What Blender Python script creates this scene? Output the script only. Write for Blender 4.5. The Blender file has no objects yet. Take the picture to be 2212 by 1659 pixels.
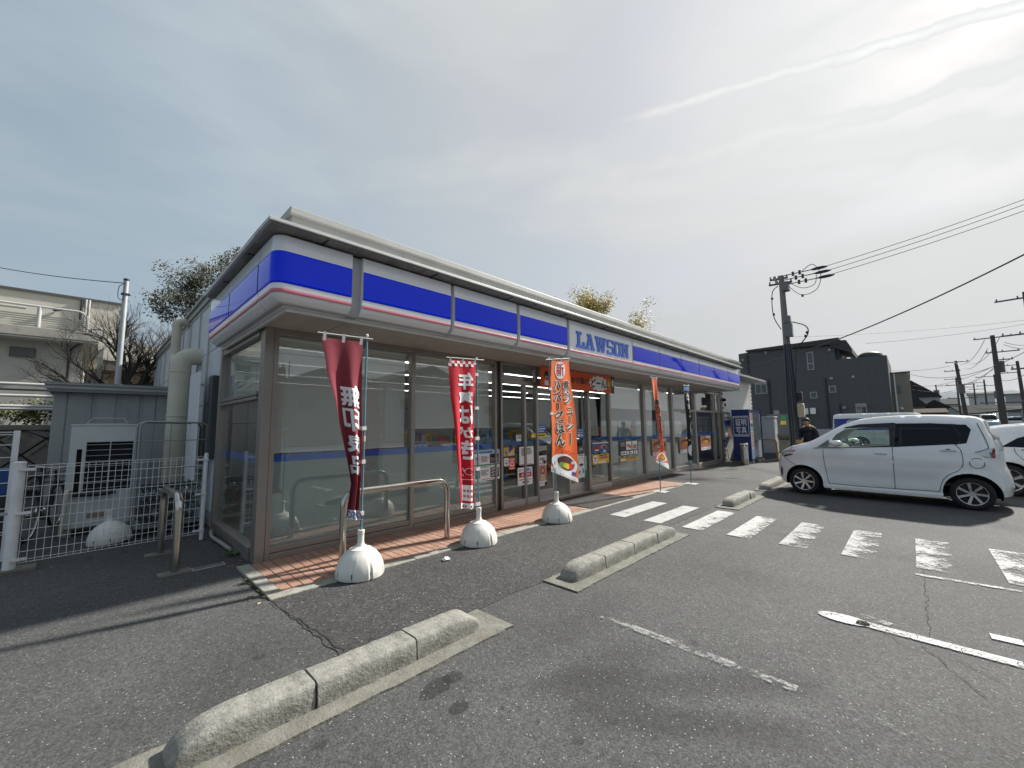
import bpy, bmesh, math, random
from math import sin, cos, pi, radians, sqrt, atan2
from mathutils import Vector, Matrix, noise
from mathutils.geometry import delaunay_2d_cdt
random.seed(7)
SC = bpy.context.scene
COL = SC.collection
# ------------------------------------------------------------------ camera
CAM = Vector((-1.3571, -5.4057, 1.504))
FPX, YAW, PITCH, ROLL = 880.257669, 0.798693, 0.103335, -0.011287
_f = Vector((sin(YAW)*cos(PITCH), cos(YAW)*cos(PITCH), sin(PITCH)))
_r0 = Vector((cos(YAW), -sin(YAW), 0)); _u0 = _r0.cross(_f)
_r = _r0*cos(ROLL) + _u0*sin(ROLL); _u = _u0*cos(ROLL) - _r0*sin(ROLL)
cd = bpy.data.cameras.new('camera'); cam = bpy.data.objects.new('camera', cd); COL.objects.link(cam)
cd.sensor_width = 36; cd.lens = FPX/2212*36; cd.clip_start = .05; cd.clip_end = 6000
cam.matrix_world = Matrix(((_r.x, _u.x, -_f.x, CAM.x), (_r.y, _u.y, -_f.y, CAM.y), (_r.z, _u.z, -_f.z, CAM.z), (0, 0, 0, 1)))
SC.camera = cam
# ------------------------------------------------------------------ light, sky, exposure
SUN = Vector((1.25, -.26, 1.0)).normalized()
sd = bpy.data.lights.new('sun', 'SUN'); sun = bpy.data.objects.new('sun', sd); COL.objects.link(sun)
sd.energy = 4.8; sd.angle = radians(2.4); sd.color = (1, .96, .89)
sun.rotation_euler = (-SUN).to_track_quat('-Z', 'Y').to_euler()
sun.location = (30, -10, 30)
EL = math.asin(SUN.z); AZ = atan2(SUN.x, SUN.y)
W = bpy.data.worlds.new('World'); SC.world = W; W.use_nodes = True
def build_sky():
    nt = W.node_tree; N = nt.nodes; L = nt.links
    bg = N['Background']; bg.inputs[1].default_value = 0.084
    sky = N.new('ShaderNodeTexSky'); sky.sky_type = 'NISHITA'; sky.sun_disc = False
    sky.sun_elevation = EL; sky.sun_rotation = AZ; sky.air_density = 1.0; sky.dust_density = 1.5
    tc = N.new('ShaderNodeTexCoord'); V = tc.outputs['Generated']
    def math_(op, a, b=None, c=None):
        n = N.new('ShaderNodeMath'); n.operation = op
        for i, v in enumerate((a, b, c)):
            if v is None: continue
            if isinstance(v, (int, float)): n.inputs[i].default_value = v
            else: L.new(v, n.inputs[i])
        return n.outputs[0]
    def dot(vec):
        n = N.new('ShaderNodeVectorMath'); n.operation = 'DOT_PRODUCT'
        L.new(V, n.inputs[0]); n.inputs[1].default_value = vec; return n.outputs['Value']
    def remap(v, a, b, c=0., d=1., kind='SMOOTHSTEP'):
        n = N.new('ShaderNodeMapRange'); n.interpolation_type = kind
        L.new(v, n.inputs[0])
        for i, q in enumerate((a, b, c, d)): n.inputs[i+1].default_value = q
        return n.outputs[0]
    def noi(scale, det, rough, mp=(1, 1, 1), rot=(0, 0, 0), dist=0):
        m = N.new('ShaderNodeMapping'); m.inputs['Scale'].default_value = mp; m.inputs['Rotation'].default_value = rot
        L.new(V, m.inputs[0])
        n = N.new('ShaderNodeTexNoise'); n.inputs['Scale'].default_value = scale; n.inputs['Detail'].default_value = det
        n.inputs['Roughness'].default_value = rough; n.inputs['Distortion'].default_value = dist
        L.new(m.outputs[0], n.inputs[0]); return n.outputs[0]
    # thin veil of cirrus: streaked noise, thicker towards the sun and the horizon
    streak = noi(2.2, 4, .5, (1.0, 1.0, 3.2), (.35, .25, .6), .25)
    soft = noi(1.1, 3, .45)
    sd_ = dot(tuple(SUN)); up = dot((0, 0, 1))
    veil = math_('ADD', math_('MULTIPLY', remap(streak, .3, .75), .24), math_('MULTIPLY', remap(soft, .35, .65), .20))
    veil = math_('ADD', veil, remap(sd_, -.4, .8, .30, .75, 'LINEAR'))
    veil = math_('ADD', veil, remap(up, .0, .4, .35, 0))
    veil = math_('MINIMUM', veil, 1.0)
    bright = math_('ADD', remap(sd_, -.5, .95, 2.75, 4.9, 'LINEAR'), math_('MULTIPLY', math_('POWER', math_('MAXIMUM', sd_, 0), 9.), 1.3))
    bright = math_('ADD', bright, math_('MULTIPLY', remap(streak, .35, .8), .4))
    # contrails: narrow bands along great circles, broken up by noise
    def trail(a, b, w, amp, sc):
        a = Vector(a).normalized(); b = Vector(b).normalized(); n = a.cross(b).normalized(); t = n.cross(a)
        wob = math_('MULTIPLY', math_('SUBTRACT', noi(sc, 3, .6), .5), w*3.0)
        d = math_('ABSOLUTE', math_('ADD', dot(tuple(n)), wob))
        band = remap(d, 0, w, 1, 0)
        ang = a.angle(b)
        along = N.new('ShaderNodeMath'); along.operation = 'ARCTAN2'
        L.new(dot(tuple(t)), along.inputs[0]); L.new(dot(tuple(a)), along.inputs[1])
        al = along.outputs[0]
        e = math_('MULTIPLY', remap(al, -.06, .10), remap(al, ang+.5, ang+.9, 1, 0))
        br = remap(noi(sc*.22, 3, .5), .30, .60)
        return math_('MULTIPLY', math_('MULTIPLY', band, e), math_('MULTIPLY', br, amp))
    T = None
    for (p, q, w, amp, sc) in [((1310, 272), (2150, 25), .011, 1.1, 14), ((1180, 430), (2200, 300), .045, .28, 5), ((1530, 75), (1660, 10), .005, .35, 20), ((1200, 420), (1560, 320), .02, .35, 9), ((1380, 250), (1500, 215), .008, .5, 22)]:
        t = trail(RAY(*p), RAY(*q), w, amp, sc)
        T = t if T is None else math_('ADD', T, t)
    bright = math_('ADD', bright, T)
    veil = math_('MINIMUM', math_('ADD', veil, math_('MULTIPLY', T, .5)), 1.0)
    cc = N.new('ShaderNodeCombineColor')
    warm = remap(sd_, .1, .95, 0, 1)
    L.new(math_('MULTIPLY', bright, remap(warm, 0, 1, .82, .97, 'LINEAR')), cc.inputs[0])
    L.new(math_('MULTIPLY', bright, .985), cc.inputs[1])
    L.new(math_('MULTIPLY', bright, remap(warm, 0, 1, 1.09, .99, 'LINEAR')), cc.inputs[2])
    mx = N.new('ShaderNodeMix'); mx.data_type = 'RGBA'
    L.new(veil, mx.inputs['Factor']); L.new(sky.outputs[0], mx.inputs['A']); L.new(cc.outputs[0], mx.inputs['B'])
    L.new(mx.outputs['Result'], bg.inputs[0])
def RAY(px, py):
    return (_f*FPX + _r*(px-1106) - _u*(py-829.5)).normalized()
build_sky()
SC.view_settings.view_transform = 'Standard'; SC.view_settings.look = 'None'
SC.view_settings.exposure = 0.72; SC.view_settings.gamma = 1; SC.view_settings.use_curve_mapping = False
SC.render.engine = 'CYCLES'; SC.cycles.max_bounces = 8; SC.cycles.transparent_max_bounces = 16
SC.cycles.use_denoising = True; SC.cycles.sample_clamp_indirect = 6
# ------------------------------------------------------------------ measuring helpers (survey of the place from the photograph)
def G(px, py, z=0.):
    d = RAY(px, py); return CAM + d*((z-CAM.z)/d.z)
def PY(px, py, Y):
    d = RAY(px, py); return CAM + d*((Y-CAM.y)/d.y)
def PX(px, py, X):
    d = RAY(px, py); return CAM + d*((X-CAM.x)/d.x)
def AT(px, py, dist):
    d = RAY(px, py); return CAM + d*(dist/math.hypot(d.x, d.y))
# ------------------------------------------------------------------ materials
MATS = {}
def mat(name, rgb, rough=.6, metal=0., var=None, bump=None, spec=None, streak=None, coat=0., alpha=None, emit=None, trans=None):
    """var=(scale, amount) mottles the colour; bump=(scale, strength) roughens; streak=(scale_xyz, amount, rgb) adds dirt."""
    if name in MATS: return MATS[name]
    m = bpy.data.materials.new(name); m.use_nodes = True; MATS[name] = m
    nt = m.node_tree; N = nt.nodes; L = nt.links; b = N['Principled BSDF']
    b.inputs['Base Color'].default_value = (*rgb, 1); b.inputs['Roughness'].default_value = rough; b.inputs['Metallic'].default_value = metal
    if spec is not None: b.inputs['Specular IOR Level'].default_value = spec
    if coat: b.inputs['Coat Weight'].default_value = coat; b.inputs['Coat Roughness'].default_value = .04
    if emit: b.inputs['Emission Color'].default_value = (*emit[0], 1); b.inputs['Emission Strength'].default_value = emit[1]
    if var or bump or streak:
        tc = N.new('ShaderNodeTexCoord')
    last = None
    def noi(sc, det=5, mp=None):
        n = N.new('ShaderNodeTexNoise'); n.inputs['Detail'].default_value = det; n.inputs['Roughness'].default_value = .6
        n.inputs['Scale'].default_value = sc
        if mp:
            q = N.new('ShaderNodeMapping'); q.inputs['Scale'].default_value = mp; L.new(tc.outputs['Object'], q.inputs[0]); L.new(q.outputs[0], n.inputs[0])
        else: L.new(tc.outputs['Object'], n.inputs[0])
        return n.outputs[0]
    if var:
        r = N.new('ShaderNodeMapRange'); L.new(noi(var[0]), r.inputs[0]); r.inputs[1].default_value = .25; r.inputs[2].default_value = .75
        r.inputs[3].default_value = 1-var[1]; r.inputs[4].default_value = 1+var[1]
        mx = N.new('ShaderNodeMix'); mx.data_type = 'RGBA'; mx.blend_type = 'MULTIPLY'; mx.inputs['Factor'].default_value = 1
        mx.inputs['A'].default_value = (*rgb, 1); L.new(r.outputs[0], mx.inputs['B']); last = mx.outputs['Result']
    if streak:
        r = N.new('ShaderNodeMapRange'); r.interpolation_type = 'SMOOTHSTEP'; L.new(noi(1., 6, streak[0]), r.inputs[0])
        r.inputs[1].default_value = .45; r.inputs[2].default_value = .75; r.inputs[3].default_value = 0; r.inputs[4].default_value = streak[1]
        mx = N.new('ShaderNodeMix'); mx.data_type = 'RGBA'; L.new(r.outputs[0], mx.inputs['Factor'])
        if last: L.new(last, mx.inputs['A'])
        else: mx.inputs['A'].default_value = (*rgb, 1)
        mx.inputs['B'].default_value = (*streak[2], 1); last = mx.outputs['Result']
    if last: L.new(last, b.inputs['Base Color'])
    if bump:
        bp = N.new('ShaderNodeBump'); bp.inputs['Strength'].default_value = bump[1]; bp.inputs['Distance'].default_value = .01
        L.new(noi(bump[0], 6), bp.inputs['Height']); L.new(bp.outputs[0], b.inputs['Normal'])
    if alpha is not None:
        b.inputs['Alpha'].default_value = alpha
    if trans: b.inputs['Transmission Weight'].default_value = trans
    return m
def glass_mat(name, tint=(.86, .9, .88), refl=1.0, rough=0.0, base=.04):
    if name in MATS: return MATS[name]
    m = bpy.data.materials.new(name); m.use_nodes = True; MATS[name] = m
    nt = m.node_tree; N = nt.nodes; L = nt.links; N.remove(N['Principled BSDF'])
    t = N.new('ShaderNodeBsdfTransparent'); t.inputs[0].default_value = (*tint, 1)
    g = N.new('ShaderNodeBsdfGlossy'); g.inputs['Roughness'].default_value = rough; g.inputs['Color'].default_value = (refl, refl, refl, 1)
    # Schlick reflectance from the angle of view, the same on both faces of the sheet
    ge = N.new('ShaderNodeNewGeometry'); dt = N.new('ShaderNodeVectorMath'); dt.operation = 'DOT_PRODUCT'; L.new(ge.outputs['Incoming'], dt.inputs[0]); L.new(ge.outputs['Normal'], dt.inputs[1])
    ab = N.new('ShaderNodeMath'); ab.operation = 'ABSOLUTE'; L.new(dt.outputs['Value'], ab.inputs[0]); om = N.new('ShaderNodeMath'); om.operation = 'SUBTRACT'; om.inputs[0].default_value = 1; L.new(ab.outputs[0], om.inputs[1])
    pw = N.new('ShaderNodeMath'); pw.operation = 'POWER'; L.new(om.outputs[0], pw.inputs[0]); pw.inputs[1].default_value = 5
    mp = N.new('ShaderNodeMapRange'); mp.inputs[1].default_value = 0; mp.inputs[2].default_value = 1; mp.inputs[3].default_value = base; mp.inputs[4].default_value = .9
    L.new(pw.outputs[0], mp.inputs[0])
    mx = N.new('ShaderNodeMixShader'); L.new(mp.outputs[0], mx.inputs[0]); L.new(t.outputs[0], mx.inputs[1]); L.new(g.outputs[0], mx.inputs[2])
    L.new(mx.outputs[0], N['Material Output'].inputs[0]); return m
def film_mat(name, rgb, op, rough=.5, thru=.25):
    """thin translucent sheet (frosted film, woven blind): part of the light goes straight through"""
    if name in MATS: return MATS[name]
    m = bpy.data.materials.new(name); m.use_nodes = True; MATS[name] = m
    nt = m.node_tree; N = nt.nodes; L = nt.links; b = N['Principled BSDF']
    b.inputs['Base Color'].default_value = (*rgb, 1); b.inputs['Roughness'].default_value = rough
    t = N.new('ShaderNodeBsdfTransparent'); mx = N.new('ShaderNodeMixShader'); mx.inputs[0].default_value = op
    tl = N.new('ShaderNodeBsdfTranslucent'); tl.inputs[0].default_value = (*rgb, 1); m3 = N.new('ShaderNodeMixShader'); m3.inputs[0].default_value = thru; L.new(b.outputs[0], m3.inputs[1]); L.new(tl.outputs[0], m3.inputs[2])
    L.new(t.outputs[0], mx.inputs[1]); L.new(m3.outputs[0], mx.inputs[2]); L.new(mx.outputs[0], N['Material Output'].inputs[0]); return m
# ------------------------------------------------------------------ mesh builder
class B:
    def __init__(s): s.v = []; s.f = []; s.m = []; s.mats = []; s.sm = []
    def _mi(s, m):
        if m is None: return 0
        if m not in s.mats: s.mats.append(m)
        return s.mats.index(m)
    def add(s, vs, fs, m=None, smooth=False):
        o = len(s.v); s.v += [tuple(v) for v in vs]; k = s._mi(m)
        for f in fs: s.f.append(tuple(i+o for i in f)); s.m.append(k); s.sm.append(smooth)
        return s
    def box(s, x0, x1, y0, y1, z0, z1, m=None):
        vs = [(x, y, z) for z in (z0, z1) for y in (y0, y1) for x in (x0, x1)]
        return s.add(vs, [(0, 2, 3, 1), (4, 5, 7, 6), (0, 1, 5, 4), (2, 6, 7, 3), (0, 4, 6, 2), (1, 3, 7, 5)], m)
    def quad(s, a, b, c, d, m=None): return s.add([a, b, c, d], [(0, 1, 2, 3)], m)
    def frame(s, d):
        d = Vector(d).normalized(); a = Vector((0, 0, 1)) if abs(d.z) < .95 else Vector((1, 0, 0))
        x = d.cross(a).normalized(); return x, x.cross(d).normalized()
    def cyl(s, p0, p1, r0, r1=None, n=10, m=None, caps=True):
        r1 = r0 if r1 is None else r1; p0 = Vector(p0); p1 = Vector(p1); x, y = s.frame(p1-p0)
        vs = [p + (x*cos(2*pi*i/n) + y*sin(2*pi*i/n))*r for p, r in ((p0, r0), (p1, r1)) for i in range(n)]
        s.add(vs, [(i, (i+1) % n, n+(i+1) % n, n+i) for i in range(n)], m, True)
        if caps: s.add(vs, [tuple(range(n))[::-1], tuple(range(n, 2*n))], m)
        return s
    def tube(s, pts, r, n=8, m=None, caps=True):
        pts = [Vector(p) for p in pts]; k = len(pts); R = r if isinstance(r, (list, tuple)) else [r]*k
        x = None; vs = []
        for i, p in enumerate(pts):
            d = (pts[min(i+1, k-1)] - pts[max(i-1, 0)]).normalized()
            if x is None: x, y = s.frame(d)
            else:
                x = (x - d*x.dot(d)).normalized(); y = x.cross(d)
            vs += [p + (x*cos(2*pi*j/n) + y*sin(2*pi*j/n))*R[i] for j in range(n)]
        fs = [(i*n+j, i*n+(j+1) % n, (i+1)*n+(j+1) % n, (i+1)*n+j) for i in range(k-1) for j in range(n)]
        s.add(vs, fs, m, True)
        if caps: s.add(vs, [tuple(range(n))[::-1], tuple(range((k-1)*n, k*n))], m)
        return s
    def lathe(s, prof, c=(0, 0, 0), n=24, m=None, ax='z'):
        c = Vector(c); vs = []
        for r, h in prof:
            for j in range(n):
                a = 2*pi*j/n; q = (r*cos(a), r*sin(a), h)
                if ax == 'y': q = (q[0], q[2], q[1])
                if ax == 'x': q = (q[2], q[0], q[1])
                vs.append(c+Vector(q))
        k = len(prof)
        return s.add(vs, [(i*n+j, i*n+(j+1) % n, (i+1)*n+(j+1) % n, (i+1)*n+j) for i in range(k-1) for j in range(n)], m, True)
    def prism(s, poly, a0, a1, ax='y', m=None):
        """extrude a 2D polygon: ax='y' -> poly in (x,z); 'x' -> (y,z); 'z' -> (x,y)"""
        f = {'y': lambda p, a: (p[0], a, p[1]), 'x': lambda p, a: (a, p[0], p[1]), 'z': lambda p, a: (p[0], p[1], a)}[ax]
        n = len(poly); vs = [f(p, a0) for p in poly] + [f(p, a1) for p in poly]
        return s.add(vs, [tuple(range(n)), tuple(range(n, 2*n))[::-1]] + [(i, n+i, n+(i+1) % n, (i+1) % n) for i in range(n)], m)
    def ball(s, c, r, m=None, n=10, k=6):
        r = r if isinstance(r, (tuple, list)) else (r, r, r)
        vs = [(c[0]+r[0]*sin(pi*i/k)*cos(2*pi*j/n), c[1]+r[1]*sin(pi*i/k)*sin(2*pi*j/n), c[2]+r[2]*cos(pi*i/k)) for i in range(k+1) for j in range(n)]
        return s.add(vs, [(i*n+j, (i+1)*n+j, (i+1)*n+(j+1) % n, i*n+(j+1) % n) for i in range(k) for j in range(n)], m, True)
    def mesh(s, name, m=None, bevel=0, smooth=None, merge=False):
        me = bpy.data.meshes.new(name); me.from_pydata(s.v, [], s.f)
        ms = list(s.mats)
        if m is not None and not ms: ms = [m]
        for q in ms: me.materials.append(q)
        me.polygons.foreach_set('material_index', s.m if s.mats else [0]*len(s.f))
        me.polygons.foreach_set('use_smooth', [bool(smooth)]*len(s.f) if smooth is not None else s.sm)
        bm = bmesh.new(); bm.from_mesh(me)
        if merge: bmesh.ops.remove_doubles(bm, verts=bm.verts, dist=1e-5)
        if bevel:
            bmesh.ops.remove_doubles(bm, verts=bm.verts, dist=1e-5)
            bmesh.ops.recalc_face_normals(bm, faces=bm.faces)
            es = [e for e in bm.edges if len(e.link_faces) == 2 and e.calc_face_angle(0) > .6]
            bmesh.ops.bevel(bm, geom=es, offset=bevel, segments=2, affect='EDGES', profile=.5, clamp_overlap=True)
        else: bmesh.ops.recalc_face_normals(bm, faces=bm.faces)
        bm.to_mesh(me); bm.free(); me.update(); return me
    def obj(s, name, m=None, parent=None, bevel=0, smooth=None, merge=False, **k):
        o = bpy.data.objects.new(name, s.mesh(name, m, bevel, smooth, merge)); COL.objects.link(o)
        if parent is not None: o.parent = parent
        for a, b in k.items(): o[a] = b
        return o
def tag(o, label, cat=None, group=None, kind=None):
    o['label'] = label
    if cat: o['category'] = cat
    if group: o['group'] = group
    if kind: o['kind'] = kind
    return o
def thing(name, label, cat, loc=(0, 0, 0), rz=0., group=None):
    o = bpy.data.objects.new(name, None); COL.objects.link(o); o.location = loc; o.rotation_euler = (0, 0, rz)
    o.empty_display_size = .1
    return tag(o, label, cat, group)
def copy_tree(o, loc=None, rz=None, label=None, group=None):
    def rec(a, par):
        c = a.copy(); COL.objects.link(c)
        if par is not None: c.parent = par
        for ch in kids.get(a.name, []): rec(ch, c)
        return c
    kids = {}
    for q in bpy.data.objects:
        if q.parent: kids.setdefault(q.parent.name, []).append(q)
    c = rec(o, None)
    if loc is not None: c.location = loc
    if rz is not None: c.rotation_euler = (0, 0, rz)
    if label: c['label'] = label
    if group: c['group'] = group
    return c
def smooth3(pts, n=6):
    P = [Vector(p) for p in pts]; out = []
    for i in range(len(P)-1):
        a, b, c, d = P[max(i-1, 0)], P[i], P[i+1], P[min(i+2, len(P)-1)]
        out += [.5*(2*b+(c-a)*t+(2*a-5*b+4*c-d)*t*t+(3*b-a-3*c+d)*t**3) for t in [k/n for k in range(n)]]
    return out+[P[-1]]
# ------------------------------------------------------------------ lettering
_TX = {}
def text2d(s, bold=0.):
    """outline text as a flat mesh: (verts2d, faces), normalised to a 1 x 1 box"""
    k = (s, bold)
    if k in _TX: return _TX[k]
    c = bpy.data.curves.new('glyphs', 'FONT'); c.body = s; c.offset = bold; c.resolution_u = 3
    o = bpy.data.objects.new('glyphs', c); COL.objects.link(o)
    dg = bpy.context.evaluated_depsgraph_get(); me = bpy.data.meshes.new_from_object(o.evaluated_get(dg))
    vs = [(v.co.x, v.co.y) for v in me.vertices]; fs = [tuple(p.vertices) for p in me.polygons]
    bpy.data.objects.remove(o); bpy.data.curves.remove(c); bpy.data.meshes.remove(me)
    x0 = min(v[0] for v in vs); x1 = max(v[0] for v in vs); y0 = min(v[1] for v in vs); y1 = max(v[1] for v in vs)
    vs = [((v[0]-x0)/max(x1-x0, 1e-6), (v[1]-y0)/max(y1-y0, 1e-6)) for v in vs]
    _TX[k] = (vs, fs); return _TX[k]
def flat2d(vs, fs, S, b, m, cuts=0):
    """lay a 2D mesh (u, v) on the surface S(u, v), cutting it so that it follows the curvature"""
    if cuts:
        bm = bmesh.new(); bv = [bm.verts.new((u, v, 0)) for u, v in vs]
        for f in fs:
            try: bm.faces.new([bv[i] for i in f])
            except ValueError: pass
        us = [v[0] for v in vs]; ws = [v[1] for v in vs]
        for ax, lo, hi in ((0, min(us), max(us)), (1, min(ws), max(ws))):
            for k in range(int(lo*cuts), int(hi*cuts)+2):
                n = (1, 0, 0) if ax == 0 else (0, 1, 0); c = k/cuts
                bmesh.ops.bisect_plane(bm, geom=bm.verts[:]+bm.edges[:]+bm.faces[:], dist=1e-6, plane_co=(c, c, 0), plane_no=n)
        bm.verts.index_update(); vs = [(v.co.x, v.co.y) for v in bm.verts]; fs = [tuple(v.index for v in f.verts) for f in bm.faces]; bm.free()
    b.add([S(u, v) for u, v in vs], fs, m)
def put_text(b, s, S, u0, u1, v0, v1, m, bold=0., cuts=0, mirror=False, k0=1):
    """bold = extra stroke weight as a share of a character's width; heavy strokes are overprinted copies, each a hair above the last"""
    vs, fs = text2d(s)
    if mirror: vs = [(1-u, v) for u, v in vs]
    w = bold*.55/max(1, len(s)); h = bold*.55
    for i, (dx, dy) in enumerate(((0, 0),) if not bold else ((-1, -1), (1, 1), (-1, 1), (1, -1), (0, 0))):
        flat2d([(u0+(u1-u0)*(u*(1-2*w)+w+dx*w), v0+(v1-v0)*(v*(1-2*h)+h+dy*h)) for u, v in vs], fs, (lambda a, c, i=i: S(a, c, k0+.12*i)), b, m, cuts)
def put_rect(b, S, u0, u1, v0, v1, m, cuts=0): flat2d([(u0, v0), (u1, v0), (u1, v1), (u0, v1)], [(0, 1, 2, 3)], S, b, m, cuts)
def put_disc(b, S, cu, cv, ru, rv, m, cuts=0, n=20): flat2d([(cu+ru*cos(2*pi*i/n), cv+rv*sin(2*pi*i/n)) for i in range(n)], [tuple(range(n))], S, b, m, cuts)
def put_poly(b, S, pts, m, cuts=0): flat2d(pts, [tuple(range(len(pts)))], S, b, m, cuts)
def planeS(o, U, Vv, lift=.001):
    o = Vector(o); U = Vector(U); Vv = Vector(Vv); n = U.cross(Vv).normalized()*lift
    def S(u, v, k=1): return o+U*u+Vv*v+n*k
    return S
def lift(S, k): return lambda u, v, j=1: S(u, v, k+j-1)
# common materials
ALU = mat('anodised_aluminium', (.33, .30, .275), .42, .6, var=(6, .06))
ALUL = mat('pale_aluminium', (.52, .50, .47), .4, .6, var=(6, .06))
WHITE = mat('white_paint', (.78, .78, .77), .4, var=(5, .05))
CONC = mat('kerb_concrete', (.31, .30, .26), .9, var=(14, .3), bump=(60, .6), streak=((9, 9, 14), .55, (.12, .11, .085)))
DARK = mat('dark_void', (.012, .012, .014), .8)
STEEL = mat('stainless_steel', (.55, .52, .48), .22, 1., var=(8, .15))
BLACKP = mat('black_plastic', (.02, .02, .022), .45)
GALV = mat('galvanised_steel', (.42, .43, .44), .45, .7, var=(9, .12))
INKW = mat('white_print', (.82, .82, .82), .6); INKK = mat('black_print', (.02, .02, .02), .6)
INKR = mat('red_print', (.5, .01, .02), .6); INKB = mat('blue_print', (.02, .07, .40), .6)
INKY = mat('yellow_print', (.75, .52, .03), .6); INKO = mat('orange_print', (.80, .12, .015), .6)
INKG = mat('grey_print', (.25, .25, .26), .6); INKGR = mat('green_print', (.03, .25, .1), .6)
INKP = mat('pink_print', (.55, .2, .16), .6); INKBR = mat('brown_print', (.12, .035, .02), .6); INKS = mat('skin_print', (.62, .38, .27), .6)
INKT = mat('teal_print', (.05, .25, .33), .6); INKC = mat('pale_blue_print', (.35, .55, .75), .6)
# ------------------------------------------------------------------ ground
def asphalt(name, base, grain, white, stains=(), rough=.85, scale=95):
    m = bpy.data.materials.new(name); m.use_nodes = True; MATS[name] = m
    nt = m.node_tree; N = nt.nodes; L = nt.links; b = N['Principled BSDF']; b.inputs['Roughness'].default_value = rough
    tc = N.new('ShaderNodeTexCoord'); V = tc.outputs['Object']
    def vor(sc, feat='F1', out='Color'):
        n = N.new('ShaderNodeTexVoronoi'); n.inputs['Scale'].default_value = sc; n.feature = feat; L.new(V, n.inputs['Vector']); return n.outputs[out]
    def noi(sc, det=4):
        n = N.new('ShaderNodeTexNoise'); n.inputs['Scale'].default_value = sc; n.inputs['Detail'].default_value = det; L.new(V, n.inputs['Vector']); return n.outputs[0]
    def mr(v, a, c, d, e, k='LINEAR'):
        n = N.new('ShaderNodeMapRange'); n.interpolation_type = k; L.new(v, n.inputs[0])
        for i, q in enumerate((a, c, d, e)): n.inputs[i+1].default_value = q
        return n.outputs[0]
    def mth(op, a, c):
        n = N.new('ShaderNodeMath'); n.operation = op
        for i, v in enumerate((a, c)):
            if isinstance(v, (int, float)): n.inputs[i].default_value = v
            else: L.new(v, n.inputs[i])
        return n.outputs[0]
    sep = N.new('ShaderNodeSeparateColor'); L.new(vor(scale), sep.inputs[0])
    sep2 = N.new('ShaderNodeSeparateColor'); L.new(vor(scale*.42), sep2.inputs[0])
    k = mth('MULTIPLY', mr(sep.outputs[0], 0, 1, 1-grain, 1+grain), mr(sep2.outputs[1], 0, 1, 1-grain*.45, 1+grain*.45))
    k = mth('MULTIPLY', k, mr(noi(.55, 6), .3, .7, .78, 1.2)); k = mth('MULTIPLY', k, mr(noi(3.5, 5), .3, .7, .93, 1.07))
    for (cx, cy, rx, ry, ang, dark, soft) in stains:
        mp = N.new('ShaderNodeMapping'); mp.vector_type = 'TEXTURE'; mp.inputs['Location'].default_value = (cx, cy, 0); mp.inputs['Rotation'].default_value = (0, 0, ang); mp.inputs['Scale'].default_value = (rx, ry, 1)
        L.new(V, mp.inputs[0]); ln = N.new('ShaderNodeVectorMath'); ln.operation = 'LENGTH'; L.new(mp.outputs[0], ln.inputs[0])
        d = mth('ADD', ln.outputs['Value'], mr(noi(7 if soft < .5 else 1.6, 4), .3, .7, -.3, .3))
        k = mth('MULTIPLY', k, mr(d, 1-soft, 1+soft*.3, dark, 1., 'SMOOTHSTEP'))
    mx = N.new('ShaderNodeMix'); mx.data_type = 'RGBA'; mx.blend_type = 'MULTIPLY'; mx.inputs['Factor'].default_value = 1
    mx.inputs['A'].default_value = (*base, 1); L.new(k, mx.inputs['B'])
    # bright stone chips
    ch = mth('MULTIPLY', mr(sep.outputs[1], 1-white, 1-white*.85, 0, 1), mr(vor(scale, 'F1', 'Distance'), .25, .5, 1, 0))
    m2 = N.new('ShaderNodeMix'); m2.data_type = 'RGBA'; L.new(ch, m2.inputs['Factor']); L.new(mx.outputs['Result'], m2.inputs['A']); m2.inputs['B'].default_value = (.42, .42, .41, 1)
    L.new(m2.outputs['Result'], b.inputs['Base Color'])
    bp = N.new('ShaderNodeBump'); bp.inputs['Strength'].default_value = .4; bp.inputs['Distance'].default_value = .004
    L.new(mth('ADD', vor(scale*.8, 'F1', 'Distance'), mth('MULTIPLY', noi(30), .7)), bp.inputs['Height']); L.new(bp.outputs[0], b.inputs['Normal'])
    return m
def stain(px, py, rx, ry, ang, dark, soft):
    p = G(px, py); return (p.x, p.y, rx, ry, ang, dark, soft)
st = [stain(940, 1484, .13, .07, .35, .42, .12), stain(978, 1462, .07, .055, 0, .45, .12), stain(992, 1527, .06, .05, 0, .42, .12), stain(1085, 1530, .015, .015, 0, .5, .3),
      stain(1400, 1480, 1.1, .17, -.80, .62, .7), stain(1480, 1560, .7, .16, -.95, .6, .7), stain(1330, 1430, .45, .2, -.3, .7, .8),
      stain(1700, 1420, .7, .25, -.6, .86, .9), stain(900, 1330, 1.1, .22, -.02, .84, .9), stain(1250, 1345, 1.4, .2, -.05, .86, .9), stain(420, 1480, .9, .3, .3, .87, .9), stain(1830, 1180, 1.6, .3, 1.4, .88, .9), stain(1560, 1230, .9, .25, 1.2, .88, .9), stain(1250, 1600, .03, .025, 0, .55, .3), stain(560, 1420, .035, .03, 0, .6, .3), stain(1500, 1390, .05, .03, .6, .65, .3), stain(690, 1610, .04, .03, 0, .6, .3), stain(1160, 1560, .02, .02, 0, .6, .4)]
ASPH = asphalt('old_asphalt', (.066, .0665, .0655), .42, .024, st, .9, 120)
ASPD = asphalt('new_dark_asphalt', (.045, .044, .0435), .6, .02, (), .85, 90)
o = B().quad((-900, -900, 0), (1800, -900, 0), (1800, 1500, 0), (-900, 1500, 0)).obj('ground', ASPH)
tag(o, 'grey worn asphalt ground of the car park', None, None, 'structure')
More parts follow.
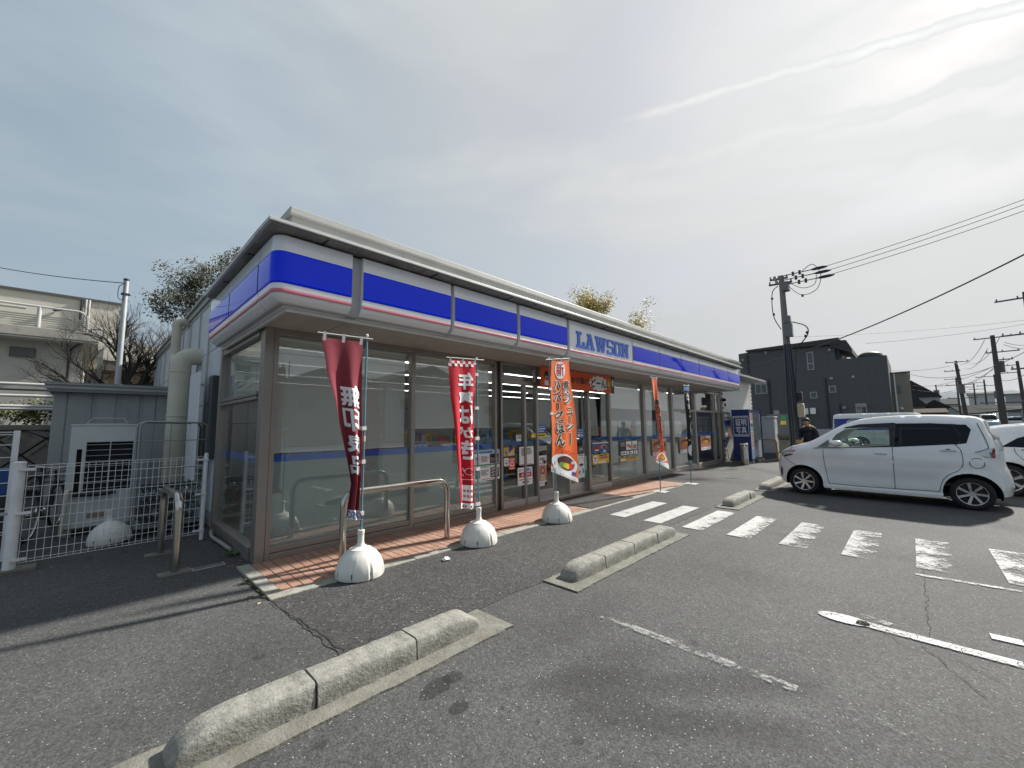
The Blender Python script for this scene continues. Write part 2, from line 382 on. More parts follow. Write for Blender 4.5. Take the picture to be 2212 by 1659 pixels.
def jag(a, b, n, amp, seed):
    rd = random.Random(seed); a = Vector(a); b = Vector(b); d = (b-a); t = Vector((-d.y, d.x, 0)).normalized()
    return [a+d*(i/n)+t*rd.uniform(-amp, amp)*(0 if i in (0, n) else 1) for i in range(n+1)]
edge = jag((-.16, -1.25, 0), (-.10, -2.72, 0), 26, .012, 1)+jag((-.10, -2.72, 0), (21, -2.70, 0), 220, .02, 2)[1:]
pts = edge+[Vector((21, -.03, 0)), Vector((9.44, -.03, 0)), Vector((9.26, -1.248, 0))]
o = B().add([(p.x, p.y, .004) for p in pts], [tuple(range(len(pts)))]).obj('asphalt_strip', ASPD)
tag(o, 'strip of darker newer asphalt along the store front', None, None, 'structure')
CRK = mat('crack_dirt', (.022, .021, .02), .95)
def crack(pl, w, label, seed=0):
    rd = random.Random(seed); q = []
    for a, c in zip(pl[:-1], pl[1:]): q += jag((a[0], a[1], 0), (c[0], c[1], 0), max(3, int((Vector(c)-Vector(a)).length*16)), .014, rd.random())[:-1]
    b = B(); vs = []; n = len(q)
    for i, p in enumerate(q):
        d = (q[min(i+1, n-1)]-q[max(i-1, 0)]).normalized(); t = Vector((-d.y, d.x, 0)); k = w*rd.uniform(.4, 1.3)
        vs += [(p+t*k).to_tuple()[:2]+(.0085,), (p-t*k).to_tuple()[:2]+(.0085,)]
    b.add(vs, [(2*i, 2*i+1, 2*i+3, 2*i+2) for i in range(n-1)])
    return tag(b.obj('ground_crack', CRK), label, None, None, 'structure')
g2 = lambda *p: (lambda q: (q.x, q.y))(G(*p))
crack([(-.17, -1.28), (-.11, -1.9), (-.06, -2.7)], .0035, 'jagged crack where old and dark asphalt meet at the kerb corner', 3)
crack([g2(1835, 1330), g2(1900, 1360), g2(1960, 1400), g2(2060, 1425), g2(2200, 1490)], .0022, 'thin crack running through the worn parking bay line', 4)
crack([g2(1990, 1395), g2(2070, 1460), g2(2150, 1530)], .0022, 'thin crack branching off at the parking bay line', 5)
crack([g2(1985, 1170), g2(2000, 1260), g2(2010, 1400)], .0018, 'thin straight crack across the last crosswalk stripes', 6)
def paint(name, wear, seed, y0=None, amax=1.):
    """road paint flaking off the asphalt"""
    m = bpy.data.materials.new(name); m.use_nodes = True
    nt = m.node_tree; N = nt.nodes; L = nt.links; b = N['Principled BSDF']; b.inputs['Base Color'].default_value = (.46, .46, .45, 1); b.inputs['Roughness'].default_value = .7
    tc = N.new('ShaderNodeTexCoord')
    def noi(sc, det, mp=(1, 1, 1)):
        q = N.new('ShaderNodeMapping'); q.inputs['Scale'].default_value = mp; q.inputs['Location'].default_value = (seed, seed*.7, 0); L.new(tc.outputs['Object'], q.inputs[0])
        n = N.new('ShaderNodeTexNoise'); n.inputs['Scale'].default_value = sc; n.inputs['Detail'].default_value = det; n.inputs['Roughness'].default_value = .65; L.new(q.outputs[0], n.inputs['Vector']); return n.outputs[0]
    v = N.new('ShaderNodeTexVoronoi'); v.feature = 'DISTANCE_TO_EDGE'; v.inputs['Scale'].default_value = 30; L.new(tc.outputs['Object'], v.inputs['Vector'])
    a = N.new('ShaderNodeMath'); a.operation = 'MULTIPLY_ADD'; L.new(noi(45, 6, (1, .6, 1)), a.inputs[0]); a.inputs[1].default_value = .55
    a2 = N.new('ShaderNodeMath'); a2.operation = 'MULTIPLY'; L.new(noi(4, 3), a2.inputs[0]); a2.inputs[1].default_value = .55; L.new(a2.outputs[0], a.inputs[2])
    s = N.new('ShaderNodeMath'); s.operation = 'ADD'; L.new(a.outputs[0], s.inputs[0])
    e = N.new('ShaderNodeMapRange'); L.new(v.outputs[0], e.inputs[0]); e.inputs[1].default_value = 0; e.inputs[2].default_value = .05; e.inputs[3].default_value = -.16; e.inputs[4].default_value = 0
    L.new(e.outputs[0], s.inputs[1])
    r = N.new('ShaderNodeMapRange'); L.new(s.outputs[0], r.inputs[0]); r.inputs[1].default_value = wear-.05; r.inputs[2].default_value = wear+.06; r.inputs[4].default_value = amax
    if y0 is not None:   # traffic has worn the side away from the store most
        sx = N.new('ShaderNodeSeparateXYZ'); L.new(tc.outputs['Object'], sx.inputs[0]); g = N.new('ShaderNodeMapRange'); L.new(sx.outputs[1], g.inputs[0]); g.inputs[1].default_value = y0; g.inputs[2].default_value = y0-.29; g.inputs[3].default_value = .07; g.inputs[4].default_value = -.07
        s2 = N.new('ShaderNodeMath'); s2.operation = 'ADD'; L.new(s.outputs[0], s2.inputs[0]); L.new(g.outputs[0], s2.inputs[1]); L.new(s2.outputs[0], r.inputs[0])
    L.new(r.outputs[0], b.inputs['Alpha']); return m
def marking(name, pts, m, label, group=None):
    o = B().add([(p[0], p[1], .009) for p in pts], [tuple(range(len(pts)))]).obj(name, m); return tag(o, label, None, group, 'structure')
ORD = ['first', 'second', 'third', 'fourth', 'fifth', 'sixth', 'seventh', 'eighth', 'ninth', 'tenth', 'eleventh', 'twelfth']
for i in range(9):
    y = -1.65-.612*i; x0 = 4.82-.022*i; x1 = 6.42-.045*i
    marking('crosswalk_stripe', [(x0, y), (x0-.01, y-.29), (x1, y-.29), (x1, y)], paint('stripe_paint', [.41, .41, .445, .48, .515, .535, .545, .545, .54][i], i*3.1, y if i > 1 else None, .95 if i < 4 else .8), '%s white crosswalk stripe counted from the store door' % ORD[i], 'white crosswalk stripes')
def line(a, c, w, wear, label, seed, d=None):
    a = Vector((*a, 0)); c = Vector((*c, 0)); t = (c-a).normalized(); t = Vector((-t.y, t.x, 0))*w/2
    marking('painted_line', [(a+t)[:2], (c+t)[:2], (c-t)[:2], (a-t)[:2]], paint('line_paint', wear, seed, None, .55 if wear > .53 else .9), label, 'painted parking bay lines')
line(g2(1300, 1332), g2(1722, 1492), .075, .545, 'nearly worn away white line in the middle of the car park', 11)
line(g2(1822, 1522), g2(2050, 1625), .07, .615, 'last flakes of white paint at the bottom right of the lot', 12)
line(g2(1978, 1242), g2(2212, 1280), .06, .53, 'cracked white line beyond the crosswalk stripes', 13)
line(g2(1850, 1345), g2(2212, 1440), .10, .48, 'thick white bay line with a rounded end', 15)
line(g2(1860, 1330), g2(1925, 1352), .07, .56, 'faint second edge of the rounded bay line', 16)
p = G(1822, 1338); d = (G(1900, 1358)-p).normalized(); n = Vector((-d.y, d.x, 0))
marking('painted_line_end', [(p+d*(.16*cos(a))+n*(.085*sin(a)))[:2] for a in [2*pi*i/18 for i in range(18)]], paint('line_paint', .42, 17), 'rounded white end of the thick bay line', 'painted parking bay lines')
line(g2(2140, 1376), g2(2212, 1392), .10, .42, 'short white line at the right edge beside the thick bay line', 18)
line(g2(1805, 1064), g2(1950, 1083), .06, .52, 'white bay line in the shadow beside the silver minivan', 19)
# kerb framing and tiles in front of the store
tp = thing('tiled_pavement', 'strip of terracotta tiles framed by concrete kerbs along the store front', None); tp['kind'] = 'structure'
B().quad((-.04, -1.11, .006), (9.42, -1.11, .006), (9.42, -.03, .006), (-.04, -.03, .006)).obj('mortar_bed', mat('tile_mortar', (.075, .062, .055), .95), tp)
kb = B()
kx = [-.165, .05]; 
def kerbs(name, segs):
    for s_ in segs: B().box(*s_).obj(name, CONC, tp, .008)
kerbs('kerb_stone', [(-.165, -.042, a, c, -.1, .026) for a, c in ((-1.108, -.62), (-.615, -.04))]+[(a, c-.006, -1.25, -1.112, -.1, .016) for a, c in [(-.165, .6)]+[(.6+.72*i, 1.32+.72*i) for i in range(12)]])
TER = [mat('terracotta_tile_%s' % n_, c, .75, var=(30, .12), bump=(90, .25)) for n_, c in (('plain', (.355, .205, .145)), ('pale', (.375, .225, .165)), ('dark', (.315, .178, .125)))]
rt = random.Random(5); tm = {}
def tile_mesh(w, l, k):
    key = (round(w, 3), round(l, 3), k)
    if key not in tm:
        b = B(); b.add([(0, 0, 0), (w, 0, 0), (w, l, 0), (0, l, 0), (.002, .002, .009), (w-.002, .002, .009), (w-.002, l-.002, .009), (.002, l-.002, .009)], [(4, 5, 6, 7), (0, 1, 5, 4), (1, 2, 6, 5), (2, 3, 7, 6), (3, 0, 4, 7)])
        tm[key] = b.mesh('tile', TER[k])
    return tm[key]
rest = B(); nt_ = 0
for i in range(94):
    for j in range(5):
        y1 = -.045-.2355*j; y0 = max(y1-.229, -1.103); w = .093; x = -.034+.1003*i
        if x+w > 9.30: continue
        if nt_ < 300 and i < 60:
            o = bpy.data.objects.new('tile', tile_mesh(w, y1-y0, rt.choice((0, 0, 1, 1, 2)))); COL.objects.link(o); o.parent = tp; o.location = (x, y0, .006+rt.uniform(0, .0015)); nt_ += 1
        else:
            z = .0145; rest.add([(x, y0, z), (x+w, y0, z), (x+w, y1, z), (x, y1, z), (x, y0, .006), (x+w, y0, .006), (x+w, y1, .006), (x, y1, .006)], [(0, 1, 2, 3), (4, 5, 1, 0), (5, 6, 2, 1), (6, 7, 3, 2), (7, 4, 0, 3)], TER[rt.choice((0, 0, 1, 2))])
rest.obj('far_tile', None, tp, kind='stuff')
# ------------------------------------------------------------------ the store
ST = thing('convenience_store', 'single storey convenience store with blue and white fascia band', 'store')
SID = mat('pale_grey_siding', (.60, .64, .67), .55, var=(3, .05), bump=(80, .05), streak=((1.5, 1.5, .25), .45, (.25, .25, .24)))
CREAM = mat('cream_parapet_sheet', (.45, .455, .435), .5, var=(4, .06), streak=((2., 2., .6), .35, (.25, .24, .2)))
ACR = mat('white_acrylic', (.86, .86, .89), .22, coat=.3, var=(2.5, .03), streak=((4, 4, 1.2), .12, (.5, .5, .5)))
BLUE = mat('blue_acrylic', (.0, .035, .95), .04, spec=.28)
PINK = mat('pink_stripe_vinyl', (.60, .16, .22), .35)
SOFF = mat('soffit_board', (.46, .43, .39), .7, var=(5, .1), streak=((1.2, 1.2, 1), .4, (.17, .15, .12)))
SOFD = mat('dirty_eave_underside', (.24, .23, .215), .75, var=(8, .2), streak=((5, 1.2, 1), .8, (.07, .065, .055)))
EAVE = mat('eave_edge_metal', (.58, .58, .56), .45, .3, var=(6, .1))
STONE = mat('kerb_plinth', (.45, .42, .37), .7, var=(8, .1))
# shell
B().box(0.02, .14, 2.22, 12.4, 0, 3.80).obj('side_wall', SID, ST)
B().box(.14, 20.6, 12.28, 12.4, 0, 3.8).obj('rear_wall', SID, ST)
B().box(20.56, 20.68, 0.02, 12.28, 0, 3.8).obj('end_wall', SID, ST)
B().box(.03, 20.6, -.66, 12.3, 3.42, 3.5).obj('roof', mat('roof_deck', (.3, .3, .3), .8), ST)
ys = [2.22, 3.34, 4.33, 5.4, 6.45, 7.5, 8.6, 9.7, 10.8, 12.38]
for a, c in zip(ys[:-1], ys[1:]):
    B().box(-.012, .018, a+.03, c-.03, .25, 1.92).obj('siding_panel', SID, ST); B().box(-.012, .018, a+.03, c-.03, 1.935, 2.84).obj('siding_panel', SID, ST); B().box(-.012, .018, a+.03, c-.03, 2.855, 3.74).obj('siding_panel', SID, ST)
    B().box(-.035, .019, c-.028, c+.028, .2, 3.76).obj('joint_cover', ALUL, ST)
b = B(); b.box(-.05, .16, 2.0, 12.45, 3.82, 3.93); b.box(-.09, .18, 1.98, 12.47, 3.93, 3.98); b.box(-.02, .019, 2.1, 12.4, 3.745, 3.82)
b.obj('side_coping', mat('coping_metal', (.36, .36, .34), .5, .3, var=(5, .15)), ST)
# parapet over the front
for i in range(12):
    x0 = i*1.35; x1 = min(16.1, x0+1.344); B().box(x0, x1, -.8, -.74, 3.42, 3.80).obj('parapet_panel', CREAM, ST)
B().box(0, .06, -.738, 1.98, 3.42, 3.80).obj('parapet_return', CREAM, ST)
B().box(-.03, 16.13, -.84, -.68, 3.80, 3.88).obj('coping', CREAM, ST, .008)
B().box(-.03, .09, -.68, 1.97, 3.80, 3.88).obj('coping', CREAM, ST, .008)
b = B(); b.box(-.337, 14.52, -1.30, -.803, 3.445, 3.48, EAVE); b.box(-.337, -.002, -.803, 1.85, 3.445, 3.48, EAVE)
b.obj('eave', None, ST, .004)
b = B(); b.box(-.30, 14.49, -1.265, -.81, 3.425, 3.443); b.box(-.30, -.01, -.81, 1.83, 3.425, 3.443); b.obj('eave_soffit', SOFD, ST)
b = B()
for i in range(11): b.box(.2+1.35*i, .212+1.35*i, -1.29, -.82, 3.415, 3.424)
b.box(-.29, -.02, -.35, -.338, 3.415, 3.424); b.box(-.29, -.02, .85, .862, 3.415, 3.424); b.obj('eave_joint', DARK, ST, kind='stuff')
# fascia: profile (outward, z) swept along the trim line
R0 = Vector((-.06, 1.92)); CRN = Vector((-.06, -.97)); RX = 14.57
def path_pts(s0, s1):
    """points + outward normals of the trim line; s along the side (from y=1.92) then the front"""
    LS = R0.y-CRN.y; out = []
    rad = .03; ro = .115
    def at(s):
        if s < LS-rad: return lambda d: (CRN.x-d, R0.y-s)
        if s > LS+rad: return lambda d: (CRN.x+(s-LS), CRN.y-d)
        a = pi+(s-(LS-rad))/(2*rad)*pi/2
        def f(d):   # the outer face turns with radius ro, the trim behind it with a sharp corner
            r = max(0, ro-(D-d)); return (CRN.x-d+r+r*cos(a), CRN.y-d+r+r*sin(a))
        return f
    ss = [s0]+[s for s in [LS-rad+2*rad*i/12 for i in range(13)] if s0 < s < s1]+[s1]
    return [at(s) for s in ss]
LS = R0.y-CRN.y; D = .18
def sweep(prof, s0, s1, name, m, par, closed=False, caps=True):
    pp = path_pts(s0, s1); b = B(); vs = []; k = len(prof)
    for f in pp: vs += [(*f(d), z) for d, z in prof]
    fs = [(i*k+j, i*k+j+1, (i+1)*k+j+1, (i+1)*k+j) for i in range(len(pp)-1) for j in range(k-1)]
    if closed: fs += [(i*k+k-1, i*k, (i+1)*k, (i+1)*k+k-1) for i in range(len(pp)-1)]
    b.add(vs, fs)
    if closed and caps: b.add(vs, [tuple(range(k)), tuple(range((len(pp)-1)*k, len(pp)*k))[::-1]])
    me = b.mesh(name, m, merge=True)
    o = bpy.data.objects.new(name, me); COL.objects.link(o); o.parent = par
    for q in me.polygons: q.use_smooth = True
    try: me.set_sharp_from_angle(angle=radians(42))
    except Exception: pass
    return o
D = .18
PROF = [(0, 3.405), (D-.02, 3.405), (D-.006, 3.40), (D, 3.385), (D, 2.87)]+[(D*cos(a), 2.87-.145*sin(a)) for a in [pi/2*i/8 for i in range(1, 8)]]+[(.01, 2.724), (0, 2.724)]
joints = [(0, 1.26), (1.285, 2.545), (2.57, LS+.585)]
fx = [.645, 1.865, 1.925, 3.135, 3.205, 4.425, 4.505, 6.795, 6.83, 8.135, 8.165, 9.435, 9.465, 10.72, 10.75, 12.02, 12.05, 13.31, 13.34, 14.55]
joints += [(LS+a+.06, LS+c+.06) for a, c in zip(fx[::2], fx[1::2])]
for i, (a, c) in enumerate(joints):
    e = .005
    fp = sweep(PROF, a, c, 'fascia_panel', ACR, ST, True)
    if i == 6:
        continue
    sweep([(D+.001, 2.915), (D+.009, 2.925), (D+.011, 2.94), (D+.011, 3.215), (D+.009, 3.23), (D+.001, 3.24)], a+e, c-e, 'blue_panel', BLUE, fp)
for i, (a, c) in enumerate(joints):
    sweep([(D+.001, 2.824), (D+.0025, 2.826), (D+.0025, 2.858), (D+.001, 2.86)], a+.004, c-.004, 'pink_stripe', PINK, ST)
sweep([(0, 2.725), (.09, 2.735), (.135, 2.82), (.135, 3.395), (0, 3.395)], 0.003, LS+RX+.05, 'fascia_backing', mat('fascia_backing_grey', (.40, .40, .43), .5), ST, True)
sweep([(-.02, 2.685), (.012, 2.685), (.012, 2.722), (-.02, 2.722)], 0, LS+RX+.06, 'fascia_trim', EAVE, ST, True)
B().box(RX+.003, RX+.02, -1.16, .0, 2.66, 3.40).obj('fascia_end_cap', mat('clear_end_cap', (.62, .63, .63), .2), ST)
# slab serif letters on the plain white panel
LET = {
 'L': [[(0, 0), (0, .16), (.14, .16), (.14, .84), (0, .84), (0, 1), (.62, 1), (.62, .84), (.42, .84), (.42, .18), (.72, .18), (.72, .40), (.94, .40), (.94, 0)]],
 'A': [[(0, 0), (0, .16), (.1, .16), (.38, .84), (.24, .84), (.24, 1), (.72, 1), (1.02, .16), (1.12, .16), (1.12, 0), (.66, 0), (.66, .16), (.76, .16), (.70, .30), (.40, .30), (.34, .16), (.46, .16), (.46, 0)], [(.46, .45), (.55, .72), (.645, .45)]],
 'W': [[(0, 1), (0, .84), (.1, .84), (.32, 0), (.58, 0), (.72, .55), (.86, 0), (1.12, 0), (1.34, .84), (1.44, .84), (1.44, 1), (1.0, 1), (1.0, .84), (1.10, .84), (1.0, .36), (.84, 1), (.60, 1), (.44, .36), (.34, .84), (.44, .84), (.44, 1)]],
 'S': [[(0, 0), (0, .27), (.20, .27), (.20, .14), (.70, .14), (.70, .43), (.12, .43), (0, .53), (0, .90), (.12, 1), (.92, 1), (.92, .74), (.72, .74), (.72, .86), (.22, .86), (.22, .57), (.80, .57), (.92, .47), (.92, .10), (.80, 0)]],
 'O': [[(.12, 0), (0, .12), (0, .88), (.12, 1), (.82, 1), (.94, .88), (.94, .12), (.82, 0)], [(.28, .17), (.66, .17), (.66, .83), (.28, .83)]],
 'N': [[(0, 0), (0, .16), (.12, .16), (.12, .84), (0, .84), (0, 1), (.40, 1), (.78, .42), (.78, .84), (.66, .84), (.66, 1), (1.14, 1), (1.14, .84), (1.03, .84), (1.03, 0), (.80, 0), (.36, .66), (.36, .16), (.48, .16), (.48, 0)]]}
lx = 4.70; H = .30; b = B()
tw = sum(max(q[0] for q in LET[c][0])+.10 for c in 'LAWSON')-.1; sc = 1.93/tw
for c in 'LAWSON':
    loops = LET[c]; allp = [Vector(p) for l in loops for p in l]; ed = []; k = 0
    for l in loops: ed += [(k+i, k+(i+1) % len(l)) for i in range(len(l))]; k += len(l)
    vs, _, fs, *_ = delaunay_2d_cdt(allp, ed, [], 2 if len(loops) == 1 else 2, 1e-5)
    if len(loops) > 1:
        hole = loops[1]; hx = [p[0] for p in hole]; hy = [p[1] for p in hole]
        def inh(p):
            ins = False; n = len(hole)
            for i in range(n):
                (x1, y1), (x2, y2) = hole[i], hole[(i+1) % n]
                if (y1 > p[1]) != (y2 > p[1]) and p[0] < (x2-x1)*(p[1]-y1)/(y2-y1)+x1: ins = not ins
            return ins
        fs = [f for f in fs if not inh((sum(vs[i][0] for i in f)/len(f), sum(vs[i][1] for i in f)/len(f)))]
    yf = CRN.y-D-.016; yb = CRN.y-D-.001; T = lambda p, y: (lx+p[0]*sc, y, 2.925+p[1]*H)
    b.add([T(v, yf) for v in vs], fs)
    for l in loops:
        n = len(l); b.add([T(p, yf) for p in l]+[T(p, yb) for p in l], [(i, (i+1) % n, n+(i+1) % n, n+i) for i in range(n)])
    lx += (max(q[0] for q in loops[0])+.10)*sc
b.obj('lettering', mat('blue_letter', (.035, .15, .70), .3), ST)
# soffit
xs = [-.03]+[.62+1.36*i for i in range(11)]+[14.56]
for a, c in zip(xs[:-1], xs[1:]): B().box(a+.004, c-.004, -.95, -.02, 2.715, 2.735).obj('soffit_panel', SOFF, ST)
B().box(-.03, .005, .0, 1.9, 2.715, 2.735).obj('soffit_panel', SOFF, ST)
B().box(-.028, 14.5, -.955, -.05, 2.74, 2.76).obj('soffit_frame', DARK, ST)
# frames and glass
def fr(x0, x1, z0, z1, y0=-.03, y1=.07, name='mullion', m=ALU): return B().box(x0, x1, y0, y1, z0, z1).obj(name, m, ST, .004)
b = B(); b.box(-.004, .096, -.04, .12, 0, 2.714); b.box(.10, .152, -.035, .08, 0, 2.714); b.box(.012, .09, .124, .165, 0, 2.714); b.obj('corner_column', ALU, ST, .004)
GL = glass_mat('window_glass', (.93, .95, .945), 1., 0., .085); GLD = glass_mat('door_glass', (.82, .86, .85), 1., 0., .055)
FILM = film_mat('frosted_film', (.38, .475, .465), .95); STRIPE = film_mat('blue_film_stripe', (.02, .17, .66), .92, .3)
BLIND = film_mat('woven_roller_blind', (.70, .715, .685), .975, .9)
# x0, x1, blind bottom, film?, transom z
bays = [(.152, 1.985, 1.235, 1), (2.055, 3.72, 1.505, 1), (7.715, 9.46, 1.96, 1), (9.60, 11.36, 1.96, 1), (11.51, 13.27, None, 1), (13.41, 15.23, None, 0)]
def pane(x0, x1, z0, z1, m=GL, par=ST, y=.02): return B().box(x0, x1, y, y+.008, z0, z1).obj('window_pane', m, par)
for x0, x1, bz, film in bays:
    p = pane(x0, x1, .15, 2.64)
    B().quad((x0, .032, 1.115), (x1, .032, 1.115), (x1, .032, 1.20), (x0, .032, 1.20)).obj('blue_stripe', STRIPE, p)
    if film: B().quad((x0, .033, .15), (x1, .033, .15), (x1, .033, 1.113), (x0, .033, 1.113)).obj('frosted_film', FILM if x0 < 5 else film_mat('light_frosted_film', (.45, .52, .50), .35), p)
    if bz:
        bb = B(); bb.quad((x0+.02, .085, bz), (x1-.05, .085, bz), (x1-.05, .085, 2.62), (x0+.02, .085, 2.62))
        o = bb.obj('roller_blind', BLIND, ST); B().box(x0+.02, x1-.05, .075, .095, bz-.022, bz).obj('bottom_bar', WHITE, o); B().cyl((x0+.01, .1, 2.62), (x1-.03, .1, 2.62), .03).obj('roller_tube', WHITE, o)
    fr(x0, x1, 2.64, 2.712, name='window_head'); fr(x0, x1, .085, .15, -.02, .06, 'sill'); fr(x0, x1, .0, .078, -.035, .06, 'sill')
    B().box(x0, x1, 0, .05, .079, .084).obj('sill_gap', DARK, ST)
pane(1.99, 1.995, .2, .21)
for x0, x1 in ((1.987, 2.053), (3.722, 3.765), (3.865, 3.915), (9.462, 9.598), (11.362, 11.508), (13.272, 13.408), (15.232, 15.30), (15.885, 15.95), (16.09, 16.15), (7.632, 7.713), (6.685, 6.775)): fr(x0, x1, 0, 2.713)
B().box(3.767, 3.863, 0, .05, 0, 2.71).obj('mullion_infill', mat('dark_aluminium', (.07, .065, .06), .4, .6), ST)
B().box(15.952, 16.088, 0, .05, 0, 2.71).obj('mullion_infill', MATS['dark_aluminium'], ST)
for x0, x1 in ((11.51, 13.27), (13.41, 15.23), (15.302, 15.883)): fr(x0, x1, 1.93, 2.0, name='transom')
p = pane(15.302, 15.883, .15, 2.64); B().quad((15.302, .032, 1.115), (15.883, .032, 1.115), (15.883, .032, 1.20), (15.302, .032, 1.20)).obj('blue_stripe', STRIPE, p)
fr(15.302, 15.883, 2.64, 2.712, name='window_head'); fr(15.302, 15.883, 0, .15, -.03, .06, 'sill')
# entrance: fixed lights, two sliding leaves standing part open
fr(3.917, 7.63, 2.31, 2.385, -.035, .075, 'transom'); fr(3.917, 7.63, 2.66, 2.712, name='window_head')
for x0, x1 in ((3.917, 4.86), (4.92, 6.683), (6.777, 7.63)): pane(x0, x1, 2.387, 2.658, GLD)
fr(4.862, 4.918, 0, 2.659)
for x0, x1 in ((3.917, 4.50), (4.56, 4.86), (6.777, 7.63)):
    p = pane(x0, x1, .13, 2.308, GLD); fr(x0, x1, 0.0, .128, name='sill', m=ALUL)
    B().quad((x0, .032, 1.15), (x1, .032, 1.15), (x1, .032, 1.225), (x0, .032, 1.225)).obj('blue_stripe', STRIPE, p)
fr(4.502, 4.558, 0, 2.308)
def leaf(x0, x1, y):
    b = B(); b.box(x0, x0+.05, y, y+.035, .01, 2.30); b.box(x1-.05, x1, y, y+.035, .01, 2.30); b.box(x0+.05, x1-.05, y, y+.035, .01, .21); b.box(x0+.05, x1-.05, y, y+.035, 2.24, 2.30)
    o = b.obj('sliding_door', ALUL, ST, .003)
    B().box(x0+.05, x1-.05, y+.014, y+.022, .21, 2.24).obj('door_pane', GLD, o)
    B().quad((x0+.05, y+.025, 1.15), (x1-.05, y+.025, 1.15), (x1-.05, y+.025, 1.225), (x0+.05, y+.025, 1.225)).obj('blue_stripe', STRIPE, o)
    return o
leaf(4.925, 5.53, .085); leaf(6.07, 6.68, .085)
fr(4.92, 6.683, -.01, .012, -.03, .14, 'door_track', ALUL)
# side window round the corner
for z0, z1 in ((.15, 1.86), (1.955, 2.63)):
    p = B().box(.03, .038, .17, 2.10, z0, z1).obj('window_pane', GL, ST)
    if z0 < 1:
        B().quad((.042, .17, 1.10), (.042, 2.1, 1.10), (.042, 2.1, 1.20), (.042, .17, 1.20)).obj('blue_stripe', STRIPE, p)
        B().quad((.043, .17, .15), (.043, .62, .15), (.043, .62, 1.098), (.043, .17, 1.098)).obj('frosted_film', film_mat('light_frosted_film', (.45, .52, .50), .35), p)
for z0, z1, nm in ((0, .07, 'sill'), (.078, .15, 'sill'), (1.86, 1.90, 'transom'), (1.912, 1.955, 'transom'), (2.63, 2.714, 'window_head')): B().box(-.02, .07, .166, 2.10, z0, z1).obj(nm, ALU, ST, .004)
B().box(-.03, .08, 2.10, 2.19, 0, 2.714).obj('mullion', ALU, ST, .004)
B().quad((.085, .2, 1.98), (.085, 2.08, 1.98), (.085, 2.08, 2.6), (.085, .2, 2.6)).obj('roller_blind', BLIND, ST)
B().box(-.03, .02, 2.19, 2.22, 0, 3.0).obj('joint_cover', ALUL, ST)
# white ceramic tile wall at the far end
WT = mat('white_glazed_tile', (.66, .66, .63), .3, var=(2, .06), streak=((2, 2, .5), .3, (.35, .34, .31)))
tw_ = B().box(16.155, 20.68, .0, .02, 0, 3.62).obj('tile_wall', mat('tile_grout', (.16, .155, .15), .9), ST)
B().box(16.2, 20.7, -.06, .1, 3.62, 3.72).obj('coping', EAVE, ST, .006)
wm = B().box(0, .292, -.014, 0, 0, .088).mesh('tile', WT, .003); wn = 0; rest = B()
for r in range(38):
    for i in range(15):
        x = 16.16+.30*i+(.15 if r % 2 else 0)-.01; z = .02+.0945*r
        if x < 16.155 or x+.292 > 20.68: continue
        if r >= 6 and wn < 300 and i < 13:
            o = bpy.data.objects.new('tile', wm); COL.objects.link(o); o.parent = tw_; o.location = (x, -.001, z); wn += 1
        else: rest.box(x, x+.292, -.013, 0, z, z+.088)
rest.obj('lower_tile', WT, tw_, kind='stuff')
# inside
B().box(.16, 20.5, .13, 12.2, .0, .012).obj('shop_floor', mat('shop_floor', (.35, .34, .32), .3, var=(1, .05)), ST)
B().box(.03, 20.5, .1, 12.2, 2.77, 2.80).obj('shop_ceiling', mat('shop_ceiling', (.5, .5, .48), .8), ST)
B().box(.2, 20.5, 8.0, 8.05, .02, 2.76).obj('partition', mat('shop_partition', (.28, .26, .24), .7), ST)
TUBE = mat('lit_tube', (1, 1, 1), .5, emit=((1., .98, .93), 4.))
for j, y in enumerate((1.5, 3.2, 5.0, 6.9)):
    for x0, x1 in ((.5, 5.2), (5.5, 10.2), (10.5, 15.2)): B().box(x0, x1, y, y+.028, 2.75, 2.768).obj('ceiling_light', TUBE, ST)
BRD = mat('white_back_board', (.60, .64, .62), .6)
for x0, x1 in ((7.05, 7.35), (7.8, 8.62), (8.66, 9.4), (9.66, 10.2), (10.24, 11.0), (11.56, 12.2), (12.24, 12.95)):
    b = B(); b.box(x0, x1, .34, .36, .1, 1.60, BRD); b.box(x0, x0+.025, .32, .339, .1, 1.62, ALUL); b.box(x0, x1, .32, .36, 1.601, 1.625, ALUL); b.obj('fixture_back_board', None, ST)
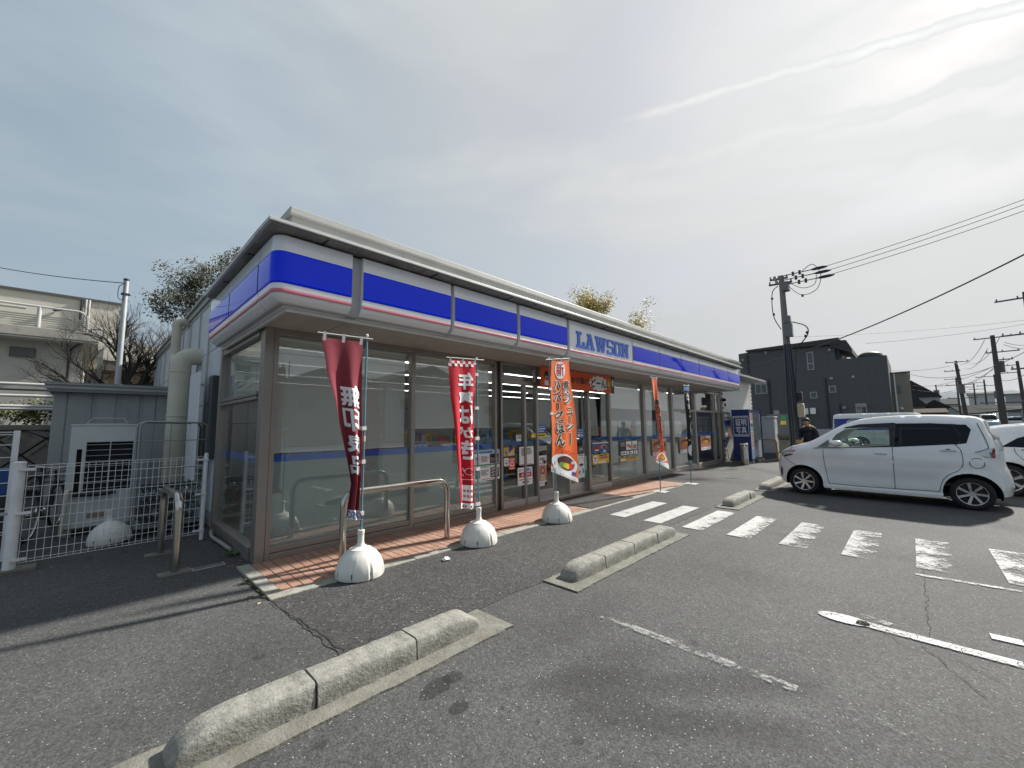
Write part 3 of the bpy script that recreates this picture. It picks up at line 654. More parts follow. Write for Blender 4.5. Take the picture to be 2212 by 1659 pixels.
# ------------------------------------------------------------------ concrete wheel stops
CONB = mat('mossy_concrete', (.185, .18, .155), .95, var=(10, .35), bump=(45, .9), streak=((5, 5, 9), .75, (.085, .08, .06)))
CONW = mat('weathered_concrete_block', (.255, .25, .222), .95, var=(22, .35), bump=(55, .75), streak=((6, 6, 12), .8, (.12, .115, .09)))
def block_mesh(ln, cap=0):
    """kerb block 0.2 wide: chamfered top, cap=-1/1 rounds one end down"""
    prof = [(-.112, 0), (-.110, .06), (-.104, .105), (-.096, .119), (-.083, .126), (.078, .126), (.091, .119), (.099, .105), (.106, .06), (.109, 0)]
    n = 30; b = B(); vs = []; xs = []
    for i in range(n+1): xs.append(ln*i/n)
    for x in xs:
        e = 1.
        if cap == -1 and x < .26: e = sqrt(max(0, 1-((.26-x)/.262)**2.2))
        if cap == 1 and ln-x < .20: e = sqrt(max(0, 1-((x-(ln-.20))/.202)**2.2))
        for y, z in prof:
            q = Vector((x*9+ln*31, y*40, z*40)); k_ = .0035*noise.noise(q)+.002*noise.noise(q*3.1)
            vs.append((x, (y*(.80+.20*e) if cap else y)+k_*(1 if y > 0 else -1), max(0, z*e+(k_*1.2 if z > .09 else 0))))
    k = len(prof)
    fs = [(i*k+j, (i+1)*k+j, (i+1)*k+j+1, i*k+j+1) for i in range(n) for j in range(k-1)]
    b.add(vs, fs+[tuple(range(k)), tuple(range(n*k, n*k+k))[::-1]])
    me = b.mesh('kerb_block', CONW, smooth=True)
    try: me.set_sharp_from_angle(angle=radians(65))
    except Exception: pass
    return me
def wheel_stop(x0, x1, cuts, y, lx0, lx1, label):
    t = thing('wheel_stop', label, 'wheel stop', (x0, y, 0), 0, 'concrete wheel stops')
    rd = random.Random(int(x0*100)+900)
    pl = [(-.0+lx0-x0, -.235), (lx1-x0, -.225), (lx1-x0-.01, .17), (lx0-x0, .165)]
    n = 30; top = [Vector((pl[0][0]+(pl[1][0]-pl[0][0])*i/n, pl[0][1]+rd.uniform(-.008, .008), .014)) for i in range(n+1)]
    bot = [Vector((pl[3][0]+(pl[2][0]-pl[3][0])*i/n, pl[3][1]+rd.uniform(-.008, .008), .014)) for i in range(n+1)]
    ring = top+bot[::-1]; b = B(); m = len(ring)
    b.add(ring+[Vector((p.x, p.y, -.02)) for p in ring], [tuple(range(m))]+[(i, (i+1) % m, m+(i+1) % m, m+i) for i in range(m)])
    b.obj('base_slab', CONB, t)
    ed = [x0]+cuts+[x1]
    for i, (a, c) in enumerate(zip(ed[:-1], ed[1:])):
        cap = -1 if i == 0 else 1 if i == len(ed)-2 else 0
        o = bpy.data.objects.new('kerb_block', block_mesh(c-a-.012, cap)); COL.objects.link(o); o.parent = t; o.location = (a-x0+.006, rd.uniform(-.006, .006), .014); o.rotation_euler = (0, 0, rd.uniform(-.006, .006))
    return t
wheel_stop(-1.04, .77, [-.42, .2], -2.90, -1.35, .96, 'nearest mossy concrete wheel stop of three blocks in the foreground')
wheel_stop(1.95, 4.30, [2.49, 3.12, 3.72], -2.89, 1.80, 4.42, 'concrete wheel stop of four blocks in the middle of the lot')
wheel_stop(6.78, 8.30, [7.35, 7.85], -2.90, 6.60, 8.45, 'concrete wheel stop left of the silver minivan')
wheel_stop(9.33, 11.4, [9.95, 10.6], -2.89, 9.18, 11.6, 'concrete wheel stop under the nose of the silver minivan')
# ------------------------------------------------------------------ banners
PLAS = mat('white_plastic_tank', (.70, .69, .64), .5, var=(7, .08), streak=((4, 4, 5), .6, (.42, .38, .30)), bump=(40, .08))
POLE = mat('blue_grey_pole', (.13, .24, .29), .35, var=(20, .1)); TAB = mat('white_cloth_tab', (.75, .74, .72), .8)
def tank_parts(t):
    n = 64; prof = [(.215, .0), (.236, .012), (.24, .035), (.228, .11), (.20, .18), (.155, .235), (.112, .262), (.108, .272), (.095, .276), (.05, .296), (.036, .315), (.032, .33), (.032, .415), (.035, .417), (.035, .45), (.030, .455), (.014, .455)]
    b = B(); vs = []
    for i, (r, h) in enumerate(prof):
        for j in range(n):
            a = 2*pi*j/n; k = j % 8; rr = r
            if 1 <= i <= 4 and k in (0, 3): rr -= (.009 if k == 0 else .0)*(1 if i < 4 else .4)
            if 2 <= i <= 5 and k in (7, 1): rr += .003
            if 6 <= i <= 6: rr += .004
            hh = h
            if i == 0 and (j % 8) in (0, 1): hh = .022
            vs.append((rr*cos(a), rr*sin(a), hh))
    k = len(prof); b.add(vs, [(i*n+j, i*n+(j+1) % n, (i+1)*n+(j+1) % n, (i+1)*n+j) for i in range(k-1) for j in range(n)], None, True)
    me = b.mesh('water_tank', PLAS)
    try: me.set_sharp_from_angle(angle=radians(28))
    except Exception: pass
    o = bpy.data.objects.new('water_tank', me); COL.objects.link(o); o.parent = t
    B().cyl((0, 0, .417), (0, 0, .452), .036, n=20).obj('collar', PLAS, o); b = B(); q = [(2*pi*(j+.0)/64) for j in range(0, 64, 8)]
    for a in q: c, s_ = cos(a), sin(a); b.box(-.001, .001, -.001, .001, .3, .302) if False else b.add([(c*.2335-s_*.009, s_*.2335+c*.009, .035), (c*.2335+s_*.009, s_*.2335-c*.009, .035), (c*.2275+s_*.007, s_*.2275-c*.007, .085), (c*.2275-s_*.007, s_*.2275+c*.007, .085)], [(0, 1, 2, 3)])
    b.obj('slot_shadow_dirt', mat('slot_shade_grime', (.16, .14, .11), .9), o, kind='stuff')  # dark quads paint shade and grime into the tank's slots
    return o
def tri(pts, v):
    """piecewise linear lookup of [(v, value)]"""
    for (v0, a), (v1, c) in zip(pts[:-1], pts[1:]):
        if v <= v1 or (v1, c) == pts[-1]:
            k = 0 if v1 == v0 else min(1, max(0, (v-v0)/(v1-v0))); k = k*k*(3-2*k)*.5+k*.5
            return a+(c-a)*k
def banner(label, base, top, rows, width, m, prints, tank=True, bar=None, tabs=(), seed=1, foldn=3.2, yb=None):
    """rows: [(v, left px, right px)] measured edges of the cloth, seen on the plane through the pole; lost width goes into folds"""
    g = base; yb = g.y if yb is None else yb
    tp_ = PY(*top, yb)
    t = thing('banner_flag', label, 'banner', (g.x, g.y, 0), 0, 'banner flags along the store front'); o = Vector((g.x, g.y, 0))
    if tank: tank_parts(t)
    else: B().box(-.14, .14, -.14, .14, .004, .018).obj('base_plate', mat('pale_base_plate', (.5, .5, .48), .5), t, .003)
    T = tp_-o
    pb = Vector((0, 0, .44 if tank else .018)); B().tube([pb, pb.lerp(T, .5), T], .0105 if tank else .012, 10).obj('pole', POLE, t)
    B().ball(T, (.016, .016, .02)).obj('pole_cap', TAB, t); mid = pb.lerp(T, .46); B().cyl(mid-Vector((0, 0, .03)), mid+Vector((0, 0, .03)), .016, n=8).obj('pole_joint', mat('pale_joint', (.6, .5, .42), .6), t)
    a = PY(*bar[0], yb)-o; c = PY(*bar[1], yb)-o; dy = Vector((0, -.014, 0)); B().tube([a+dy, c+dy], .005, 8).obj('cross_bar', WHITE, t)
    Lp = [(v, PY(*l, yb)-o) for v, l, r in rows]; Rp = [(v, PY(*r, yb)-o) for v, l, r in rows]
    rd = random.Random(seed); ph = rd.uniform(0, 6)
    def S(u, v, k=0.):
        def P(u, v):
            l = tri(Lp, v); r = tri(Rp, v); w = (r-l); wl = w.length; lost = sqrt(max(0, width*width-wl*wl))
            nrm = Vector((0, -1, 0))
            q = l+w*u
            am = .032*lost/max(width, .01)+.006
            dep = am*sin(u*foldn*2*pi*.5+ph+v*2.2)*(.35+.65*min(1, v*3)) + .012*sin(v*9+ph+u*2)
            dep += .12*lost*(u-.5)*sin(min(1, v*1.5)*pi*.5)*(1 if seed % 2 else -1)
            return q+nrm*(dep+.012)
        q = P(u, v)
        if k:
            e = .004; du = P(u+e, v)-P(u-e, v); dv = P(u, v+e)-P(u, v-e); n = du.cross(dv)
            if n.length > 1e-12:
                n.normalize(); vd = (q+o-CAM)
                # the print lies on the face of the cloth that shows towards the car park
                if n.y > 0: n = -n
                if abs(n.y) < .15 and n.dot(vd) > 0: n = -n
                q = q+n*(.0035+.0015*k)
        return q
    nu, nv = 44, 120; b = B(); b.add([S(i/nu, j/nv) for j in range(nv+1) for i in range(nu+1)], [(j*(nu+1)+i, j*(nu+1)+i+1, (j+1)*(nu+1)+i+1, (j+1)*(nu+1)+i) for j in range(nv) for i in range(nu)], None, True)
    cl = b.obj('cloth', m, t)
    b = B(); prints(b, S); b.obj('print', None, cl, kind='stuff')
    b = B()
    for u in (.06, .5, .94):
        p = S(u, 0); q = p.copy(); q.z = (a+(c-a)*((p.x-a.x)/max(1e-6, c.x-a.x))).z+.008; w = Vector((.016, 0, 0))
        b.quad(p-w+Vector((0, -.006, -.03)), p+w+Vector((0, -.006, -.03)), q+w+Vector((0, -.024, 0)), q-w+Vector((0, -.024, 0)), TAB)
    b.obj('hanging_tab', None, t, kind='stuff')
    for z in tabs:
        pz = pb.lerp(T, (z-pb.z)/(T.z-pb.z)); B().box(pz.x-.045, pz.x+.02, pz.y-.016, pz.y+.014, z-.02, z+.02).obj('pole_tab', TAB, t)
    return t
def pole_at(px, py0, dy):  # foot of a tank: its near edge is seen at py0
    g = G(px, py0); return Vector((g.x+.03, g.y+dy, 0))
def text_col(b, S, s, u0, u1, v0, v1, m, bold=.02, mirror=False, gap=.1, lift_=1, cuts=14):
    n = len(s); h = (v1-v0)/n
    for i, ch in enumerate(s):
        a = v0+h*i+h*gap*.5; c = a+h*(1-gap); U0, U1 = u0, u1
        if ch == 'ー':   # long mark stands upright in a column
            put_rect(b, lift(S, lift_), (u0+u1)/2-(u1-u0)*.07, (u0+u1)/2+(u1-u0)*.09, a+h*.06, c-h*.06, m, cuts); continue
        if ch in 'ュっょ': U0 = u0+(u1-u0)*.28; a += h*.25
        if ch in '、。': continue
        put_text(b, ch, S, U0, U1, c, a, m, bold*1.5, cuts, mirror, lift_)
CL1 = mat('maroon_banner_cloth', (.22, .026, .042), .85, var=(60, .06)); CL2 = mat('red_banner_cloth', (.52, .006, .022), .8, var=(60, .05))
CL3 = mat('orange_banner_cloth', (.86, .15, .02), .8, var=(60, .05)); CL4 = mat('orange_red_banner_cloth', (.80, .14, .05), .8, var=(60, .05)); CL5 = mat('black_banner_cloth', (.018, .018, .02), .85, var=(60, .1))
def pr1(b, S):
    text_col(b, S, '無印良品', .30, .94, .255, .775, INKW, .035, True, .12)
    put_rect(b, lift(S, 1), 0, 1, .945, 1, INKW, 16)
    put_text(b, 'LAWSON', lift(S, 2), .02, .98, .99, .953, INKB, .02, 16, True)
def pr2(b, S):
    text_col(b, S, '年賀はがき', .30, .88, .085, .67, INKW, .04, True, .14)
    for i in range(10):
        for j in range(2):
            if (i+j) % 2: put_rect(b, lift(S, 1), .1*i, .1*i+.1, .012+.022*j, .034+.022*j, INKW, 14)
    # plain sprig outline and envelope below the lettering
    put_disc(b, lift(S, 1), .60, .745, .17, .034, INKW, 14); put_disc(b, lift(S, 2), .60, .745, .15, .030, mat('red_cloth_print', (.42, .005, .018), .8), 14)
    for u, v in ((.36, .72), (.42, .735), (.34, .78), (.8, .79)): put_rect(b, lift(S, 1), u-.03, u+.03, v-.008, v+.008, INKW, 14)
    put_rect(b, lift(S, 1), .16, .90, .81, .935, INKW, 14); put_rect(b, lift(S, 2), .18, .88, .813, .845, MATS['red_cloth_print'], 14)
    for v in (.87, .90):
        for k in range(5): put_rect(b, lift(S, 2), .26+.11*k, .33+.11*k, v, v+.014, mat('faded_red_print', (.45, .12, .14), .7), 14)
    put_rect(b, lift(S, 1), 0, 1, .95, 1, INKW, 14)
    for k in range(4): put_rect(b, lift(S, 2), .08+.1*k, .15+.1*k, .965, .985, INKR, 14)
    put_disc(b, lift(S, 2), .66, .975, .05, .01, INKK, 14)
def pr3(b, S):
    put_disc(b, lift(S, 1), .46, .09, .27, .075, INKW, 12, 28); put_text(b, '新', lift(S, 2), .25, .67, .145, .035, mat('deep_red_print', (.50, .01, .03), .6), .03, 12)
    for dx, dy in ((-.018, 0), (.018, 0), (0, .004), (0, -.004)):
        for s_, u, v0, v1 in (('煮込ジューシー', .57, .17, .74), ('ハンバーグごはん', .15, .17, .755)):
            text_col(b, lambda a, c, k=1: S(a+dx, c+dy, k), s_, u, u+.32, v0, v1, mat('cream_outline_print', (.85, .72, .62), .7), .08, False, .12, 1)
    text_col(b, S, '煮込ジューシー', .57, .89, .17, .74, INKK, .03, False, .12, 2.2); text_col(b, S, 'ハンバーグごはん', .15, .47, .17, .755, INKK, .03, False, .12, 2.2)
    put_text(b, 'ジューシー', lift(S, 2), .12, .90, .80, .765, INKR, .03, 12)
    put_disc(b, lift(S, 1), .48, .885, .49, .085, INKW, 12, 30); put_disc(b, lift(S, 2), .54, .875, .34, .062, mat('dark_sauce_print', (.09, .02, .015), .5), 12, 28)
    put_disc(b, lift(S, 3), .42, .905, .15, .02, mat('green_pepper_print', (.18, .38, .04), .6), 12); put_disc(b, lift(S, 3), .56, .905, .15, .02, INKY, 12); put_disc(b, lift(S, 3), .72, .90, .13, .022, mat('red_pepper_print', (.6, .03, .02), .6), 12)
    put_disc(b, lift(S, 3), .80, .865, .07, .015, mat('cream_print', (.75, .62, .42), .6), 12)
    put_poly(b, lift(S, 2), [(0, .945), (1, .962), (1, 1), (0, 1)], INKW, 12); put_rect(b, lift(S, 3), .78, .92, .93, .95, INKB, 12)
    put_text(b, 'まちのほっと', lift(S, 3), .3, .92, .992, .975, INKG, .0, 12)
def pr4(b, S):
    text_col(b, S, '煮込ジューシー', .3, .95, .20, .60, INKK, .04, False, .1, 1); put_text(b, 'ジューシー', lift(S, 1), .1, .9, .68, .64, INKW, .03, 14)
    put_disc(b, lift(S, 1), .5, .85, .42, .07, INKW, 14); put_disc(b, lift(S, 2), .5, .845, .3, .05, mat('noodle_print', (.62, .22, .03), .6), 14); put_disc(b, lift(S, 3), .55, .84, .12, .02, INKY, 14)
    put_rect(b, lift(S, 1), 0, 1, .925, 1, INKW, 14)
def pr5(b, S):
    put_rect(b, lift(S, 1), 0, 1, 0, .075, mat('mid_blue_print', (.10, .22, .50), .7), 14); text_col(b, S, '中華そば', .34, .84, .10, .60, INKW, .03, False, .1, 1)
    put_disc(b, lift(S, 1), .5, .80, .45, .07, INKW, 14); put_rect(b, lift(S, 1), 0, 1, .93, 1, INKG, 14)
B1 = Vector((.70, -1.235, 0)); B2 = Vector((2.15, -1.29, 0)); B3 = Vector((3.58, -1.27, 0))
banner('maroon banner with white characters on a white water tank base', Vector((G(772, 1240).x, -1.23, 0)), (793, 725),
       [(0, (692, 729), (783, 740)), (.2, (704, 800), (783, 815)), (.38, (724, 870), (781, 885)), (.55, (737, 940), (780, 950)), (.72, (750, 1005), (778, 1010)), (.83, (758, 1045), (775, 1050)), (.94, (751, 1100), (772, 1100)), (1, (748, 1122), (783, 1122))],
       .45, CL1, pr1, bar=((685, 718), (804, 733)), tabs=(.62, 1.15, 1.5), seed=1)
banner('bright red banner with checkered top edge on a white water tank base', Vector((G(1028, 1172).x, -1.27, 0)), (1029, 775),
       [(0, (967, 777), (1025, 781)), (.25, (970, 855), (1026, 855)), (.5, (980, 935), (1026, 935)), (.75, (985, 1020), (1026, 1020)), (1, (988, 1097), (1028, 1100))],
       .45, CL2, pr2, bar=((963, 772), (1044, 778)), tabs=(.5, .95, 1.35, 1.75, 2.2), seed=2)
banner('orange banner with black characters and a round bowl on a white tank base', Vector((G(1186, 1122).x, -1.25, 0)), (1185, 774),
       [(0, (1188, 780), (1228, 779)), (.3, (1188, 850), (1236, 850)), (.6, (1190, 915), (1243, 917)), (.85, (1191, 985), (1248, 1000)), (1, (1190, 1018), (1247, 1042))],
       .45, CL3, pr3, bar=((1178, 777), (1230, 774)), tabs=(.85, 1.3, 1.7, 2.1), seed=3)
banner('narrow folded orange banner on a pole at the right end of the tiles', G(1427, 1063), (1418, 817),
       [(0, (1405, 816), (1418, 820)), (.3, (1413, 880), (1424, 882)), (.55, (1419, 935), (1430, 938)), (.72, (1424, 967), (1433, 970)), (.88, (1413, 992), (1443, 995)), (1, (1420, 1000), (1445, 1014))],
       .30, CL4, pr4, tank=False, bar=((1403, 814), (1419, 818)), tabs=(1.0,), seed=4, foldn=2.2)
banner('black banner with white characters and blue top edge near the photo booth', G(1493, 1046), (1487, 832),
       [(0, (1476, 834), (1487, 835)), (.3, (1481, 880), (1489, 882)), (.6, (1487, 935), (1492, 935)), (.75, (1489, 962), (1493, 962)), (.87, (1488, 985), (1493, 985)), (1, (1488, 1005), (1492, 1006))],
       .30, CL5, pr5, tank=False, bar=((1474, 832), (1488, 833)), tabs=(1.1,), seed=5, foldn=2.2)
# ------------------------------------------------------------------ steel rails, mat and small things
def bend(pts, r=.12, n=7):
    out = [Vector(pts[0])]
    for a, p, c in zip(pts[:-2], pts[1:-1], pts[2:]):
        a, p, c = Vector(a), Vector(p), Vector(c); u = (a-p).normalized(); w = (c-p).normalized(); q0 = p+u*r; q1 = p+w*r
        out += [q0.lerp(p, i/n).lerp(p.lerp(q1, i/n), i/n) for i in range(n+1)]
    return out+[Vector(pts[-1])]
rl = thing('guard_rail', 'brushed steel hoop rail on the tiles behind the maroon banner', 'guard rail', (.66, -.80, 0))
B().tube(bend([(0, 0, .0), (0, 0, .79), (1.42, 0, .79), (1.42, 0, 0)], .17, 9), .038, 18).obj('hoop', STEEL, rl)
rl = thing('guard_rail', 'brushed steel hoop rail by the white mesh fence, seen end on', 'guard rail', (-.65, .27, 0))
B().tube(bend([(0, 0, .0), (.0, 0, .79), (-.03, 1.0, .79), (-.03, 1.0, 0)], .15, 9), .038, 18).obj('hoop', STEEL, rl)
for p in ((0, 0), (-.03, 1.0)): B().box(p[0]-.14, p[0]+.14, p[1]-.07, p[1]+.075, -.02, .02).obj('footing', CONB, rl, .006)
o = B().box(5.0, 6.52, -1.19, -.2, .016, .026).obj('door_mat', mat('charcoal_mat', (.05, .046, .042), .95, var=(120, .3), bump=(300, .6)), None, .004); tag(o, 'dark rectangular entrance mat lying on the terracotta tiles', 'door mat')
b = B(); rd = random.Random(4)
vs = [(.055*cos(a)*k, .04*sin(a)*k, h+rd.uniform(-.012, .012)) for h, ks in ((.006, 1), (.022, .8), (.034, .4)) for a, k in [(2*pi*i/9+h*20, ks*rd.uniform(.6, 1.2)) for i in range(9)]]+[(0, 0, .045)]
b.add(vs, [(r*9+i, r*9+(i+1) % 9, (r+1)*9+(i+1) % 9, (r+1)*9+i) for r in range(2) for i in range(9)]+[(18+i, 18+(i+1) % 9, 27) for i in range(9)])
o = b.obj('crumpled_paper', mat('tissue', (.85, .85, .85), .8)); o.location = (*G(963, 1211)[:2], .004); tag(o, 'crumpled white tissue on the dark asphalt below the red banner', 'litter')
o = B().ball((0, 0, .02), (.09, .04, .03)).obj('crumpled_paper', MATS['tissue']); o.location = (*G(1610, 1003)[:2], .004); tag(o, 'small white scrap of paper at the foot of the ash bin', 'litter')
dg_ = thing('drain_cover', 'grey rectangular drain cover beside the rail footing at the left', 'drain cover', (-.36, .27, 0), radians(3))
B().box(-.15, .15, -.055, .055, -.01, .010).obj('frame', GALV, dg_, .003); B().box(-.13, .13, -.042, .042, .010, .013).obj('lid', mat('drain_lid', (.16, .17, .18), .5, .5, var=(20, .2)), dg_)
q = G(1590, 1032); mh = thing('manhole_cover', 'round dark manhole cover near the ash bin', 'manhole cover', (q.x, q.y, 0))
B().cyl((0, 0, 0), (0, 0, .009), .26, n=32).obj('lid', mat('cast_iron', (.05, .047, .045), .55, .5, bump=(60, .5)), mh); B().lathe([(.265, .0), (.265, .011), (.29, .011), (.29, 0)], n=32).obj('rim', mat('iron_rim', (.09, .085, .08), .6, .4), mh)
LEAF = mat('weed_leaf', (.07, .13, .025), .6, var=(30, .3))
def tuft(name, label, x, y, r, n, seed, h=.06):
    rd = random.Random(seed); b = B()
    for i in range(n):
        a = rd.uniform(0, 6.28); k = rd.uniform(.2, 1)*r; p = Vector((x+cos(a)*k*.5, y+sin(a)*k*.5, .004)); d = Vector((cos(a), sin(a), rd.uniform(.2, 1.2))).normalized()*h*rd.uniform(.5, 1.3); s = Vector((-sin(a), cos(a), 0))*.012
        b.add([p, p+d*.5+s, p+d, p+d*.5-s], [(0, 1, 2, 3)])
    return tag(b.obj(name, LEAF), label, 'weed')
tuft('weed', 'small green weed at the foot of the corner window', -.07, .55, .14, 40, 2, .07)
tag(tuft('weed', '', -.17, -.6, .05, 1, 3), 'tiny weed')
bpy.data.objects.remove(bpy.data.objects[-1] if False else [o for o in bpy.data.objects if o.get('label') == 'tiny weed'][0])
b = B(); rd = random.Random(8)
for i in range(150):
    y = rd.uniform(-1.2, -.5); x = -.172+rd.uniform(-.012, .008); k = rd.uniform(.008, .02); a = rd.uniform(0, 6.28); b.add([(x+k*cos(a), y+k*sin(a), .006), (x-k*sin(a), y+k*cos(a), .016), (x-k*cos(a), y-k*sin(a), .008)], [(0, 1, 2)])
tag(b.obj('moss', mat('kerb_moss', (.06, .07, .025), .9)), 'dry moss growing along the left edge of the kerb', None, None, 'stuff')
q = G(255, 1170)
# ------------------------------------------------------------------ left side: duct pipes, fence, condenser, shed, bicycles
BEIGE = mat('beige_duct', (.56, .53, .43), .5, var=(4, .06), streak=((3, 3, .6), .4, (.25, .22, .17)))
GREYP = mat('shed_grey', (.33, .34, .335), .5, var=(3, .05), streak=((3, 3, .7), .3, (.09, .09, .085)))
CASE = mat('condenser_casing', (.58, .61, .60), .5, var=(4, .05), streak=((2, 2, .8), .25, (.3, .3, .28)))
b = B(); b.tube(bend([(-.0, 4.05, 2.86), (-.30, 4.05, 2.86), (-.30, 4.05, .0)], .22, 6), .155, 18, caps=False)
o = b.obj('duct_pipe', BEIGE, ST)
b = B()
for z in (2.55, 1.75, .9): b.lathe([(.156, -.012), (.163, -.008), (.163, .008), (.156, .012)], (-.30, 4.05, z), 18)
b.obj('pipe_seam', BEIGE, o, kind='stuff')
for z in (2.2, .7): B().box(-.26, .02, 4.035, 4.065, z-.015, z+.015).obj('pipe_bracket', GALV, o)
b = B(); b.tube(bend([(0, 5.75, 3.83), (-.22, 5.75, 3.83), (-.22, 5.75, 3.15)], .06, 4), .085, 12); b.tube(bend([(-.22, 5.75, 3.2), (-.22, 5.75, 3.05), (-.22, 5.5, 2.9), (-.22, 5.5, .1)], .07, 4), .10, 12)
b.obj('drain_pipe', BEIGE, ST)
b = B(); prof = []
for i in range(13): prof += [(2.62+.075*i, -.20-(.022 if i % 2 else 0)), (2.62+.075*i+.05, -.20-(.022 if i % 2 else 0))]
b.add([(x, y, z) for z in (.72, 2.44) for y, x in prof], [(i, i+1, len(prof)+i+1, len(prof)+i) for i in range(len(prof)-1)])
o = b.obj('corrugated_screen', mat('white_corrugated_sheet', (.66, .67, .69), .5, var=(4, .04)), ST)
for z in (.9, 2.2): B().box(-.195, .0, 2.64, 2.67, z, z+.04).obj('screen_bracket', GALV, o)
B().box(-.10, .0, 2.32, 2.58, 1.05, 2.35).obj('meter_box', mat('dark_meter_box', (.05, .055, .06), .4), ST, .01)
# white mesh fence
MESHW = mat('white_coated_wire', (.84, .84, .83), .5, var=(12, .08)); POSTW = mat('white_fence_post', (.80, .80, .81), .5, var=(9, .08), streak=((6, 6, 3), .4, (.35, .33, .3)))
def wire_panel(x0, x1, z0, z1, nx, nz, r=.0028, y=0.):
    b = B()
    for i in range(nx+1): x = x0+(x1-x0)*i/nx; b.cyl((x, y, z0), (x, y, z1), r, n=5, caps=False)
    for i in range(nz+1): z = z0+(z1-z0)*i/nz; b.cyl((x0, y-.005, z), (x1, y-.005, z), r*1.1, n=5, caps=False)
    for z in (z0+.03, z1-.03): b.cyl((x0, y-.006, z), (x1, y-.006, z), r, n=5, caps=False)
    return b
fx0 = Vector((-1.885, 1.67, 0)); fx1 = Vector((-.205, 1.74, 0)); fa = atan2(fx1.y-fx0.y, fx1.x-fx0.x); fl = (fx1-fx0).length
f = thing('mesh_fence', 'white welded mesh fence panel between a thick and a thin white post', 'fence', fx0, fa)
wire_panel(.06, fl-.03, .085, 1.13, 27, 9).obj('wire_mesh', MESHW, f, kind='stuff')
B().cyl((0, 0, 0), (0, 0, 1.165), .05, n=18).cyl((0, 0, 1.165), (0, 0, 1.178), .052, .035, n=18).obj('thick_post', POSTW, f)
B().cyl((fl, 0, 0), (fl, 0, 1.16), .024, n=12).ball((fl, 0, 1.16), (.026, .026, .02)).obj('thin_post', POSTW, f)
for z in (.13, .62, 1.09): B().box(.0, .12, -.062, -.045, z-.015, z+.015).obj('clamp', POSTW, f); B().box(fl-.11, fl+.02, -.034, -.02, z-.013, z+.013).obj('clamp', POSTW, f)
B().box(-.28, .20, -.11, .12, -.02, .035).obj('footing', CONB, f, .008)
g_ = thing('mesh_gate', 'white mesh gate leaf with a rounded tube frame at the left edge', 'gate', (-2.02, 1.74, 0), radians(178))
wire_panel(.05, 1.25, .16, 1.02, 16, 7).obj('wire_mesh', MESHW, g_, kind='stuff')
B().tube(bend([(.03, 0, .10), (.03, 0, 1.07), (1.3, 0, 1.07), (1.3, 0, .10), (.03, 0, .10)], .09, 5), .017, 10).obj('tube_frame', POSTW, g_); B().box(-.10, .05, -.02, .02, .60, .63).obj('latch', GALV, g_)
g_ = thing('mesh_fence', 'taller white mesh panel standing behind the gate at the left edge', 'fence', (-1.98, 2.35, 0), radians(180))
wire_panel(.03, 1.2, .3, 1.50, 10, 8, .004).obj('wire_mesh', MESHW, g_, kind='stuff'); B().box(-.02, .03, -.02, .02, 0, 1.52).obj('angle_post', POSTW, g_)
# condenser
c = thing('air_conditioner_unit', 'tall grey outdoor condenser with a black grille behind the mesh fence', 'outdoor unit', (-1.21, 3.3, 0))
W2 = .355; b = B(); b.box(-W2, -.28, 0, .6, .12, 1.58); b.box(-.28, -.225, 0, .6, .12, .60); b.box(-.28, -.225, 0, .6, 1.24, 1.58); b.box(-.225, -.19, 0, .6, .12, 1.58)
b.box(-.19, .325, 0, .6, .12, .62); b.box(-.19, .325, 0, .6, 1.34, 1.58); b.box(.325, W2, 0, .6, .12, 1.58); b.obj('casing', CASE, c)
B().box(-W2+.01, W2-.01, .08, .59, .14, 1.56).obj('dark_core', DARK, c); B().box(-W2-.01, W2+.01, -.012, .61, 1.581, 1.602).obj('top_lid', CASE, c, .004)
b = B()
for i in range(9): b.cyl((-.19, .01, .66+.08*i), (.325, .01, .66+.08*i), .004, n=5)
for x in (-.19, .067, .325): b.box(x-.006, x+.006, .004, .016, .62, 1.34)
b.obj('grille_bar', mat('grille_wire', (.5, .52, .52), .5), c, kind='stuff')
b = B(); R_ = [(-.21, .1), (.25, .1), (.25, .5), (-.21, .5)]; T_ = [(-.15, .15), (.19, .15), (.19, .45), (-.15, .45)]
for i in range(4):
    b.cyl((*R_[i], 1.6), (*T_[i], 1.70), .005, n=5); b.cyl((*T_[i], 1.70), (*T_[(i+1) % 4], 1.70), .005, n=5); b.cyl((*R_[i], 1.61), (*R_[(i+1) % 4], 1.61), .005, n=5)
for i in range(1, 8): b.cyl((-.15+.0425*i, .15, 1.70), (-.15+.0425*i, .45, 1.70), .003, n=4)
b.obj('fan_guard', GALV, c, kind='stuff'); B().box(-.12, .06, -.004, 0, .24, .31).obj('name_plate', mat('faded_plate', (.28, .24, .17), .6), c)
b = B(); b.tube(bend([(-.30, -.01, .66), (-.34, -.10, .66), (-.36, -.10, .05)], .05, 4), .026, 8); b.obj('lagged_pipe', BEIGE, c); B().tube([(-.29, -.06, .60), (.0, -.06, .585), (.16, -.05, .60)], .032, 8).obj('black_hose', BLACKP, c)
for x in (-.30, .30): B().box(x-.04, x+.04, .02, .58, 0, .12).obj('foot', CONC, c)
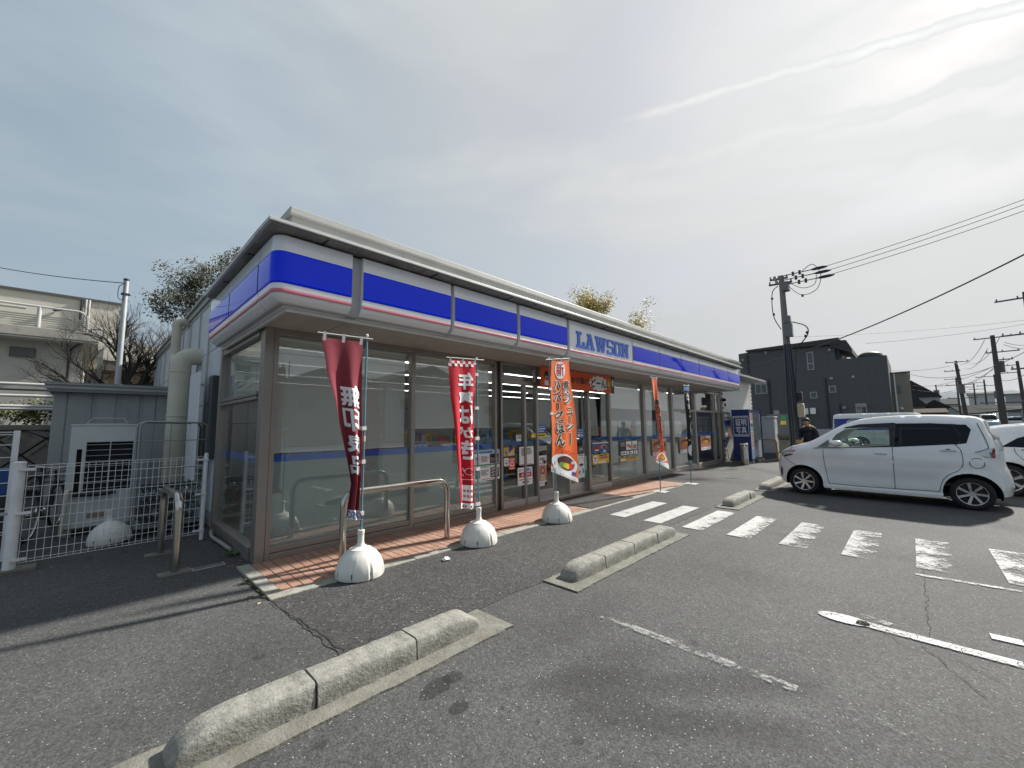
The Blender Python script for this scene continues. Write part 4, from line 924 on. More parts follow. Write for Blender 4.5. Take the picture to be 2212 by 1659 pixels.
# litter and hoses along the yard
b = B(); rd = random.Random(12)
for i in range(70):
    x, y = rd.choice(((rd.uniform(-1.9, -.1), rd.uniform(1.5, 2.3)), (rd.gauss(-.03, .04)-.03, rd.uniform(.2, 2.2)), (rd.uniform(-.3, -.1), rd.uniform(-1.3, .1)))); a = rd.uniform(0, 6.28); k = rd.uniform(.012, .03); c_, s_ = cos(a)*k, sin(a)*k
    b.add([(x-c_, y-s_, .008), (x+s_*.5, y-c_*.5, .012+rd.uniform(0, .01)), (x+c_, y+s_, .008), (x-s_*.5, y+c_*.5, .010)], [(0, 1, 2, 3)], rd.choice((INKBR, mat('dry_leaf', (.22, .14, .06), .8), mat('pale_dry_leaf', (.34, .28, .18), .8))))
tag(b.obj('fallen_leaves', None), 'dry leaves blown against the fence and the corner window', None, None, 'stuff')
o = B().tube(smooth3([(-.06, 1.95, .05), (-.11, 1.6, .045), (-.09, 1.2, .04), (-.07, .9, .03), (-.06, .75, .03)]), .022, 8).obj('white_pipe', mat('dirty_pipe', (.33, .32, .29), .7)); tag(o, 'dirty white pipe lying on the ground along the foot of the side window', 'pipe')
# shed
s = thing('storage_shed', 'dark grey steel storage shed with an overhanging flat roof', 'shed', (-1.09, 5.5, 0))
b = B(); b.box(-.78, .78, .02, 1.6, .0, 2.22); b.obj('wall', GREYP, s)
for x0, x1 in ((-.78, -.62), (-.60, -.30), (-.22, .02), (.10, .36), (.42, .60), (.62, .78)): B().box(x0, x1, -.0, .019, .05, 2.2).obj('ribbed_panel', GREYP, s, .006)
B().prism([(-.92, 2.38), (-.84, 2.20), (.80, 2.20), (.86, 2.38)], -.18, 1.7, 'y').obj('roof', mat('shed_roof_edge', (.17, .175, .17), .5, var=(4, .1)), s, .006)
b = B(); b.box(-.90, .85, -.19, -.182, 2.26, 2.30); b.box(-.90, .85, -.19, -.182, 2.335, 2.36); b.obj('roof_trim', GREYP, s, kind='stuff')
# spare tank base behind the fence
t = thing('tank_base', 'spare white water tank flag base lying behind the mesh fence', 'flag base', (-1.09, 2.42, .0)); o = tank_parts(t); o.scale = (.93, .93, .93); o.rotation_euler = (0, radians(-4), 0); o.location = (0, 0, .02)
# roll cage and crates
cg = thing('roll_cage', 'grey tubular roll cage trolley beside the condenser', 'roll cage', (-.47, 2.5, 0))
TUBEG = mat('grey_tube', (.30, .31, .30), .4, .5, var=(9, .1))
B().tube(bend([(-.40, 0, .15), (-.40, 0, 1.63), (.38, 0, 1.61), (.38, 0, .15)], .09, 6), .015, 10).obj('end_frame', TUBEG, cg); B().tube(bend([(-.40, .6, .15), (-.40, .6, 1.63), (.38, .6, 1.61), (.38, .6, .15)], .09, 6), .015, 10).obj('end_frame', TUBEG, cg)
b = B()
for z in (1.35, .95, .6, .3): b.cyl((-.40, 0, z), (.38, 0, z), .008, n=6); b.cyl((-.40, 0, z), (-.40, .6, z), .008, n=6); b.cyl((.38, 0, z), (.38, .6, z), .008, n=6)
for x in (-.2, 0, .18): b.cyl((x, .6, .15), (x, .6, 1.6), .006, n=6)
b.obj('side_bar', TUBEG, cg, kind='stuff'); B().box(-.40, .38, -.02, .62, .12, .15).obj('deck', TUBEG, cg)
for x in (-.34, .32):
    for y in (.04, .56): B().cyl((x-.015, y, .055), (x+.015, y, .055), .055, n=12).obj('caster', BLACKP, cg)
CRG = mat('dark_crate_plastic', (.035, .045, .05), .5); rd = random.Random(3)
for i, (x, y, z, w, lab) in enumerate(((-.47, 2.62, .152, .62, 'dark lattice crate on the deck of the roll cage'), (-.47, 2.62, .42, .62, 'dark lattice crate stacked second on the roll cage'))):
    cr = thing('crate', lab, 'crate', (x, y, z), 0, 'lattice crates on the roll cage'); b = B()
    for yy in (0, .42):
        for k in range(8): x0 = -w/2+w*k/8; b.cyl((x0, yy, .01), (x0+w/8, yy, .23), .008, n=4); b.cyl((x0+w/8, yy, .01), (x0, yy, .23), .008, n=4)
        b.box(-w/2, w/2, yy-.012, yy+.012, .23, .26); b.box(-w/2, w/2, yy-.012, yy+.012, 0, .02)
    b.box(-w/2, w/2, 0, .42, .0, .01); b.obj('lattice_side', CRG, cr, kind='stuff')
    b = B()
    for k in range(12): b.ball((rd.uniform(-.26, .26), rd.uniform(.06, .36), rd.uniform(.06, .18)), (rd.uniform(.03, .06),)*3, rd.choice((INKW, INKC, INKG, BEIGE)), 7, 4)
    tag(b.obj('crate_contents', None), 'pale odds and ends packed in the %s crate' % ('lower' if i == 0 else 'upper'), None, None, 'stuff').location = (x, y, z)
# bicycles
def bicycle(label, loc, rz, frame_m):
    t = thing('bicycle', label, 'bicycle', loc, rz, 'bicycles behind the mesh fence')
    for x in (-.52, .52):
        o = B().lathe([(.335-.018*cos(a), .018*sin(a)) for a in [2*pi*i/8 for i in range(9)]], (x, 0, .335), 30, ax='y').obj('wheel', BLACKP, t)
        b = B()
        for k in range(18): a = pi*2*k/18; b.cyl((x, 0, .335), (x+.315*cos(a), 0, .335+.315*sin(a)), .0016, n=3, caps=False)
        b.cyl((x, -.03, .335), (x, .03, .335), .022, n=8); b.lathe([(.312, -.012), (.318, 0), (.312, .012), (.306, 0), (.312, -.012)], (x, 0, .335), 24, ax='y'); b.obj('spoke', STEEL, o, kind='stuff')
        B().tube([(x+.37*cos(a), 0, .335+.37*sin(a)) for a in [radians(q) for q in range(20, 171, 15)]], .016, 6).obj('mudguard', BLACKP, t)
    b = B(); hd = Vector((.36, 0, .78)); bb_ = Vector((-.08, 0, .30)); se = Vector((-.22, 0, .72))
    b.tube([hd, Vector((.1, 0, .42)), bb_], .018, 8); b.tube([bb_, se, se+Vector((-.03, 0, .12))], .016, 8); b.tube([bb_, (-.52, 0, .335)], .011, 6); b.tube([se-Vector((0, 0, .06)), (-.52, 0, .335)], .010, 6); b.tube([(.33, 0, .90), hd, (.40, 0, .66), (.52, .05, .335)], .013, 6)
    b.obj('frame', frame_m, t); B().tube(bend([(.15, -.26, .97), (.33, -.25, .98), (.34, 0, .92), (.33, .25, .98), (.15, .26, .97)], .05, 4), .011, 7).obj('handlebar', STEEL, t)
    B().ball((-.25, 0, .87), (.13, .085, .05), None, 12, 8).obj('saddle', BLACKP, t)
    b = B(); 
    for z in (.70, .78, .86, .94): b.tube([(.42, -.17, z), (.70, -.17, z), (.70, .17, z), (.42, .17, z), (.42, -.17, z)], .004, 4)
    for x, y in [(.42+.07*i, s_) for i in range(5) for s_ in (-.17, .17)]+[(.70, -.17+.085*i) for i in range(5)]: b.cyl((x, y, .70), (x, y, .95), .003, n=4)
    b.box(.42, .70, -.17, .17, .695, .70); b.obj('basket', BLACKP, t, kind='stuff')
    B().cyl((-.08, -.05, .30), (-.08, .05, .30), .09, n=14).obj('chain_ring', STEEL, t); B().box(-.70, -.35, -.07, .07, .70, .72).obj('rear_rack', STEEL, t)
    return t
bicycle('black town bicycle parked behind the thick white fence post', (-1.78, 3.95, 0), radians(78), mat('black_bike_frame', (.015, .016, .018), .3))
bicycle('dark blue bicycle parked at the far left behind the mesh gate', (-2.35, 3.4, 0), radians(84), mat('blue_bike_frame', (.02, .10, .3), .3))
o = B().box(-.24, .2, 0, .36, .0, .33).obj('storage_box', mat('blue_box', (.01, .06, .22), .5), None, .02); o.location = (-2.20, 2.9, .70); tag(o, 'blue plastic box behind the mesh gate at the left edge', 'box')
st_ = B().box(-.26, .22, -.02, .38, 0, .70).obj('box_stand', mat('dark_stand', (.03, .03, .035), .6), None, .01); st_.location = (-2.20, 2.9, 0); tag(st_, 'dark stand carrying the blue box at the left edge', 'stand')
# concrete retaining wall with diamond pattern blocks
RW = mat('retaining_block', (.17, .155, .14), .95, var=(6, .25), bump=(50, .5), streak=((3, 3, 1.2), .6, (.08, .075, .065)))
rw = thing('retaining_wall', 'retaining wall of diamond patterned concrete blocks at the left', 'retaining wall', (0, 9, 0))
B().box(-9, 1.5, .06, .5, 0, 1.54).obj('backing', mat('retaining_joint', (.05, .045, .04), .95), rw); B().box(-9, 1.5, -.03, .5, 1.54, 1.66).obj('coping', RW, rw, .01)
def dia(cx, cz, h):
    P4 = [(0, -h), (h, 0), (0, h), (-h, 0)]; Q = [(x*.62, z*.62) for x, z in P4]; b = B(); g = .025
    ks = [(x*(1-g/h), z*(1-g/h)) for x, z in P4]
    cl_ = lambda p: (p[0]+cx, max(0.0, min(1.535, p[1]+cz)))
    def pt(p, y): q = cl_(p); return (q[0], y, q[1])
    vs = [pt(p, .055) for p in ks]+[pt(p, .0) for p in ks]+[pt(p, .0) for p in Q]+[pt((x*.9, z*.9), .03) for x, z in Q]
    b.add(vs, [(i, (i+1) % 4, 4+(i+1) % 4, 4+i) for i in range(4)]+[(4+i, 4+(i+1) % 4, 8+(i+1) % 4, 8+i) for i in range(4)]+[(8+i, 8+(i+1) % 4, 12+(i+1) % 4, 12+i) for i in range(4)]+[(12, 13, 14, 15)])
    return b.obj('block', RW, rw)
h = .36
for r in range(6):
    for i in range(9):
        cx = -4.6+2*h*i+(h if r % 2 else 0); cz = h*r-.1
        if -5 < cx < -1.2 and -.1 < cz < 1.8: dia(cx, cz, h)
# white pipe railings above
WP = mat('white_pipe', (.45, .45, .44), .6)
rl = thing('pipe_railing', 'white three bar pipe railing above the retaining wall', 'railing', (0, 9.2, 0))
for z in (2.03, 2.09, 2.33, 2.60): B().cyl((-9, 0, z), (.2, 0, z-.0), .035, n=8).obj('rail', WP, rl)
B().cyl((-9, .02, 2.47), (.2, .02, 2.47), .022, n=8).obj('rail', mat('dark_pipe', (.06, .06, .06), .5), rl)
for x in (-7, -4.6, -1.4): B().cyl((x, .06, 1.6), (x, .06, 2.62), .03, n=8).obj('post', WP, rl)
# light pole with wire
lp = thing('steel_pole', 'plain galvanised steel pole standing behind the shed', 'pole', (-.95, 10.2, 0))
B().cyl((0, 0, 0), (.0, 0, 5.72), .075, .06, n=14).obj('shaft', mat('galvanised_pole', (.40, .42, .43), .45, .4, var=(6, .12)), lp); B().cyl((0, 0, 5.72), (0, 0, 5.78), .066, n=14).obj('cap', BLACKP, lp)
B().box(-.09, .09, -.09, .09, 5.32, 5.35).obj('band', BLACKP, lp)
def cable(name, label, a, c, sag, r, m, group=None, n=24):
    a = Vector(a); c = Vector(c); b = B(); b.tube([a.lerp(c, i/n)-Vector((0, 0, sag*4*(i/n)*(1-i/n))) for i in range(n+1)], r, 5)
    return tag(b.obj(name, m), label, 'cable', group)
CBL = mat('cable_black', (.02, .02, .022), .6)
cable('overhead_cable', 'single overhead wire from the galvanised pole out of the frame at left', (-.96, 10.2, 5.66), AT(-150, 545, 24), .15, .012, CBL)
B().tube(smooth3([(-.02, -.06, 5.65), (-.14, -.07, 5.5), (-.14, -.08, 5.2), (-.05, -.08, 5.15), (-.04, -.07, 5.33)]), .01, 5).obj('drop_wire', CBL, lp)
# ------------------------------------------------------------------ buildings at left
STUC = mat('beige_stucco', (.54, .52, .46), .85, var=(2, .06), bump=(120, .2), streak=((.9, .9, .22), .4, (.30, .275, .22)))
STUC2 = mat('stained_eave_concrete', (.36, .35, .31), .85, var=(4, .12), streak=((2.5, 2.5, 1.), .75, (.10, .10, .095)))
h1 = thing('utility_building', 'low beige building with a concrete eave slab and a louvred vent', 'building', (-1.8, 16, 0))
B().box(-9, 0, 0, 9, 0, 4.62).obj('wall', STUC, h1); B().box(-9.5, .38, -.75, 9.2, 4.60, 4.66).obj('eave_underside', STUC, h1); B().box(-9.5, .40, -.78, 9.3, 4.665, 4.97).obj('eave_slab', STUC2, h1, .01)
lv = B().box(-1.66, -1.08, -.03, .0, 4.02, 4.36).obj('louvred_vent', mat('vent_frame', (.12, .12, .12), .6), h1)
for i in range(7): B().prism([(-.045, 4.05+.042*i), (-.03, 4.085+.042*i), (-.025, 4.08+.042*i), (-.04, 4.047+.042*i)], -1.63, -1.11, 'x').obj('slat', mat('vent_slat', (.2, .2, .2), .5), lv)
B().tube(bend([(-.02, -.7, 4.55), (-.14, -.25, 4.55), (-.30, -.06, 4.4), (-.30, -.06, 1.0)], .15, 5), .035, 8).obj('drainpipe', BLACKP, h1); B().box(-1.93, -1.9, -.006, 0, .3, 4.6).obj('wall_joint', mat('dark_wall_joint', (.25, .24, .2), .8), h1)  # thin darker strip marks the wall joint
h2 = thing('school_building', 'taller beige building behind with a flat dark roof edge', 'building', (-.9, 26, 0))
B().box(-16, .3, 0, 12, 0, 8.52).obj('wall', STUC, h2); B().box(-16, .36, -.1, 12, 8.52, 8.64).obj('roof_edge', mat('dark_roof_edge', (.08, .08, .08), .6), h2)
b = B(); b.cyl((-1.28, -.1, 4.5), (-1.28, -.1, 8.5), .05, n=8); b.obj('drainpipe', BLACKP, h2); B().cyl((-1.12, -.1, 4.5), (-1.12, -.1, 8.55), .06, n=8).obj('drainpipe', WP, h2); B().cyl((-1.0, -.1, 4.5), (-1.0, -.1, 8.55), .05, n=8).obj('drainpipe', WP, h2)
B().box(-.85, -.35, -.06, 0, 6.5, 7.0).obj('window', mat('window_dark_frame', (.05, .05, .05), .5), h2); B().box(-.80, -.40, -.075, -.061, 6.55, 6.95).obj('pane', mat('bright_pane', (.6, .6, .6), .2), h2)
B().cyl((-2.2, -.35, 7.75), (-1.95, -.1, 7.85), .12, .08, n=10).obj('floodlight', BLACKP, h2)
GRID = mat('grid_fence', (.42, .41, .36), .6)
gt = thing('roof_screen', 'ribbed screen and conduit pipes on the roof of the low beige building', 'roof screen', (-2.6, 19.5, 4.97))
b = B()
for i in range(14): b.box(-8, .75, -.02, .02, .06+.085*i, .06+.085*i+.05)
b.obj('louvre_blade', GRID, gt, kind='stuff'); B().cyl((-.55, -.1, 0), (-.55, -.1, 1.55), .07, n=10).obj('post', WP, gt); B().tube(bend([(-8, -.12, 1.55), (.65, -.12, 1.55), (.8, -.12, 1.3), (.8, -.12, 0)], .15, 4), .045, 8).obj('conduit', WP, gt)
B().cyl((-8, -.12, 1.42), (-.9, -.12, 1.42), .06, n=8).obj('conduit', GRID, gt)
for x in (-.02, .22, .40): B().tube([(x, -.6, 0), (x, -.6, .32+.1*(x < 0)), (x+.02, -.62, .4)], .06, 8).obj('vent_pipe', WP, gt)
h3 = thing('annex_building', 'low annex with a pale roof band and dark open eave behind the bare tree', 'building', (.3, 24, 0))
B().box(-1.2, 9, 1, 6, 0, 4.6).obj('wall', mat('annex_brown', (.16, .125, .08), .85, var=(3, .3)), h3); B().box(-1.5, 9, -.2, 6, 5.1, 6.05).obj('roof_band', STUC, h3); B().box(-1.5, 9, -.15, 6, 4.6, 5.09).obj('eave_underside', mat('annex_eave', (.09, .085, .07), .8), h3)
B().box(-.75, 2, .9, 1, 1.8, 4.0).obj('pale_screen', mat('annex_screen', (.52, .42, .34), .7), h3)
# ------------------------------------------------------------------ vegetation
BARK = mat('dark_bark', (.045, .038, .032), .95, var=(12, .3), bump=(40, .8)); BARK2 = mat('grey_bark', (.12, .105, .085), .95, var=(12, .3))
def branch_tree(t, base, rules, seed, bark, twigs=True):
    """recursive limbs -> trunk object; returns the tips"""
    rd = random.Random(seed); b = B(); tips = []
    def grow(p, d, ln, r, lv):
        pts = [p]; rr = [r]; n = 4 if lv < 3 else 3
        for i in range(n):
            d = (d+Vector((rd.uniform(-1, 1), rd.uniform(-1, 1), rd.uniform(-.5, 1)*rules['up']))*rules['wob']).normalized(); p = p+d*(ln/n); pts.append(p); rr.append(r*(1-.42*(i+1)/n))
        b.tube(pts, rr, 7 if lv < 2 else 4 if lv < 4 else 3, caps=lv == 0)
        if lv >= rules['lv'] or r < .0028: tips.append((p, d)); return
        tips.append((p, d)) if lv >= rules['lv']-1 else None
        k = rd.choice(rules['k'])
        for j in range(k):
            i = rd.randint(1, n) if j else n
            nd = (d*rules['fwd']+Vector((rd.uniform(-1, 1), rd.uniform(-1, 1), rd.uniform(-.6, .9)))*rules['spread']).normalized()
            grow(pts[i], nd, ln*rd.uniform(.62, .86), rr[i]*(.80 if j == 0 else .62), lv+1)
    for i, (p, d, ln, r) in enumerate(base):
        if i == 0 and len(base) > 5 and rules['lv'] > 2:   # the stem itself: the limbs below carry on from it
            q = [Vector(p)+Vector(d).normalized()*ln*k/6+Vector((noise.noise(Vector((k*.7, seed, 0))), noise.noise(Vector((seed, k*.7, 0))), 0))*.06*k/6 for k in range(7)]; b.tube(q, [r*(1-.35*k/6) for k in range(7)], 9); continue
        grow(Vector(p), Vector(d).normalized(), ln, r, 0)
    b.obj('trunk', bark, t, **({'kind': 'stuff'} if rules['lv'] < 3 else {})); return tips
bt = thing('bare_tree', 'leafless dark cherry tree spreading behind the grey shed', 'tree', (-.55, 12.6, 0))
branch_tree(bt, [((.1, 0, 0), (-.02, 0, 1), 2.9, .17), ((.1, 0, 2.6), (-.35, -.1, .85), 1.0, .15), ((.1, 0, 2.6), (.6, .1, .8), .85, .12), ((-.15, 0, 2.3), (-1, -.2, .45), 1.0, .10), ((-.1, .1, 3.0), (-.2, .3, 1), 1.0, .09), ((-.3, 0, 2.6), (-.9, .3, .7), 1.0, .08), ((.2, 0, 2.9), (.25, -.2, 1), .95, .09), ((.4, 0, 2.9), (.7, .2, .7), .85, .07)],
            dict(lv=5, k=(3, 4, 4), fwd=1., spread=.8, up=.55, wob=.18), 21, BARK)
def leaves(t, tips, per, size, spread, m, seed, name='crown', lob=1.):
    rd = random.Random(seed); vs = []; fs = []
    for p, d in tips:
        for _ in range(per):
            q = p+Vector((rd.gauss(0, 1), rd.gauss(0, 1), rd.gauss(0, .8)))*spread; a = Vector((rd.uniform(-1, 1), rd.uniform(-1, 1), rd.uniform(-1, .6))).normalized(); c = a.orthogonal().normalized(); k = size*rd.uniform(.5, 1.3); o = len(vs)
            vs += [q, q+a*k*.5+c*k*.3, q+a*k, q+a*k*.5-c*k*.3]; fs.append((o, o+1, o+2, o+3))
    b = B(); b.v = vs; b.f = fs; b.m = [0]*len(fs); b.sm = [False]*len(fs)
    return b.obj(name, m, t)
def leafmat(name, c1, c2):
    m = mat(name, c1, .6, var=(1.3, .35)); nt = m.node_tree; b = nt.nodes['Principled BSDF']; b.inputs['Subsurface Weight'].default_value = 0
    g = nt.nodes.new('ShaderNodeNewGeometry'); mx = nt.nodes.new('ShaderNodeMix'); mx.data_type = 'RGBA'; mx.inputs['B'].default_value = (*c2, 1)
    nt.links.new(g.outputs['Random Per Island'], mx.inputs['Factor']); src = b.inputs['Base Color'].links[0].from_socket; nt.links.new(src, mx.inputs['A']); nt.links.new(mx.outputs['Result'], b.inputs['Base Color']); return m
lt = thing('evergreen_tree', 'half bare evergreen tree rising behind the left corner of the store roof', 'tree', (3.75, 17.5, .75))
tips = branch_tree(lt, [((0, 0, 0), (-.05, 0, 1), 4.4, .22), ((-.1, 0, 4.0), (-.55, 0, .8), 1.55, .11), ((0, 0, 4.2), (.3, 0, 1), 2.0, .12), ((-.1, 0, 4.2), (-.15, .2, 1), 1.9, .12), ((-.1, 0, 3.7), (-.85, .1, .55), 1.6, .10), ((0, 0, 4.2), (-.4, -.3, 1), 1.75, .10), ((0, 0, 4.2), (.7, -.3, .9), 1.8, .10)], dict(lv=5, k=(2, 3, 3), fwd=1., spread=.72, up=.9, wob=.15), 5, BARK2)
leaves(lt, [x for x in tips if noise.noise(x[0]*.9) > -.34 and x[0].z < 9.2], 40, .11, .165, leafmat('evergreen_leaf', (.030, .045, .018), (.07, .06, .028)), 3)
gk = thing('ginkgo_tree', 'yellow leaved ginkgo tree top showing above the store roof', 'tree', (26.6, 13.6, .35))
tips = branch_tree(gk, [((0, 0, 0), (0, 0, 1), 8.4, .2), ((0, 0, 7.6), (0, 0, 1), 1.7, .10), ((0, 0, 7.5), (.5, -.4, .8), 1.6, .08), ((0, 0, 7.2), (-.6, .4, .7), 1.6, .08), ((0, 0, 7.8), (.3, .3, .9), 1.5, .07), ((0, 0, 7), (-.4, -.3, .8), 1.7, .08), ((0, 0, 6.8), (1, -1.2, .45), 2.0, .08), ((0, 0, 6.4), (1.2, -1.4, .3), 2.2, .08), ((0, 0, 6.6), (-.9, 1.0, .4), 1.9, .08)], dict(lv=4, k=(2, 3, 3), fwd=1.3, spread=.5, up=1.0, wob=.10), 9, BARK2)
leaves(gk, tips, 22, .19, .26, leafmat('ginkgo_leaf', (.55, .40, .05), (.36, .33, .07)), 6)
sh = thing('garden_shrub', 'leafy green shrub growing on top of the retaining wall', 'shrub', (-2.5, 9.7, 1.6))
tips = branch_tree(sh, [((x, 0, 0), (rd.uniform(-.5, .5), 0, 1), .28, .015) for x in [-1.6+.27*i for i in range(11)]], dict(lv=2, k=(3, 4), fwd=.8, spread=.9, up=.4, wob=.3), 4, BARK2)
leaves(sh, tips, 16, .075, .09, leafmat('shrub_leaf', (.06, .10, .02), (.14, .13, .03)), 8)
# ------------------------------------------------------------------ vehicles
CARW = mat('pearl_white_paint', (.87, .87, .86), .25, .0, coat=1.); TINT = mat('privacy_glass', (.006, .0065, .007), .05, spec=.3)
CGL = glass_mat('car_glass', (.70, .80, .72), 1., 0., .06); RUB = mat('tyre_rubber', (.018, .018, .019), .8, var=(20, .15)); ALLOY = mat('alloy_rim', (.55, .55, .56), .25, .9)
CHR = mat('chrome', (.75, .75, .76), .08, 1.); REDL = mat('red_lamp_lens', (.25, .005, .01), .12, coat=1.); CLRL = mat('clear_lamp_lens', (.50, .51, .52), .08, .6, coat=1.); SEAM = mat('panel_gap', (.05, .05, .055), .6); CABIN = mat('cabin_trim', (.10, .095, .085), .8); SEATM = mat('seat_cloth', (.30, .28, .24), .9)
def inpoly(p, poly):
    r = False; n = len(poly)
    for i in range(n):
        (x1, y1), (x2, y2) = poly[i][:2], poly[(i+1) % n][:2]
        if (y1 > p[1]) != (y2 > p[1]) and p[0] < (x2-x1)*(p[1]-y1)/(y2-y1)+x1: r = not r
    return r
def resample(pl, d, closed=False):
    out = []; P = list(pl)+([pl[0]] if closed else [])
    for a, c in zip(P[:-1], P[1:]):
        n = max(1, int(math.hypot(c[0]-a[0], c[1]-a[1])/d)); out += [(a[0]+(c[0]-a[0])*i/n, a[1]+(c[1]-a[1])*i/n) for i in range(n)]
    return out if closed else out+[P[-1]]
def spline(pl, n=5):
    out = []
    for i in range(len(pl)-1):
        p0, p1, p2, p3 = pl[max(i-1, 0)], pl[i], pl[i+1], pl[min(i+2, len(pl)-1)]
        for k in range(n):
            t = k/n; out.append(tuple(.5*(2*p1[j]+(p2[j]-p0[j])*t+(2*p0[j]-5*p1[j]+4*p2[j]-p3[j])*t*t+(3*p1[j]-p0[j]-3*p2[j]+p3[j])*t**3) for j in (0, 1)))
    return out+[tuple(pl[-1])]
def region(outer, holes, d):
    o = resample(outer, d, True); loops = [o]+[resample(h, d, True) for h in holes]; pts = []; ed = []
    for l in loops: k = len(pts); ed += [(k+i, k+(i+1) % len(l)) for i in range(len(l))]; pts += l
    xs = [p[0] for p in o]; zs = [p[1] for p in o]; nx = int((max(xs)-min(xs))/d); nz = int((max(zs)-min(zs))/d)
    for i in range(1, nx+1):
        for j in range(1, nz+1):
            p = (min(xs)+i*d+.31*d*(j % 2), min(zs)+j*d)
            if inpoly(p, o) and not any(inpoly(p, h) for h in holes) and min((p[0]-q[0])**2+(p[1]-q[1])**2 for q in pts[:sum(len(l) for l in loops)]) > (.45*d)**2: pts.append(p)
    vs, _, fs, *_ = delaunay_2d_cdt([Vector(p) for p in pts], ed, [], 0, 1e-6)
    keep = []
    for f in fs:
        c = (sum(vs[i][0] for i in f)/3, sum(vs[i][1] for i in f)/3)
        if inpoly(c, o) and not any(inpoly(c, h) for h in holes): keep.append(tuple(f))
    return [tuple(v) for v in vs], keep
def sstep(a, b, x): t = min(1, max(0, (x-a)/(b-a))); return t*t*(3-2*t)
def make_car(name, label, cat, loc, rz, sp, paint_m, group=None):
    """x forward, z up. sp: top = side outline from rear bottom over the roof to front bottom, arches = [(x, r)], hw, belt, windows, ..."""
    t = thing(name, label, cat, loc, rz, group)
    top = spline(sp['top'], 5); zb = sp['zb']; bot = []
    x = top[-1][0]
    for ax, r in sorted(sp['arches'], reverse=True):
        bot += [(ax+r*cos(a), max(zb, sp['wz']+r*sin(a))) for a in [radians(-25+230*i/16) for i in range(17)] if sp['wz']+r*sin(a) >= zb-.02]
    outline = top+bot
    hw, belt, R = sp['hw'], sp['belt'], sp.get('R', .10); x0, x1 = min(p[0] for p in top), max(p[0] for p in top)
    segs = list(zip(top[:-1], top[1:]))
    def dtop(p):
        m = 9
        for a, c in segs:
            ux, uz = c[0]-a[0], c[1]-a[1]; l = ux*ux+uz*uz; k = 0 if l == 0 else min(1, max(0, ((p[0]-a[0])*ux+(p[1]-a[1])*uz)/l)); m = min(m, (p[0]-a[0]-ux*k)**2+(p[1]-a[1]-uz*k)**2)
        return sqrt(m)
    def Wf(x, z):
        w = hw-sp.get('nose', .14)*sstep(x1-.65, x1+.05, x)**1.5-sp.get('tail', .09)*sstep(-x0-.6, -x0+.05, -x)**1.5
        w -= max(0, z-belt)*sp.get('tumble', .24); w -= max(0, .42-z)*.12
        w += .020*math.exp(-((z-belt+.15-.04*x)/.045)**2)-.022*math.exp(-((z-.44)/.11)**2)
        for ax, r in sp['arches']:
            q = math.hypot(x-ax, z-sp['wz']); w += .020*math.exp(-((q-r)/.06)**2)
        return w
    def side(x, z, s, off=0.):
        d = dtop((x, z)); ins = 0
        if d < R: k = 1-d/R; ins = R*(1-sqrt(max(0, 1-k*k)))*.85
        return Vector((x, s*(Wf(x, z)-ins+off), z))
    holes = [resample(w['pts'], .05, True) for w in sp['windows'] if w.get('clear')]
    vs, fs = region(outline, holes, .075); b = B()
    for s in (1, -1): b.add([side(x, z, s) for x, z in vs], [f if s > 0 else f[::-1] for f in fs], None, True)
    tp = resample(top, .075)
    def cross(i, t_, off=0.):
        i = max(0, min(len(tp)-1, i)); x, z = tp[i]; w = side(x, z, 1).y; a = tp[max(i-1, 0)]; c = tp[min(i+1, len(tp)-1)]; tx, tz = c[0]-a[0], c[1]-a[1]; l = math.hypot(tx, tz); nx, nz = -tz/l, tx/l
        if nx*(x-(x0+x1)/2)+nz*(z-.6) < 0: nx, nz = -nx, -nz
        bl = sp.get('bulge', .10)*(sstep(x1-.5, x1, x)+sstep(-x0-.5, -x0, -x)) if z < 1.25 else .03; cr = sp.get('crown', .025)
        k = 1-abs(t_)**2.4; return Vector((x+nx*(cr*k*(1-bl*5)+bl*k+off), w*t_, z+nz*(cr*k+off)))
    T_ = [-1, -.9, -.7, -.4, 0, .4, .7, .9, 1]; n = len(T_); ws_idx = []
    for g in sp.get('glass', []):
        if g.get('clear'): ws_idx.append(g)
    def idx(x, rear=False):
        c = [(abs(p[0]-x), i) for i, p in enumerate(tp) if p[1] > sp['belt']-.35]; return min(c)[1]
    gl = [(min(idx(g['x0']), idx(g['x1'])), max(idx(g['x0']), idx(g['x1'])), g) for g in sp.get('glass', [])]
    fsx = []
    for i in range(len(tp)-1):
        for j in range(n-1):
            if any(g.get('clear') and a <= i < c and 0 < j < n-2 for a, c, g in gl): continue
            fsx.append((i*n+j, i*n+j+1, (i+1)*n+j+1, (i+1)*n+j))
    b.add([cross(i, q) for i in range(len(tp)) for q in T_], fsx, None, True)
    me = b.mesh('body', paint_m, merge=True)
    try: me.set_sharp_from_angle(angle=radians(55))
    except Exception: pass
    o = bpy.data.objects.new('body', me); COL.objects.link(o); o.parent = t; body = o
    for a, c, g in gl:
        b = B(); tt = g.get('t', .9); ts = [-tt+2*tt*k/8 for k in range(9)]
        b.add([cross(i, q, .004) for i in range(a, c+1) for q in ts], [(i*9+j, i*9+j+1, (i+1)*9+j+1, (i+1)*9+j) for i in range(c-a) for j in range(8)], None, True); b.obj(g['name'], g['m'], t)
    for w in sp['windows']:
        vs, fs = region(w['pts'], [], .07)
        for s in ((1, -1) if not w.get('one') else (w['one'],)):
            b = B(); b.add([side(x, z, s, w.get('off', .004)) for x, z in vs], fs, None, True); b.obj(w['name'], w['m'], t)
